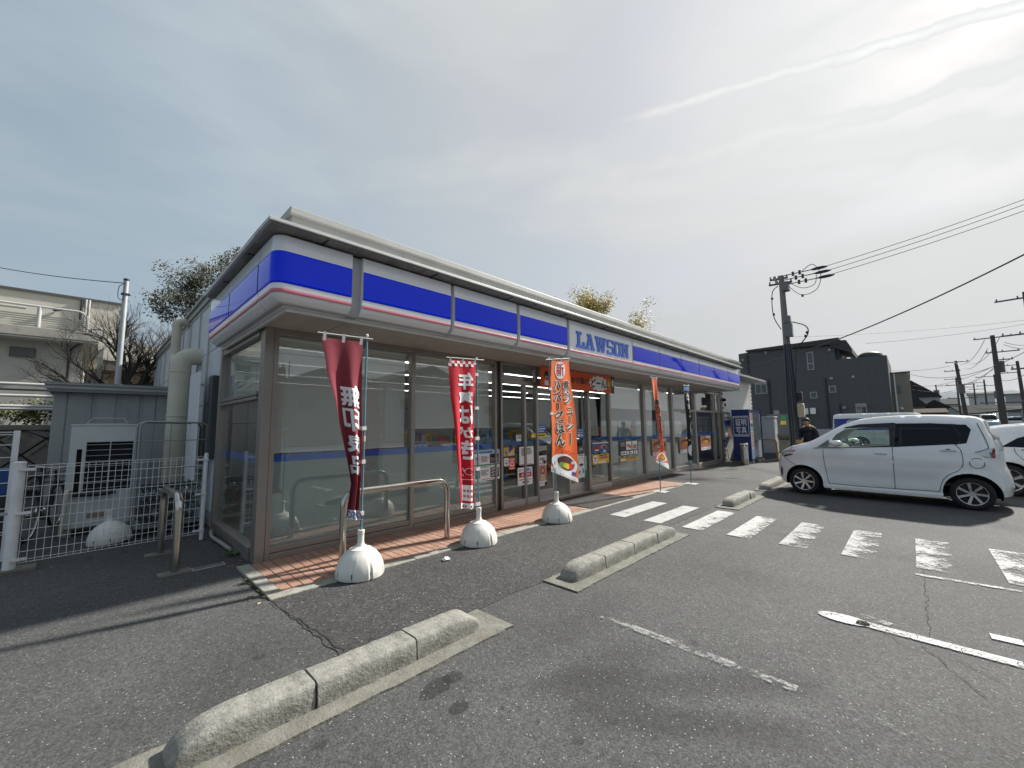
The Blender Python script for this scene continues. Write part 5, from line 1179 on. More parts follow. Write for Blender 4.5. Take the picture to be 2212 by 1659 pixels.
    for sm in sp.get('seams', []):
        q = resample(spline(sm, 6), .03); b = B(); k = len(q)
        for s in (1, -1):
            V = []
            for i, p in enumerate(q):
                a = q[max(i-1, 0)]; c = q[min(i+1, k-1)]; l = math.hypot(c[0]-a[0], c[1]-a[1]) or 1; nx, nz = -(c[1]-a[1])/l*.005, (c[0]-a[0])/l*.005
                V += [side(p[0]+nx, p[1]+nz, s, .0025), side(p[0]-nx, p[1]-nz, s, .0025)]
            b.add(V, [(2*i, 2*i+1, 2*i+3, 2*i+2) for i in range(k-1)])
        b.obj('door_gap', SEAM, body, kind='stuff')
    for x, z in sp.get('handles', []):
        for s in (1, -1):
            c = side(x, z, s, .014); B().ball(side(x, z+.004, s, -.012), (.055, .014, .03), SEAM, 12, 6).obj('handle_recess', SEAM, t); B().box(c.x-.095, c.x+.095, c.y-.011, c.y+.011, c.z-.012, c.z+.012).obj('door_handle', CHR, t, .008)
    if sp.get('mirror'):
        x, z = sp['mirror']
        for s in (1, -1):
            c = side(x, z, s, .10); o = B().ball(c, (.115, .10, .066), None, 16, 10).obj('mirror', paint_m, t); B().box(x-.03, x+.02, min(s*(abs(c.y)-.12), c.y), max(s*(abs(c.y)-.12), c.y), z-.06, z-.035).obj('mirror_arm', BLACKP, o); B().box(x-.06, x+.112, c.y-.075, c.y+.085, z-.006, z+.010).obj('turn_signal', CLRL, o)
            B().quad((x-.062, c.y-.08, z-.05), (x-.062, c.y+.08, z-.05), (x-.062, c.y+.08, z+.05), (x-.062, c.y-.08, z+.05)).obj('mirror_glass', DARK, o)
    wr = sp['wz']
    for ax, r in sp['arches']:
        yw = sp['hw']-.03
        A = [radians(-28+236*i/18) for i in range(19)]
        for s in (1, -1):
            b = B()
            pts = [(ax+(r+.004)*cos(a), max(zb-.0, wr+(r+.004)*sin(a))) for a in A]; ins = [s*(yw-.33)]*len(pts)
            b.add([(x, s*(Wf(x, z)-.012), z) for x, z in pts]+[(x, s*(yw-.33), z) for x, z in pts], [(i, i+1, 19+i+1, 19+i) for i in range(18)])
            b.add([(x, s*(yw-.33), z) for x, z in pts], [tuple(range(19))]); b.obj('wheel_well', DARK, t)
        for s in (1, -1):
            W_ = B(); w2 = .085; T2 = [(wr*.70, -w2), (wr*.80, -w2-.008), (wr*.95, -w2-.002), (wr, -w2+.022), (wr, w2-.022), (wr*.95, w2+.002), (wr*.80, w2+.008), (wr*.70, w2)]
            cy = s*(yw-w2-.005); wh = W_.lathe(T2, (ax, cy, wr), 36, ax='y').obj('wheel', RUB, t)
            r_ = B(); yo = s*(w2-.002); rr = wr*.715
            r_.lathe([(rr, yo), (rr*.94, yo+s*.004), (rr*.91, yo-s*.008), (rr*.88, yo-s*.05)], (ax, cy, wr), 36, ALLOY, 'y')
            ns = sp.get('spokes', 7)
            for k in range(ns):
                a = 2*pi*k/ns+.3; ca, sa = cos(a), sin(a); P = lambda rad, tan, y: (ax+ca*rad-sa*tan, cy+y, wr+sa*rad+ca*tan)
                tw = .34*sp.get('twist', 0.); w0, w1 = rr*.085, rr*sp.get('spoke_w', .17); y0, y1 = yo-s*.012, yo-s*.002
                q = [P(rr*.14, -w0, y0), P(rr*.14, w0, y0), P(rr*.92, w1+rr*tw, y1), P(rr*.92, -w1*.35+rr*tw, y1)]; back = [(x, y-s*.025, z) for x, y, z in q]
                r_.add(q+back, [(0, 1, 2, 3), (0, 1, 5, 4), (1, 2, 6, 5), (3, 0, 4, 7)], ALLOY)
            r_.cyl((ax, cy+yo-s*.03, wr), (ax, cy+yo-s*.004, wr), rr*.17, n=16, m=ALLOY)
            r_.obj('rim', None, wh); B().cyl((ax, cy+yo-s*.075, wr), (ax, cy+yo-s*.05, wr), rr*.93, n=28).obj('brake_disc', mat('dark_disc_metal', (.03, .03, .032), .5, .5), wh)  # near-black disc closes the rim behind the spokes
    b = B(); b.box(x0+.25, x1-.25, -hw+.12, hw-.12, zb+.0, zb+.06); b.obj('underbody', DARK, t)
    if sp.get('sill'):
        a, c, z0, z1 = sp['sill']
        for s in (1, -1):
            y1 = s*(hw+.005); y0 = s*(hw-.12); B().box(a, c, min(y0, y1), max(y0, y1), z0, z1).obj('side_skirt', paint_m, t, .015)
    if sp.get('cabin'):
        fz, dx = sp['cabin']
        B().box(dx-1.9, dx+.05, -hw+.14, hw-.14, fz-.05, fz).obj('cabin_floor', CABIN, t); B().ball((dx+.02, 0, fz+.52), (.22, hw-.14, .13), None, 14, 8).obj('dashboard', CABIN, t)
        for y in (-.33, .33):
            o = B().box(dx-1.0, dx-.5, y-.24, y+.24, fz+.15, fz+.30).obj('seat', SEATM, t, .05); B().add([(dx-1.0, y-.23, fz+.28), (dx-.88, y-.23, fz+.28), (dx-1.05, y-.21, fz+.86), (dx-1.15, y-.21, fz+.86), (dx-1.0, y+.23, fz+.28), (dx-.88, y+.23, fz+.28), (dx-1.05, y+.21, fz+.86), (dx-1.15, y+.21, fz+.86)], [(0, 1, 2, 3), (4, 5, 6, 7), (0, 1, 5, 4), (1, 2, 6, 5), (2, 3, 7, 6), (3, 0, 4, 7)]).obj('backrest', SEATM, o, .04)
            B().box(dx-1.14, dx-1.05, y-.12, y+.12, fz+.87, fz+1.05).obj('headrest', SEATM, o, .03)
        c = Vector((dx-.30, -.33, fz+.60)); b = B(); b.tube([c+Vector((.05*sin(a)*.6, .18*cos(a), .18*sin(a))) for a in [2*pi*i/20 for i in range(21)]], .014, 6); b.tube([c+Vector((0, -.17, 0)), c, c+Vector((0, .17, 0))], .012, 5); b.obj('steering_wheel', BLACKP, t)
    return t, side, cross, idx, tp, body
# silver white minivan ----------------------------------------------------
sp = dict(hw=.735, belt=.98, zb=.19, wz=.27, R=.105, arches=[(1.19, .345), (-1.21, .345)], spokes=7, twist=.45, spoke_w=.16, tumble=.26, nose=.15, tail=.10, bulge=.10,
  top=[(-1.56, .24), (-1.585, .40), (-1.56, .60), (-1.52, .78), (-1.525, .98), (-1.50, 1.14), (-1.45, 1.38), (-1.40, 1.52), (-1.24, 1.58), (-.8, 1.612), (-.3, 1.612), (.12, 1.578), (.41, 1.485), (.63, 1.362), (.92, 1.175), (1.10, 1.085), (1.35, 1.01), (1.54, .915), (1.63, .80), (1.665, .62), (1.685, .42), (1.66, .25), (1.56, .19)],
  windows=[dict(name='side_window', m=BLACKP, off=.002, pts=[(-.30, 1.035), (-.34, 1.48), (-.30, 1.49), (.20, 1.465), (.42, 1.41), (.46, 1.385), (.10, 1.40), (-.24, 1.40), (-.235, 1.06), (.52, 1.0), (.66, 1.0), (.93, .985), (.995, .965), (.50, .99)]),
           dict(name='front_door_glass', m=CGL, clear=1, off=-.003, pts=[(-.235, 1.06), (-.24, 1.40), (.10, 1.40), (.42, 1.37), (.575, 1.26), (.64, 1.17), (.60, 1.005)]),
           dict(name='quarter_glass', m=CGL, clear=1, off=-.003, pts=[(.90, .995), (.70, 1.16), (.68, 1.005)]),
           dict(name='rear_door_glass', m=TINT, pts=[(-.30, 1.035), (-.34, 1.475), (-.80, 1.475), (-1.06, 1.455), (-1.15, 1.25), (-1.10, 1.10), (-1.07, 1.105)]),
           dict(name='rear_quarter_glass', m=TINT, pts=[(-1.085, 1.10), (-1.165, 1.25), (-1.075, 1.45), (-1.23, 1.445), (-1.285, 1.36), (-1.215, 1.125)]),
           dict(name='pillar_cover', m=BLACKP, off=.0034, pts=[(-1.04, 1.10), (-1.12, 1.25), (-1.03, 1.46), (-1.11, 1.455), (-1.21, 1.25), (-1.13, 1.11)]),
           dict(name='window_frame', m=BLACKP, off=.0065, pts=[(-.37, 1.07), (-.375, 1.10), (-.39, 1.395), (-.98, 1.385), (-1.01, 1.365), (-.41, 1.375), (-.40, 1.075)]),
           dict(name='headlight', m=CLRL, off=.006, pts=[(1.625, .80), (1.55, .885), (1.40, .935), (1.28, .915), (1.36, .82), (1.52, .765)]),
           dict(name='headlight_trim', m=BLACKP, off=.009, pts=[(1.60, .79), (1.52, .80), (1.38, .84), (1.36, .82), (1.52, .765)]),
           dict(name='fog_trim', m=BLACKP, off=.004, pts=[(1.655, .44), (1.62, .56), (1.60, .50), (1.61, .36), (1.64, .33)]),
           dict(name='tail_lamp', m=CLRL, off=.006, pts=[(-1.32, .965), (-1.44, 1.03), (-1.50, 1.05), (-1.47, .89), (-1.41, .885)]),
           dict(name='tail_lamp', m=REDL, off=.007, pts=[(-1.505, 1.05), (-1.525, 1.04), (-1.52, .88), (-1.475, .885)])],
  glass=[dict(name='windscreen', m=CGL, clear=1, x0=.30, x1=.95, t=.9), dict(name='rear_glass', m=TINT, x0=-1.41, x1=-1.49, t=.85)],
  seams=[[(.80, .955), (.80, .72), (.77, .40), (.75, .27)], [(-.27, 1.03), (-.262, .7), (-.25, .25)], [(-1.08, 1.10), (-1.14, 1.0), (-1.15, .80), (-1.10, .67), (-.97, .58), (-.88, .46), (-.83, .28)], [(.75, .265), (.2, .255), (-.83, .275)],
         [(-1.31+.085*cos(a), .79+.083*sin(a)) for a in [2*pi*i/24 for i in range(25)]], [(-1.36, 1.47), (-1.42, 1.25), (-1.455, 1.08), (-1.44, 1.035), (-1.30, .97)], [(1.30, 1.01), (1.42, .95)], [(1.30, .60), (1.42, .66), (1.55, .765)]],
  handles=[(-.095, .905), (-.99, .995)], mirror=(.56, 1.085), sill=(-.87, .845, .165, .235), cabin=(.42, .62))
make_car('minivan', 'silver white minivan parked nose in towards the store', 'car', (9.2275+.735*.996, -4.8395-.735*.0902, 0), radians(84.82), sp, CARW, None)
# white hatchback ----------------------------------------------------------
sp2 = dict(hw=.85, belt=.93, zb=.20, wz=.315, R=.13, arches=[(1.30, .37), (-1.25, .37)], spokes=6, twist=.1, spoke_w=.2, tumble=.34,
  top=[(-1.92, .28), (-1.98, .48), (-1.95, .70), (-1.93, .90), (-1.88, 1.06), (-1.80, 1.22), (-1.70, 1.30), (-1.45, 1.35), (-.9, 1.43), (-.2, 1.45), (.35, 1.36), (.85, 1.08), (1.2, .97), (1.65, .86), (1.88, .70), (1.95, .45), (1.90, .25), (1.8, .20)],
  windows=[dict(name='side_window', m=TINT, pts=[(-1.28, .98), (-1.05, 1.16), (-.6, 1.31), (-.1, 1.34), (.3, 1.27), (.72, 1.0), (-.2, .95)]), dict(name='tail_lamp', m=REDL, off=.006, pts=[(-1.72, .95), (-1.90, 1.0), (-1.92, .80), (-1.84, .82)]), dict(name='headlight', m=CLRL, off=.006, pts=[(1.55, .82), (1.85, .72), (1.86, .62), (1.62, .70)])],
  glass=[dict(name='windscreen', m=TINT, x0=.40, x1=.85, t=.9), dict(name='rear_glass', m=TINT, x0=-1.86, x1=-1.72, t=.8)],
  seams=[[(-1.12, .96), (-1.10, .85), (-1.0, .70), (-.85, .52), (-.82, .28)], [(-.1, .95), (-.1, .26)], [(.85, .98), (.82, .3)], [(-1.36+.09*cos(a), .79+.09*sin(a)) for a in [2*pi*i/24 for i in range(25)]], [(-1.78, 1.22), (-1.70, 1.08), (-1.70, .85), (-1.78, .6)]], handles=[(-.95, .93)], mirror=(.55, 1.02))
make_car('hatchback', 'white hatchback at the right edge, partly hidden behind the silver minivan', 'car', (12.33, -7.98, 0), radians(-92), sp2, mat('white_car_paint', (.72, .73, .73), .2, .05, coat=1.))
# delivery van ----------------------------------------------------------------
sp3 = dict(hw=.86, belt=1.15, zb=.24, wz=.33, R=.10, arches=[(1.55, .38), (-1.15, .38)], spokes=5, tumble=.12, nose=.08, tail=.03, bulge=.06,
  top=[(-2.35, .35), (-2.38, .7), (-2.36, 1.3), (-2.32, 1.80), (-2.25, 1.95), (-1.9, 1.985), (0, 1.99), (.95, 1.97), (1.30, 1.90), (1.75, 1.50), (2.05, 1.17), (2.25, 1.02), (2.36, .75), (2.38, .45), (2.30, .26)],
  windows=[dict(name='cab_window', m=TINT, pts=[(.75, 1.20), (.75, 1.74), (1.28, 1.74), (1.68, 1.38), (1.78, 1.20)]), dict(name='blue_livery', m=mat('navy_livery', (.008, .03, .22), .3), off=.003, pts=[(-2.34, 1.06), (-2.30, 1.73), (.62, 1.73), (.62, 1.06)])],
  glass=[dict(name='windscreen', m=TINT, x0=1.35, x1=2.05, t=.9)], seams=[[(.68, 1.85), (.66, .3)], [(1.86, 1.15), (1.9, .6), (1.2, .75)], [(-.6, 1.90), (-.6, .3)]], mirror=(1.62, 1.30))
r_ = AT(1797, 895, 30.5); VY = r_.y; VX = r_.x
v, side, *_ = make_car('delivery_van', 'white delivery van with a dark blue lettered band, beyond the silver minivan', 'van', (VX+.86, VY-2.35, 0), radians(-90), sp3, mat('van_white', (.72, .72, .72), .3, coat=.6))
b = B()
for s in (1, -1):
    S_ = (lambda u, w, k=1, s=s: side(-1.74+1.7*(u if s < 0 else 1-u), 1.25+.42*w, s, .012))
    put_text(b, 'OCS', S_, 0, 1, 0, 1, INKW, .05, 6)
b.obj('livery_lettering', None, v)
# small cars far off -----------------------------------------------------------
sp4 = dict(hw=.73, belt=.98, zb=.2, wz=.28, R=.12, arches=[(1.15, .33), (-1.2, .33)], spokes=6, tumble=.2,
  top=[(-1.65, .3), (-1.68, .7), (-1.62, 1.3), (-1.5, 1.66), (-1.2, 1.72), (0, 1.74), (.5, 1.64), (.95, 1.18), (1.2, 1.06), (1.55, .92), (1.66, .6), (1.62, .25)],
  windows=[dict(name='side_window', m=TINT, pts=[(-1.35, 1.05), (-1.3, 1.52), (.3, 1.52), (.78, 1.08)])], glass=[dict(name='windscreen', m=TINT, x0=.50, x1=.98, t=.9), dict(name='headlight', m=CLRL, x0=1.40, x1=1.56, t=.85)], mirror=(.7, 1.08))
q = AT(2142, 921, 64)
make_car('small_car', 'pale teal small car facing the lot beyond the two white cars', 'car', (q.x+1.4, q.y, .45), radians(176), sp4, mat('teal_car_paint', (.20, .34, .38), .2, .2, coat=1.))
q = AT(2182, 905, 110)
make_car('small_car', 'tiny white car parked far off beside the tall dark utility pole', 'car', (q.x, q.y, .45), radians(100), sp4, MATS['white_car_paint'])
q = AT(2205, 945, 17.5)
make_car('black_car', 'black car showing over the white hatchback at the right edge', 'car', (q.x+1.2, q.y-1.9, 0), radians(95), dict(sp2, windows=sp2['windows'][:1], seams=[], handles=[]), mat('black_car_paint', (.012, .012, .014), .15, coat=1.))
# ------------------------------------------------------------------ far end of the store
bt_ = thing('photo_booth', 'dark blue photo booth with white sign characters and a grey curtain', 'photo booth', (16.15, -.37, 0))
NAVY = mat('navy_booth', (.004, .022, .15), .35, coat=.3); WPAN = mat('booth_white_panel', (.62, .62, .62), .4)
B().box(0, .05, -.62, 0, .10, 2.05).obj('front_panel', NAVY, bt_, .006); B().box(.05, 1.75, -.60, -.55, 1.92, 2.05).box(.05, 1.75, -.55, 0, 2.0, 2.05).obj('top', NAVY, bt_); B().box(.05, 1.75, -.03, 0, .1, 2.0).obj('back', NAVY, bt_); B().box(1.70, 1.75, -.62, -.03, .1, 2.05).obj('end_panel', NAVY, bt_)
B().box(.05, 1.7, -.60, -.03, .10, .16).obj('floor', BLACKP, bt_)
fp = B().box(.052, .46, -.615, -.56, .16, 1.92).obj('notice_panel', mat('pale_pink_panel', (.62, .44, .46), .45), bt_)
b = B(); S_ = planeS((.05, -.617, .16), (.41, 0, 0), (0, 0, 1.76))
for v0, v1, m in ((.0, .20, INKC), (.22, .60, INKW), (.62, .70, INKC), (.78, .83, INKW), (.70, .76, INKGR)): put_rect(b, S_, .1, .9, v0, v1, m)
for k in range(9): put_rect(b, lift(S_, 2), .18, .82, .25+.038*k, .268+.038*k, INKP)
b.obj('print', None, fp, kind='stuff')
b = B(); n = 40; vs = [(.50+.95*i/n, -.60-.022*sin(i*1.1)-.012*sin(i*.43)-.05*(z == .85)*(i/n), z) for z in (.85, 1.95) for i in range(n+1)]
b.add(vs, [(i, i+1, n+2+i, n+1+i) for i in range(n)], None, True); b.obj('curtain', mat('grey_curtain', (.20, .205, .20), .9), bt_)
B().box(.50, 1.5, -.45, -.06, .16, .55).obj('stool_box', WPAN, bt_); B().box(1.2, 1.68, -.58, -.1, .16, 1.9).obj('inner_panel', WPAN, bt_)
for x, y in ((.05, -.58), (.9, -.58), (1.45, -.58), (.1, -.1), (1.5, -.1)): B().box(x, x+.22, y-.06, y+.1, .0, .098).obj('concrete_block', CONC, bt_, .006)
b = B(); S_ = planeS((-.0, -.04, 1.02), (0, -.54, 0), (0, 0, .78), .003)
put_rect(b, S_, .0, 1, 0, 1, INKW); put_rect(b, lift(S_, 2), .03, .97, .03, .97, NAVY)
for i in range(13):
    for v in (.045, .925): put_rect(b, lift(S_, 3), .05+.07*i, .09+.07*i, v, v+.03, INKW)
put_rect(b, lift(S_, 3), .05, .95, .09, .105, INKW); put_rect(b, lift(S_, 3), .05, .95, .895, .91, INKW)
put_text(b, '証明', lift(S_, 3), .16, .86, .52, .86, INKW, .018); put_text(b, '写真', lift(S_, 3), .16, .86, .15, .48, INKW, .018)
b.obj('sign', None, bt_, kind='stuff')
ab = thing('ash_bin', 'stainless cylindrical ash bin with a paper notice in front of the photo booth', 'ash bin', (15.42, -.93, 0))
B().cyl((0, 0, .02), (0, 0, .70), .125, n=28).obj('bin', STEEL, ab); B().lathe([(.128, .70), (.14, .71), (.14, .775), (.125, .79), (.06, .795), (.0, .795)], n=28).obj('lid', CHR, ab); B().cyl((0, 0, 0), (0, 0, .02), .13, n=28).obj('base_ring', BLACKP, ab)
b = B(); A = [radians(188+10*i) for i in range(9)]; b.add([(.1275*cos(a), .1275*sin(a), z) for z in (.22, .66) for a in A], [(i, i+1, 10+i, 9+i) for i in range(8)], None, True); b.obj('paper_notice', mat('creased_paper', (.66, .66, .64), .7, var=(14, .15)), ab)
nc = thing('notice_case', 'slim glass fronted notice case on the white tile wall', 'notice case', (16.02, -.016, .90))
B().box(0, .9, -.09, 0, 0, 1.08).obj('frame', ALU, nc, .006); b = B(); S_ = planeS((.05, -.092, .06), (.8, 0, 0), (0, 0, .96))
for u0, u1, v0, v1, m in ((0, 1, 0, 1, INKG), (.1, .9, .72, .96, INKW), (.1, .9, .45, .68, INKB), (.1, .5, .25, .42, INKGR), (.55, .9, .05, .42, INKP), (.1, .5, .04, .2, INKW), (.2, .8, .8, .84, INKR)): put_rect(b, lift(S_, 1 if u1 == 1 else 2), u0, u1, v0, v1, m)
b.obj('notice_print', None, nc, kind='stuff')
cm_ = thing('security_camera', 'small black security camera high on the white tile wall', 'camera', (16.3, -.02, 2.46)); B().box(-.04, .04, -.03, .005, -.06, .06).obj('bracket', BLACKP, cm_); B().ball((-.02, -.09, .0), (.07, .07, .065), None, 14, 8).obj('dome', BLACKP, cm_)
al = thing('alarm_lamp', 'red alarm lamp on a white plate below the security camera', 'alarm', (16.42, -.018, 2.26)); B().box(-.11, .08, -.03, 0, -.09, .09).obj('plate', WHITE, al, .006); B().box(-.0, .09, -.10, -.031, -.05, .07).obj('red_lens', REDL, al, .012)
tp2 = B().tube([(0, -.03, .5), (.03, -.05, .4), (.06, -.05, .3), (.02, -.06, .15), (-.03, -.05, .05)], .012, 6).obj('garden_hose', CBL, None); tp2.location = (16.45, 0, 0); tag(tp2, 'short black hose hanging by the foot of the white tile wall', 'hose')
cb = thing('electrical_cabinet', 'pale grey electrical cabinet on a dark plinth behind the photo booth', 'cabinet', (19.0, -1.19, 0))
CABM = mat('cabinet_grey', (.40, .41, .40), .45, var=(3, .05), streak=((2, 2, .5), .25, (.28, .28, .26)))
B().box(0, .55, 0, .95, .25, 1.72).obj('casing', CABM, cb, .006); B().box(-.03, .58, -.03, .98, 1.72, 1.80).obj('top_cover', CABM, cb, .01); B().box(0, .55, 0, .95, 0, .249).obj('plinth', mat('cabinet_plinth', (.12, .125, .13), .7), cb)
d_ = B().box(.03, .52, -.016, -.001, .30, 1.68).obj('door', mat('cabinet_door', (.55, .55, .53), .4), cb, .004); B().box(.42, .46, -.03, -.017, .85, 1.05).obj('handle', BLACKP, d_)
b = B()
for z, x in ((1.5, .1), (1.42, .14), (1.3, .1)): b.box(x, x+.12, -.019, -.0165, z, z+.05)
b.obj('warning_label', INKG, d_, kind='stuff')
oh = thing('orange_hoop_rail', 'orange painted hoop rail in front of the grey cabinet', 'guard rail', (18.35, -1.36, 0)); B().tube(bend([(0, 1.0, 0), (0, 1.0, .86), (0, 0, .84), (0, 0, 0)], .16, 7), .035, 12).obj('hoop', mat('orange_paint', (.50, .20, .02), .45, var=(8, .12)), oh)
# ------------------------------------------------------------------ person
SKIN = mat('skin', (.42, .24, .16), .6); JKT = mat('navy_jacket', (.012, .014, .028), .8); YEL = mat('yellow_collar', (.55, .33, .03), .7); HAIR = mat('black_hair', (.012, .011, .011), .6); TRS = mat('dark_trousers', (.02, .02, .025), .85)
q = AT(1746, 912, 15.6)
pe = thing('person', 'person in a dark jacket with a yellow collar looking down, holding a tan pouch', 'person', (q.x, q.y, 0), radians(155))
def skin(name, V, E, Rr, m, par, sub=2):
    me = bpy.data.meshes.new(name); me.from_pydata(V, E, []); o = bpy.data.objects.new(name, me); COL.objects.link(o)
    o.modifiers.new('skin', 'SKIN'); 
    for i, r in enumerate(Rr):
        sv = me.skin_vertices[0].data[i]; sv.radius = (r, r) if not isinstance(r, tuple) else r
    me.skin_vertices[0].data[0].use_root = True
    s = o.modifiers.new('sub', 'SUBSURF'); s.levels = sub; s.render_levels = sub
    dg = bpy.context.evaluated_depsgraph_get(); m2 = bpy.data.meshes.new_from_object(o.evaluated_get(dg)); bpy.data.objects.remove(o); bpy.data.meshes.remove(me)
    o = bpy.data.objects.new(name, m2); m2.materials.clear(); m2.materials.append(m); m2.polygons.foreach_set('use_smooth', [True]*len(m2.polygons)); COL.objects.link(o); o.parent = par; return o
# local +x is the way the person faces
V = [(0, 0, .92), (.0, 0, 1.08), (.02, 0, 1.25), (.04, 0, 1.36), (.0, .09, .86), (.02, .10, .48), (-.02, .10, .09), (.10, .11, .04), (.0, -.09, .86), (.02, -.10, .48), (-.02, -.10, .09), (.10, -.11, .04)]
skin('body', V, [(0, 1), (1, 2), (2, 3), (0, 4), (4, 5), (5, 6), (6, 7), (0, 8), (8, 9), (9, 10), (10, 11)], [(.14, .15), (.14, .16), (.14, .18), (.08, .10), .085, .06, .045, .04, .085, .06, .045, .04], TRS, pe)
V = [(.01, 0, .88), (.0, 0, 1.08), (.02, 0, 1.25), (.04, 0, 1.345), (.03, .19, 1.31), (.02, .26, 1.06), (.16, .20, .90), (.03, -.19, 1.31), (.02, -.26, 1.06), (.20, -.14, .95)]
skin('jacket', V, [(0, 1), (1, 2), (2, 3), (3, 4), (4, 5), (5, 6), (3, 7), (7, 8), (8, 9)], [(.165, .19), (.16, .19), (.155, .20), (.09, .12), .075, .062, .05, .075, .062, .05], JKT, pe)
hd = skin('head', [(.05, 0, 1.38), (.08, 0, 1.45), (.115, 0, 1.53), (.10, 0, 1.60)], [(0, 1), (1, 2), (2, 3)], [.05, .06, (.085, .075), .06], SKIN, pe)
B().ball((.075, 0, 1.575), (.095, .082, .085), None, 14, 9).obj('hair', HAIR, hd)
b = B(); b.ball((.205, 0, 1.50), (.018, .014, .02), SKIN, 8, 5)
for s in (1, -1): b.ball((.09, s*.08, 1.52), (.018, .012, .03), SKIN, 8, 5); b.ball((.182, s*.032, 1.535), (.009, .013, .007), INKK, 8, 5)
b.box(.178, .188, -.022, .022, 1.455, 1.462, INKR); b.obj('face', None, hd, kind='stuff')
B().tube([(.11, .11, 1.30), (.02, .12, 1.385), (-.05, 0, 1.41), (.02, -.12, 1.385), (.11, -.11, 1.30)], [.03, .04, .045, .04, .03], 8).obj('collar', YEL, pe)
for s, w in ((1, Vector((.165, .195, .885))), (-1, Vector((.215, -.135, .945)))):
    h = Vector((.10, -.25*s, -.65 if s > 0 else -.15)).normalized(); V = [w, w+h*.05, w+h*.09]; E = [(0, 1), (1, 2)]; R2 = [(.026, .02), (.036, .018), (.038, .016)]; sd_ = h.cross(Vector((1, 0, 0))).normalized()
    for k, ln in enumerate((.06, .07, .066, .05)):
        a = w+h*.095+sd_*(.017*(k-1.5)); i0 = len(V); cu = Vector((.6, 0, -.4)).normalized(); V += [a, a+h*ln*.55, a+h*ln*.8+cu*ln*.3]; E += [(2, i0), (i0, i0+1), (i0+1, i0+2)]; R2 += [.009, .0085, .007]
    a = w+h*.03-sd_*.03; i0 = len(V); V += [a, a+h*.035-sd_*.02+Vector((.02, 0, 0))]; E += [(1, i0), (i0, i0+1)]; R2 += [.011, .009]
    skin('hand', V, E, R2, SKIN, pe, 1)
pc = B().box(-.05, .05, -.09, .09, -.05, .06).obj('pouch', mat('tan_pouch', (.50, .32, .12), .6), None, .015); pm = Matrix.Translation((q.x, q.y, 0)) @ Matrix.Rotation(radians(155), 4, 'Z') @ Vector((.30, -.12, .93)); pc.location = pm; pc.rotation_euler = (0, 0, radians(155)); tag(pc, 'tan pouch held by the person in the dark jacket', 'pouch')
# ------------------------------------------------------------------ utility pole with fittings
def upole(label, base, top, r0, r1, arms=(), boxes=(), m=None, sleeves=0, group='utility poles', extras=True):
    base = Vector(base); top = Vector(top); t = thing('utility_pole', label, 'utility pole', base, 0, group); T = top-base; m = m or mat('pole_concrete', (.17, .17, .165), .85, var=(5, .1), streak=((5, 5, .6), .4, (.12, .12, .11)))
    B().cyl((0, 0, 0), T, r0, r1, n=16).obj('shaft', m, t)
    sc = T.z/9
    for z, ln, ang, dx in arms:
        p = T*(z/T.z); d = Vector((cos(ang), sin(ang), 0)); o = B().box(-ln/2+dx, ln/2+dx, -.04*sc, .04*sc, -.04*sc, .04*sc).obj('cross_arm', mat('arm_steel', (.10, .10, .10), .5, .4), t); o.location = p; o.rotation_euler = (0, 0, ang)
        b = B()
        for k in range(3): x = dx-ln*.45+ln*.45*k; b.lathe([(.02*sc, .04*sc), (.045*sc, .07*sc), (.025*sc, .1*sc), (.045*sc, .13*sc), (.02*sc, .17*sc)], (x, 0, 0), 8)
        b.obj('insulator', mat('insulator_grey', (.25, .24, .23), .4), o, kind='stuff')
    for z, w, h, dx, dy in boxes:
        p = T*(z/T.z); o = B().cyl((dx, dy, -h/2), (dx, dy, h/2), w/2, n=12).obj('transformer', mat('transformer_grey', (.13, .135, .14), .5), t); o.location = p
    return t
pb = AT(1718, 958, 22.); pt_ = AT(1683, 597, 22.)
pt_.x = pb.x; pt_.y = pb.y+.02; pb.z = 0
up = upole('near grey concrete utility pole standing in front of the dark grey house', pb, pt_, .19, .105, [(pt_.z-.35, .9, radians(-80), -.05), (pt_.z-.12, .7, radians(-80), -.1)], [])
Tz = pt_.z
B().box(-.24, .18, -.26, .02, Tz-.75, Tz-.35).obj('switch_box', mat('switch_grey', (.13, .135, .14), .5), up, .02); B().box(-.34, -.04, -.28, .06, Tz-2.9, Tz-2.3).obj('relay_box', mat('switch_grey', (.13, .135, .14), .5), up, .02); B().box(-.32, -.06, -.24, .02, Tz-2.28, Tz-1.95).obj('relay_box', MATS['switch_grey'], up, .02)
B().cyl((-.05, .28, Tz+.02), (-.05, .18, Tz-.35), .06, n=8).obj('arrester', MATS['insulator_grey'], up)
b = B()
for y, x in ((-.12, -.18), (.02, -.22), (.13, -.19), (-.2, -.08)): b.tube([(x, y, .0), (x*.95, y*.95, 2.8), (x*.7, y*.7, Tz-3.2)], .035, 6)
b.obj('cable_cover', mat('cable_cover', (.035, .045, .06), .5), up, kind='stuff')
b = B(); b.tube(smooth3([(-.05, .16, Tz-.45), (-.1, .40, Tz-.75), (-.1, .42, Tz-1.8), (-.12, .16, Tz-2.5)]), .02, 6); b.tube(smooth3([(-.1, -.2, Tz-2.2), (-.15, -.75, Tz-2.5), (-.15, -.8, Tz-2.9), (-.15, -.38, Tz-3.5), (-.15, -.3, Tz-4.2), (-.15, -.2, Tz-5.4)]), .024, 6); b.tube(smooth3([(-.1, -.2, Tz-.5), (-.2, -.7, Tz-1.1), (-.2, -1.25, Tz-1.0), (-.2, -1.45, Tz-.4), (-.2, -1.2, Tz+.15), (-.2, -.8, Tz-.05)]), .014, 6); b.tube(smooth3([(-.1, -.2, Tz-.35), (-.2, -.75, Tz-.8), (-.2, -1.2, Tz-.75), (-.2, -1.3, Tz-.35)]), .014, 6)
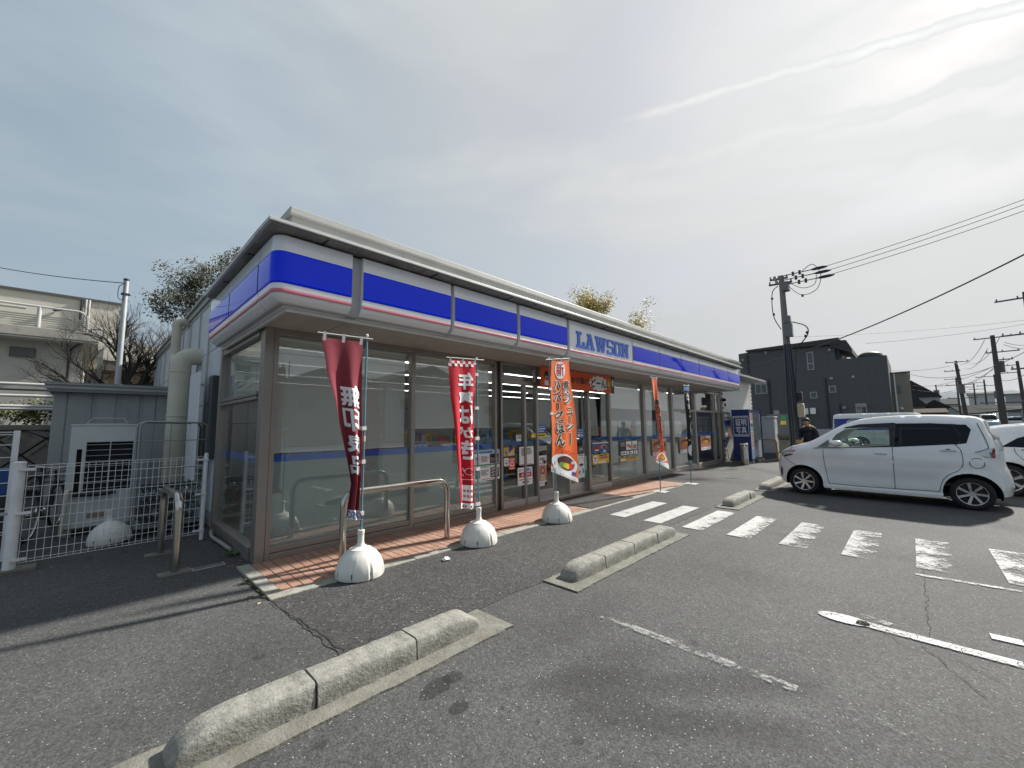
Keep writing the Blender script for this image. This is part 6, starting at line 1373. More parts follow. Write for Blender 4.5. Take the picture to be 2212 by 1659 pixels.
for p in ((-.1, .42, Tz-1.0), (-.1, .40, Tz-1.75), (-.15, -.78, Tz-2.8), (-.15, -.72, Tz-2.95), (-.2, -.75, Tz-1.15)): b.ball(p, (.05, .05, .07), None, 8, 5)
b.obj('jumper_cable', CBL, up, kind='stuff')
b = B()
for dz, dy in ((-.05, -.45), (-.25, -.55), (-.48, -.65)):
    for k in range(2): b.lathe([(.02, 0), (.06, .02), (.03, .1), (.06, .18), (.02, .2)], (-.1, dy-.25*k, Tz+dz-.1), 8)
    b.ball((-.1, dy-.95, Tz+dz), (.05, .32, .07), None, 8, 5); b.cyl((-.1, -.1, Tz+dz), (-.1, dy-.9, Tz+dz), .02, n=6)
b.obj('strain_insulator', mat('dark_insulator', (.06, .06, .062), .8, spec=.1), up, kind='stuff')
B().box(-.30, -.02, -.46, -.22, 1.75, 2.35).obj('meter_box', mat('cream_meter_box', (.50, .42, .28), .5), up, .03); B().box(-.2, 0, -.42, -.24, 2.45, 2.85).obj('meter_box', BLACKP, up, .02)
# wires from the pole: named and singled out one by one
PT = Vector((pb.x, pb.y, Tz))
for i, (y2, w) in enumerate(((430, 'uppermost'), (441, 'middle'), (455, 'lowest'))):
    cable('power_cable', '%s of the three parallel wires running from the near utility pole to the upper right' % w, PT+Vector((-.1, -1.5-.1*i, -.05-.2*i)), AT(2330, y2-43, 24), .10, .012, CBL, 'wires of the near utility pole')
a_ = AT(1608, 792, 26); c_ = AT(2300, 505, 16)
cable('power_cable', 'thick black cable crossing the dark grey house and rising to the upper right', a_, c_, .45, .022, CBL)
cable('power_cable', 'thin black cable hanging between the store roof and the near utility pole', AT(1605, 765, 24), (pb.x-.1, pb.y+.1, AT(1693, 757, 22).z), .12, .016, CBL)
cable('power_cable', 'thin wire crossing above the roof of the dark grey house', AT(1700, 728, 29), AT(2300, 680, 45), .25, .012, CBL); cable('power_cable', 'second thin wire just below it above the dark grey house', AT(1870, 742, 40), AT(2300, 685, 45), .2, .012, CBL)
# ------------------------------------------------------------------ dark grey house and neighbours
DGR = mat('dark_grey_siding', (.085, .089, .093), .7, var=(1.5, .05)); DG2 = mat('dark_trim', (.035, .036, .038), .6); WFR = mat('grey_window_frame', (.30, .31, .31), .45); HGL = mat('house_glass', (.03, .04, .045), .05, coat=1.)
HX = 39.; X7 = lambda px, py, X=HX: PX((px/3.017+2800)/1.82278, (py/3.017+1300)/1.82278, X)
hs = thing('dark_grey_house', 'dark grey three storey house with a slanted roof edge and small windows', 'house', (HX, 0, 0))
L_ = X7(325, 285); R1 = X7(1480, 350); RT = X7(1500, 105); LT = X7(440, 245); RE = PX(1915, 765, HX)
yl, ym, ye = L_.y, R1.y, RE.y
B().prism([(yl, 0), (yl, L_.z), (LT.y, L_.z+.05), (LT.y, LT.z-.12), (ym, RT.z-.5), (ym, R1.z), (ye, R1.z-.02), (ye, 0)], .0, 9, 'x').obj('wall', DGR, hs)
B().prism([(LT.y+.1, LT.z-.12), (LT.y+.1, LT.z+.02), (RT.y-.1, RT.z+.06), (RT.y-.1, RT.z-.42), (RT.y+.6, RT.z-.42)], -.35, 9, 'x').obj('roof', DG2, hs)
E1 = X7(1680, 275); B().prism([(ym+.25, RT.z-.55), (ym+.25, RT.z-.08), (ym-.75, RT.z-.2), (E1.y, E1.z+.35), (E1.y, E1.z)], -.3, 5, 'x').obj('balcony_roof', DG2, hs); B().box(0.2, .4, ym-.25, ym-.05, R1.z, RT.z-.6).obj('balcony_post', DG2, hs)
b = B()
for i in range(int((yl-ye)/.455)): y = ye+.455*i+.2; b.box(-.010, -.001, y-.010, y+.010, .0, R1.z-.1 if y < ym else RT.z-.8)
b.obj('siding_batten', DGR, hs, kind='stuff')
def win(a, c, split=None, nm='window'):
    p0, p1 = X7(*a), X7(*c); y0, y1 = sorted((p0.y, p1.y)); z0, z1 = sorted((p0.z, p1.z)); w = B(); t_ = .07
    for q_ in ((y0, y1, z0, z0+t_), (y0, y1, z1-t_, z1), (y0, y0+t_, z0+t_, z1-t_), (y1-t_, y1, z0+t_, z1-t_)): w.box(-.06, -.001, *q_)
    if split == 'v': w.box(-.06, -.001, (y0+y1)/2-.03, (y0+y1)/2+.03, z0+t_, z1-t_)
    if split == 'h': zz = z0+(z1-z0)*.36; w.box(-.06, -.001, y0+t_, y1-t_, zz-.04, zz+.04)
    o = w.obj('window', WFR, hs); B().box(-.03, -.002, y0+t_, y1-t_, z0+t_, z1-t_).obj('pane', HGL, o); return o, y0, y1, z0, z1
w, y0, y1, z0, z1 = win((520, 645), (672, 752), 'v'); B().box(-.12, -.001, y0, y1, z1, z1+.22).obj('shutter_box', WFR, w)
win((1130, 265), (1230, 470), 'h'); win((1175, 735), (1265, 810)); win((1395, 665), (1490, 740)); win((740, 955), (815, 1010))
w, y0, y1, z0, z1 = win((1715, 905), (1860, 1010), 'v'); B().box(-.14, -.001, y0, y1, z1, z1+.2).obj('shutter_box', WFR, w)
for a, nm in (((653, 268), 'vent_cap'), ((378, 355), 'vent_cap'), ((1428, 575), 'vent_cap'), ((1688, 555), 'vent_cap'), ((1408, 235), 'vent_cap'), ((1583, 920), 'vent_cap')):
    p = X7(*a); B().box(-.12, 0, p.y-.1, p.y+.1, p.z-.1, p.z+.1).obj(nm, WFR, hs, .02)
for a, c in (((430, 275), (455, 510)), ((685, 590), (720, 1010)), ((1360, 570), (1410, 1150)), ((1530, 870), (1545, 990))):
    p = X7(*a); p2 = X7(*c); B().cyl((-.06, p.y, p2.z), (-.06, p.y, p.z), .05, n=8).obj('drainpipe', DG2, hs)
for a in ((1090, 930), (1178, 925)):
    p = X7(*a); p2 = X7(a[0]+72, a[1]+72); o = B().box(-.25, -.001, p2.y, p.y, p2.z, p.z).obj('meter_box', WHITE, hs, .02)
p = PX(1880, 772, HX+.9); B().lathe([(0, .62), (.45, .58), (.72, .40), (.80, .0), (.78, -.3)], (.9, p.y, p.z-.2), 20).obj('roof_vent', DG2, hs)
B().box(-.08, -.001, ye, yl, 0, 1.0).obj('concrete_base', mat('house_base', (.42, .42, .41), .8), hs); B().cyl((-.15, PX(1890, 880, HX).y, 1.0), (-.15, PX(1890, 880, HX).y, 2.1), .07, n=8).obj('vent_pipe', WFR, hs)
# fence panel with green and yellow notices by the pole
q = X7(860, 1040, 25.); nf = thing('mesh_gate', 'grey mesh gate carrying green and yellow notices behind the near utility pole', 'gate', (25., q.y, 0))
B().box(-.02, .02, -.75, .75, .35, 2.0).obj('panel', mat('grey_mesh_gate', (.10, .105, .11), .6), nf); z1 = X7(820, 1018, 24.9); z2 = X7(890, 1065, 24.9)
B().box(-.035, -.021, z2.y-q.y, z1.y-q.y, z2.z, z1.z).obj('green_notice', INKGR, nf); z3 = X7(820, 1078, 24.9); z4 = X7(890, 1122, 24.9); B().box(-.035, -.021, z4.y-q.y, z3.y-q.y, z4.z, z3.z).obj('yellow_notice', INKY, nf)
dw = thing('boundary_wall', 'low rough concrete boundary wall behind the near utility pole', 'wall', (24.6, 0, 0)); B().box(0, .3, -3.2, 2.0, 0, .62).obj('wall', CONB, dw)
q = AT(2186, 917, 58); hg = tuft('dry_hedge', 'strip of yellowish dry grass in front of the far white car at the right', q.x, q.y, 2.4, 420, 15, .8); hg.location = (0, 0, .44); tag(hg, hg['label'], 'grass', None, 'stuff')
gr_ = tuft('dry_grass', 'strip of dry grass on the low wall behind the near utility pole', 24.8, -.6, 1.6, 500, 5, .4); gr_.location = (0, 0, .6); gr_.data.materials[0] = mat('dry_grass', (.20, .17, .09), .9, var=(3, .3)); tag(gr_, gr_['label'], 'grass', None, 'stuff'); hg.data.materials[0] = MATS['dry_grass']
bh = thing('beige_house', 'narrow beige house with one dark window beside the dark grey house', 'house', (42, 0, 0)); Z6 = lambda px, py, X: PX((px/3.318+3500)/1.82278, (py/3.318+1200)/1.82278, X); bm_ = mat('beige_siding', (.30, .27, .225), .8, var=(6, .08))
a = Z6(40, 895, 42); c = Z6(228, 885, 42); B().box(0, 7, c.y-.15, a.y+1.2, 0, c.z).obj('wall', bm_, bh); B().box(-.08, 7, c.y-.2, a.y+1.3, c.z, c.z+.08).obj('roof_edge', DG2, bh)
a = Z6(75, 1062, 42); c = Z6(160, 1155, 42); B().box(-.05, -.001, c.y, a.y, c.z, a.z).obj('window', HGL, bh); a = Z6(168, 1355, 42); B().ball((-.05, a.y, a.z), (.08, .12, .1)).obj('vent_cap', WHITE, bh); a = Z6(60, 900, 42); B().cyl((-.1, a.y, 0), (-.1, a.y, a.z), .06, n=8).obj('drainpipe', WHITE, bh)
# ------------------------------------------------------------------ distance: roofs, poles, hills
def P6(px, py, d): return AT((px/3.318+3500)/1.82278, (py/3.318+1200)/1.82278, d)
def facing(p):   # rotation that turns local -y towards the camera
    d = Vector((CAM.x-p.x, CAM.y-p.y)); return atan2(d.y, d.x)+pi/2
def gable(name, label, px0, px1, py_ridge, py_eave, pyb, d, wm, rm, depth=8, cat='house', hip=False, windows=0):
    a = P6(px0, py_eave, d); c = P6(px1, py_eave, d); r = P6((px0+px1)/2, py_ridge, d); m = (a+c)/2; w = (c-a).length
    t = thing(name, label, cat, (m.x, m.y, 0), facing(m)); ze = m.z; zr = r.z
    B().box(-w/2+.3, w/2-.3, 0, depth, 0, ze).obj('wall', wm, t); b = B()
    b.add([(-w/2, -.4, ze), (w/2, -.4, ze), (w/2, depth+.4, ze), (-w/2, depth+.4, ze), (0, -.4, zr), (0, depth+.4, zr)], [(0, 1, 4), (1, 2, 5, 4), (2, 3, 5), (3, 0, 4, 5), (0, 3, 2, 1)]) if not hip else b.add([(-w/2, -.6, ze), (w/2, -.6, ze), (w/2, depth+.6, ze), (-w/2, depth+.6, ze), (-w/2+.2, depth*.4, zr), (w/2-.2, depth*.4, zr)], [(0, 1, 5, 4), (1, 2, 5), (2, 3, 4, 5), (3, 0, 4), (0, 3, 2, 1)])
    b.obj('roof', rm, t)
    for k in range(windows):
        x = -w/2+.3+(w-.6)*(k+.5)/windows; o = B().box(x-.5, x+.5, -.06, -.001, ze*.45, ze*.45+1.1).obj('window', WFR, t); B().box(x-.42, x+.42, -.07, -.061, ze*.45+.08, ze*.45+1.02).obj('pane', HGL, o)
    return t
TILE = mat('dark_roof_tile', (.05, .05, .052), .95, spec=.1, var=(4, .15)); GRW = mat('grey_house_wall', (.36, .37, .37), .8, var=(2, .05)); PALEW = mat('pale_house_wall', (.5, .5, .48), .8); RUST = mat('rusty_roof', (.11, .095, .085), 1., spec=.05, var=(2, .2)); CARP = mat('carport_roof', (.085, .083, .08), 1., var=(1, .1), spec=.05)
gable('far_house', 'large pale gabled building beyond the beige house', -60, 700, 985, 1215, 1300, 100, GRW, TILE, 20)
gable('far_house', 'dark tiled gable roof house directly right of the beige house', 180, 520, 1180, 1330, 1400, 76, mat('dark_tan_wall', (.16, .14, .11), .8), TILE, 9)  # one even dark brown for the whole wall
gable('far_house', 'dark tiled house with a peaked roof end in the middle of the far roofs', 400, 815, 1240, 1340, 1400, 82, mat('brown_house_wall', (.20, .17, .13), .8), TILE, 9)
gable('far_house', 'flat grey roofed building behind the peaked tiled house', 540, 930, 1220, 1300, 1400, 110, GRW, mat('slate_roof', (.09, .092, .096), 1., spec=.05), 10, hip=True)
gable('low_shed', 'low shed with a rusty ribbed roof right of the beige house', 285, 790, 1350, 1410, 1500, 66, mat('dark_shed_wall', (.10, .095, .09), .8), RUST, 5, 'shed', True)  # shed wall in one even dark grey
gable('far_house', 'pale apartment block far off between the tall utility poles', 1010, 1400, 1135, 1165, 1300, 150, PALEW, TILE, 12, hip=True, windows=5)
gable('far_house', 'wide grey building at the right edge behind the utility poles', 1480, 1900, 1140, 1160, 1400, 125, GRW, CARP, 12, hip=True, windows=4)
gable('far_house', 'low pale house under the long carport roof', 980, 1430, 1400, 1440, 1560, 84, mat('low_house_wall', (.28, .27, .25), .8), TILE, 6, hip=True)
a = P6(790, 1320, 78); c = P6(960, 1425, 75); d_ = P6(2100, 1285, 78); e_ = P6(2100, 1325, 75)
cp = thing('carport', 'long sloping grey carport roof stretching to the right edge', 'carport', ((c.x+e_.x)/2, (c.y+e_.y)/2, 0)); o_ = Vector(cp.location)
B().add([c-o_, e_-o_, d_-o_, a-o_]+[v-o_-Vector((0, 0, .18)) for v in (c, e_, d_, a)], [(0, 1, 2, 3), (7, 6, 5, 4), (0, 4, 5, 1), (1, 5, 6, 2), (2, 6, 7, 3), (3, 7, 4, 0)]).obj('roof', CARP, cp)
for k in (0, .35, .7, 1): p = c.lerp(e_, k)-o_; B().cyl((p.x, p.y, 0), (p.x, p.y, p.z+o_.z-.18), .07, n=8).obj('post', WFR, cp)
bt2 = gable('water_tower', 'small bright blue roofed tower between the far utility poles', 920, 1000, 1200, 1212, 1300, 130, mat('blue_tower', (.05, .20, .42), .6), PALEW, 4, 'tower', True)
DP = mat('dark_pole', (.085, .075, .07), .85, var=(3, .15))
def fpole(lab, top, bot, d, r0, arms, tr=()):
    T = P6(*top, d); b_ = P6(*bot, d); b_.z = 0 if b_.z < 3 else b_.z*0
    k = (bot[1]-top[1]); ang = facing(T)
    return upole(lab, (T.x, T.y, 0) if abs(T.x-b_.x)+abs(T.y-b_.y) < .0 else (b_.x, b_.y, 0), T, r0, r0*.6, [(T.z-z, ln*.64, ang, dx*.64) for z, ln, dx in arms], [(T.z-z, w*.8, h*.8, dx*.7, dy) for z, w, h, dx, dy in tr], DP)
fpole('tall dark utility pole with wide cross arms, second from the right edge', (1350, 400), (1505, 1500), 40, .17, [(.15, 2.6, 0), (1.1, 2.2, .5), (1.6, 1.2, .5), (4.3, 2.8, 0)], [(2.0, .5, .9, .7, -.2)])
fpole('leaning dark utility pole carrying two transformers', (870, 735), (1010, 1300), 55, .18, [(.1, 2.3, .1), (.9, 1.6, -.5), (2.2, 2.8, 0), (3.4, 2.8, 0)], [(2.6, .55, 1.0, -.9, 0), (2.5, .55, 1.0, .9, 0)])
fpole('dark utility pole with cross arms to its left at the right edge of the photo', (1675, 735), (1775, 1290), 52, .15, [(.3, 1.6, -.8), (.9, 1.9, -.9), (4.5, 1.2, -.4)])
fpole('thin utility pole with two arms to the left behind the tall dark pole', (1375, 910), (1440, 1300), 70, .13, [(.2, 2.2, -1.1), (1.2, 2.2, -1.1)], [(2.3, .7, 1.0, -.7, 0)])
fpole('pale thin utility pole left of centre among the far poles', (1240, 975), (1275, 1300), 85, .13, [(.4, 2.4, -1.1), (1.3, 2.4, -1.1)]); fpole('shorter pale thin utility pole beside it', (1108, 1038), (1125, 1290), 95, .13, [(.4, 2.6, -1.2), (1.4, 2.6, -1.2)])
fpole('small distant utility pole with a transformer above the gabled building', (612, 1045), (630, 1200), 120, .15, [(.3, 3., 1.2), (3., 2., .5)], [(1.6, 1.1, 1.3, .9, 0)]); fpole('thin dark utility pole close left of the leaning pole', (875, 950), (920, 1300), 75, .13, [(.2, 2.4, -.4), (2.6, 2., -.6), (3.6, 1.8, -.4)])
T = AT(2216, 630, 34); upole('utility pole cut off by the right edge of the photo', (T.x, T.y-.1, 0), T, .22, .13, [(.0+T.z-.3, 1.6, facing(T), -.3), (T.z-2.2, 1.3, facing(T), -.4), (T.z-4, 1.2, facing(T), -.3)], [(T.z-.9, .4, .6, -.5, 0)], DP)
for i, (a, d1, c, d2, s, lab) in enumerate((((1250, 460), 40, (835, 740), 55, .8, 'sagging wire from the tall dark pole to the leaning pole'), ((1450, 420), 40, (965, 725), 55, .9, 'second sagging wire between the tall dark pole and the leaning pole'), ((1290, 570), 40, (880, 760), 55, .9, 'lower sagging wire between the tall dark pole and the leaning pole'),
    ((1510, 490), 40, (1900, 505), 40, .15, 'wire running right from the tall dark pole'), ((1500, 520), 40, (1900, 560), 40, .15, 'second wire running right from the tall dark pole'), ((20, 860), 60, (800, 800), 55, .2, 'pale wire from behind the beige house to the leaning pole'), ((230, 893), 40, (1900, 545), 30, .8, 'long wire rising from the beige house to the right edge'),
    ((250, 1045), 60, (1395, 790), 40, .6, 'far wire crossing behind the leaning pole'), ((680, 1150), 100, (1500, 760), 40, .4, 'far wire sloping up to the tall dark pole'), ((980, 1030), 55, (1390, 800), 40, .3, 'short wire from the leaning pole up to the tall pole'), ((1480, 990), 40, (1900, 820), 30, .2, 'wire at the lower right beside the tall pole'), ((270, 1100), 90, (1100, 1080), 95, .6, 'faint level wire just above the far roofs'))):
    cable('power_cable', lab, P6(*a, d1), P6(*c, d2), s, .014, CBL, None, 16)
HILL = mat('haze_tinted_hill', (.105, .135, .165), .95, var=(.02, .15)); b = B(); n = 90; P = []  # distance haze is mixed into the hills' own blue grey
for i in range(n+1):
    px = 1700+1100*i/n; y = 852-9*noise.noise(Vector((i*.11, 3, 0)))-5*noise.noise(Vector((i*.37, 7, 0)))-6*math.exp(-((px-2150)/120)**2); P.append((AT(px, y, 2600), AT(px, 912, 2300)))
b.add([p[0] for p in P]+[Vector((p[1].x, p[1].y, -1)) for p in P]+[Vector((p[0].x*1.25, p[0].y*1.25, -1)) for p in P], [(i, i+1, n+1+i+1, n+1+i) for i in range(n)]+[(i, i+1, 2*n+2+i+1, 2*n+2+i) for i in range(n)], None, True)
tag(b.obj('hills', HILL), 'haze tinted wooded hills along the horizon at the right', None, None, 'structure')
tag(B().box(33.5, 130, -70, -5.7, -.2, .44).obj('raised_lot', ASPH), 'slightly raised lot beyond the parked cars at the right', None, None, 'structure')
# street across the car park, behind the photographer: seen in the shop windows
for i, (x, y, w, h, rh, m) in enumerate(((-9, -30, 9, 5.2, 2.2, GRW), (2.5, -31, 10, 5.6, 2.4, PALEW), (14, -32, 9, 5.4, 2.0, mat('brown_house_wall', (.2, .17, .13), .8)), (25, -33, 11, 6.2, 2.2, GRW), (38, -34, 12, 5.4, 2.4, PALEW))):
    t = thing('street_house', ['grey', 'wide pale', 'brown', 'tall grey', 'pale end'][i]+' gabled house across the street, mirrored in the shop windows', 'house', (x, y, 0))
    B().box(-w/2, w/2, -8, 0, 0, h).obj('wall', m, t); B().prism([(-w/2-.5, h), (0, h+rh), (w/2+.5, h)], -8.5, .5, 'y').obj('roof', TILE, t)
    for k in (-.28, .28): o = B().box(w*k-.8, w*k+.8, .001, .06, h*.55, h*.55+1.2).obj('window', WFR, t); B().box(w*k-.72, w*k+.72, .061, .07, h*.55+.08, h*.55+1.12).obj('pane', HGL, o)
upole('utility pole across the street mirrored in the shop windows', (-3.5, -24, 0), (-3.5, -24, 9), .2, .12, [(8.6, 2.2, 0, 0), (7.6, 1.8, 0, 0)])
for i in range(2): cable('power_cable', '%s street wire mirrored in the shop windows' % ('upper', 'lower')[i], (-40, -24, 8.8-1.1*i), (60, -24, 8.8-1.1*i), 1.2, .02, CBL)
# ------------------------------------------------------------------ posters on the glass (flat print, built where it hangs)
def FP(zx, zy, sx, sy, s): return PY((zx/s+sx)/1.82278, (zy/s+sy)/1.82278, -.006)
def poster(label, q0, q1, org, paint_, bg=INKW, name='poster'):
    """q0 / q1: opposite corners measured on the glass"""
    a = FP(*q0, *org); c = FP(*q1, *org); x0, x1 = sorted((a.x, c.x)); z0, z1 = sorted((a.z, c.z))
    t = thing(name, label, 'poster', (x0, -.004, z0), 0, 'posters on the shop windows'); w, h = x1-x0, z1-z0
    B().box(0, w, -.003, 0, 0, h).obj('sheet', bg, t)
    b = B(); S = planeS((0, -.003, 0), (w, 0, 0), (0, 0, h), .0012); paint_(b, S, w, h)
    if b.v: b.obj('print', None, t, kind='stuff')
    return t
def txl(b, S, u0, u1, v, h, n, m=INKG, seed=0):   # lines of small unreadable print
    rd = random.Random(seed)
    for k in range(n): put_rect(b, lift(S, 2), u0, u0+(u1-u0)*rd.uniform(.6, 1), v-h*k*1.7-h, v-h*k*1.7, m)
OA = (1650, 1700, 5.531); OB = (1950, 1650, 5.53); OC = (2300, 1650, 4.424)
def d1(b, S, w, h):
    put_rect(b, S, 0, 1, .87, 1, INKC); put_rect(b, lift(S, 2), .02, .7, .90, .95, INKB); put_text(b, 'チケット', lift(S, 3), .05, .5, .905, .945, INKW)
    put_rect(b, lift(S, 2), .04, .22, .55, .80, mat('pale_photo', (.6, .6, .62), .6)); put_disc(b, lift(S, 3), .13, .72, .05, .05, INKK); put_disc(b, lift(S, 4), .13, .69, .035, .035, INKS); put_rect(b, lift(S, 2), .60, .97, .55, .86, mat('night_photo', (.02, .02, .03), .5))
    for k in range(5): put_disc(b, lift(S, 3), .66+.062*k, .70, .02, .025, INKS); put_rect(b, lift(S, 3), .64+.062*k, .68+.062*k, .60, .67, INKG)
    txl(b, S, .26, .58, .80, .02, 6, INKG, 1); put_rect(b, lift(S, 2), .0, 1, .49, .53, INKGR); put_text(b, '名古屋モビリティショー', lift(S, 2), .25, .96, .42, .48, INKK); put_text(b, 'KY', lift(S, 2), .05, .2, .40, .47, INKK, .03)
    put_rect(b, lift(S, 2), .04, .22, .08, .36, INKT); put_disc(b, lift(S, 3), .14, .22, .045, .10, mat('sand_print', (.5, .38, .2), .6)); put_rect(b, lift(S, 2), .62, .97, .08, .40, mat('charcoal_print', (.05, .05, .05), .6))
    for k in range(5): put_poly(b, lift(S, 3), [(.65, .12+.05*k), (.93, .17+.05*k), (.93, .20+.05*k), (.65, .145+.05*k)], INKG if k % 2 else INKW)
    txl(b, S, .26, .56, .34, .018, 6, INKG, 2); put_rect(b, lift(S, 2), .3, .8, .03, .045, INKR)
poster('large two part notice board with photos right of the red banner', (1195, 1095), (1752, 375), OA, d1)
poster('yellow square security sticker with a blue ribbon', (186, 812), (292, 620), OB, lambda b, S, w, h: (put_disc(b, S, .5, .62, .3, .26, INKB), put_disc(b, lift(S, 2), .5, .66, .18, .15, INKY), put_poly(b, lift(S, 2), [(.35, .5), (.5, .5), (.75, .1), (.6, .08)], INKB), put_poly(b, lift(S, 3), [(.65, .5), (.5, .5), (.25, .1), (.4, .08)], INKB)), INKY)
poster('half purple and half yellow square security sticker', (297, 798), (414, 614), OB, lambda b, S, w, h: (put_poly(b, S, [(0, 1), (1, 1), (0, .28)], mat('purple_print', (.06, .03, .32), .5)), put_rect(b, lift(S, 2), 0, 1, 0, .27, INKW), put_text(b, 'ALSOK', lift(S, 3), .06, .94, .05, .22, INKB, .02)), INKY)
poster('small pale notice with blue characters left of the orange sticker', (190, 1030), (294, 848), OB, lambda b, S, w, h: (put_text(b, 'つながる', lift(S, 1), .1, .9, .58, .78, INKB), put_disc(b, S, .5, .32, .35, .16, INKC), put_text(b, '電話', lift(S, 2), .25, .75, .22, .42, INKB)))
poster('orange sticker with a white heart disc', (298, 1105), (430, 838), OB, lambda b, S, w, h: (put_text(b, 'AED', S, .18, .82, .80, .93, INKW, .04), put_rect(b, S, .15, .85, .745, .765, INKW), put_disc(b, S, .5, .45, .33, .22, INKW), put_poly(b, lift(S, 2), [(.5, .30), (.72, .47), (.70, .55), (.6, .58), (.5, .52), (.4, .58), (.3, .55), (.28, .47)], INKR), put_rect(b, S, .15, .85, .05, .10, INKW)), INKO)
poster('tall white price list notice full of small print above the bank sign', (528, 1012), (832, 590), OB, lambda b, S, w, h: (txl(b, S, .12, .45, .92, .018, 14, INKG, 3), txl(b, S, .52, .92, .92, .018, 12, INKG, 4), put_rect(b, S, .5, .72, .88, .91, INKY), [put_rect(b, S, .06+.095*k, .13+.095*k, .02, .06, rdc) for k, rdc in enumerate((INKR, INKB, INKP, INKG, INKO, INKG, INKG, INKR, INKO))]))
poster('white bank sign with a red band lettered ATM', (492, 1460), (806, 1030), OB, lambda b, S, w, h: (put_text(b, 'ローソン銀行', S, .08, .92, .77, .93, INKB, .03), put_rect(b, S, .08, .92, .44, .72, mat('bank_red', (.42, .008, .02), .5)), put_text(b, 'ATM', lift(S, 2), .22, .80, .49, .67, INKW, .04), put_rect(b, S, .1, .45, .28, .34, INKP), put_rect(b, S, .5, .6, .26, .36, INKR), put_rect(b, S, .62, .9, .28, .33, INKP), put_rect(b, S, .3, .75, .12, .21, INKB)))
def d7(b, S, w, h):
    put_rect(b, S, 0, 1, .16, .68, INKP); put_text(b, 'かき揚げ', S, .04, .86, .82, .95, INKK, .04); put_text(b, 'どーん!', S, .04, .6, .70, .80, INKK, .05); put_disc(b, lift(S, 2), .78, .78, .18, .07, INKBR)
    put_disc(b, lift(S, 2), .55, .50, .22, .12, INKBR); put_disc(b, lift(S, 3), .55, .50, .14, .075, INKS); put_poly(b, lift(S, 3), [(.25, .17), (.85, .17), (.75, .38), (.35, .38)], mat('cream_cloth_print', (.6, .45, .3), .7)); put_rect(b, S, .75, 1, .0, .12, mat('dark_wine', (.1, .01, .02), .5)); put_text(b, '一杯に', S, .1, .65, .05, .13, INKK)
poster('narrow noodle poster with a portrait beside the sliding door', (930, 1470), (1112, 785), OB, d7)
poster('grey strip of payment marks above the narrow noodle poster', (925, 690), (1122, 580), OB, lambda b, S, w, h: [put_disc(b, S, .12+.19*k, .5, .07, .3, INKG) for k in range(5)], mat('grey_sheet', (.42, .42, .42), .6))
poster('yellow strip notice on the glass above the blue stripe', (785, 405), (1108, 305), OB, lambda b, S, w, h: (put_rect(b, S, .05, .18, .1, .6, INKW), put_rect(b, S, .3, .9, .35, .6, INKBR)), INKY)
poster('blue and white notice above the yellow strip', (910, 300), (1098, 130), OB, lambda b, S, w, h: (put_rect(b, S, .05, .95, .45, .6, INKW), put_rect(b, S, .05, .8, .1, .3, INKC), put_rect(b, S, .1, .9, .75, .85, INKC)), INKB)
poster('small white leaflet standing above the blue stripe by the door frame', (458, 482), (562, 340), OB, lambda b, S, w, h: (put_rect(b, S, .05, .45, .35, .7, INKC), put_rect(b, S, .55, .9, .35, .75, INKG), put_rect(lift(S, 2) and b, S, .1, .9, .82, .9, INKB)))
poster('blue sticker on the right sliding door leaf', (1775, 412), (1930, 205), OB, lambda b, S, w, h: (put_rect(b, S, .1, .9, .78, .86, INKC), put_rect(b, S, .1, .8, .55, .6, INKW), put_rect(b, S, .12, .45, .12, .42, INKW), put_rect(b, S, .55, .85, .1, .4, INKC)), mat('sticker_blue', (.04, .14, .30), .5))
poster('dark round cornered sticker lettered 24 on the right door leaf', (1805, 735), (1930, 590), OB, lambda b, S, w, h: (put_text(b, '24', S, .28, .72, .35, .72, INKW, .03), put_rect(b, S, .1, .22, .5, .54, INKW), put_rect(b, S, .78, .9, .5, .54, INKW)), mat('sticker_dark', (.09, .09, .09), .5))
poster('white notice with a ring drawing and a small blue figure on the right door leaf', (1795, 1290), (1945, 755), OB, lambda b, S, w, h: (put_disc(b, S, .5, .66, .42, .20, INKG), put_disc(b, lift(S, 2), .5, .66, .38, .18, INKW), put_disc(b, lift(S, 3), .5, .55, .25, .05, INKK), put_disc(b, S, .72, .36, .1, .025, INKB), put_poly(b, S, [(.62, .15), (.72, .34), (.85, .30), (.8, .15), (.75, .22)], INKB), txl(b, S, .1, .5, .3, .02, 4), put_rect(b, S, .2, .8, .93, .96, INKK)))
poster('green edged strip next to the ring notice', (1950, 1265), (1990, 760), OB, lambda b, S, w, h: txl(b, S, .2, .9, .9, .03, 12, INKW, 9), INKGR)
poster('blue poster with bread pictures right of the doors', (140, 598), (425, 392), OC, lambda b, S, w, h: (put_rect(b, S, .03, .97, .88, .97, INKW), put_disc(b, S, .25, .45, .16, .17, INKR), put_disc(b, S, .68, .55, .2, .2, INKP), put_disc(b, lift(S, 2), .72, .5, .1, .12, INKBR), put_rect(b, lift(S, 2), .15, .38, .2, .3, INKW), put_rect(b, S, .65, .8, .05, .2, INKW)), mat('poster_blue', (.03, .09, .22), .5))
poster('yellow poster with a white oval below the blue bread poster', (150, 795), (428, 598), OC, lambda b, S, w, h: (put_disc(b, S, .16, .5, .14, .42, INKW), put_rect(b, lift(S, 2), .08, .24, .3, .42, INKG), put_rect(b, lift(S, 2), .08, .24, .55, .7, INKR), put_rect(b, S, .4, .9, .82, .93, INKK), put_rect(b, S, .4, .95, .5, .75, INKP), put_text(b, '¥108', lift(S, 2), .48, .85, .54, .71, INKR, .03), put_rect(b, S, .35, .8, .1, .25, INKW), put_rect(b, S, .85, .95, .06, .25, INKG)), INKY)
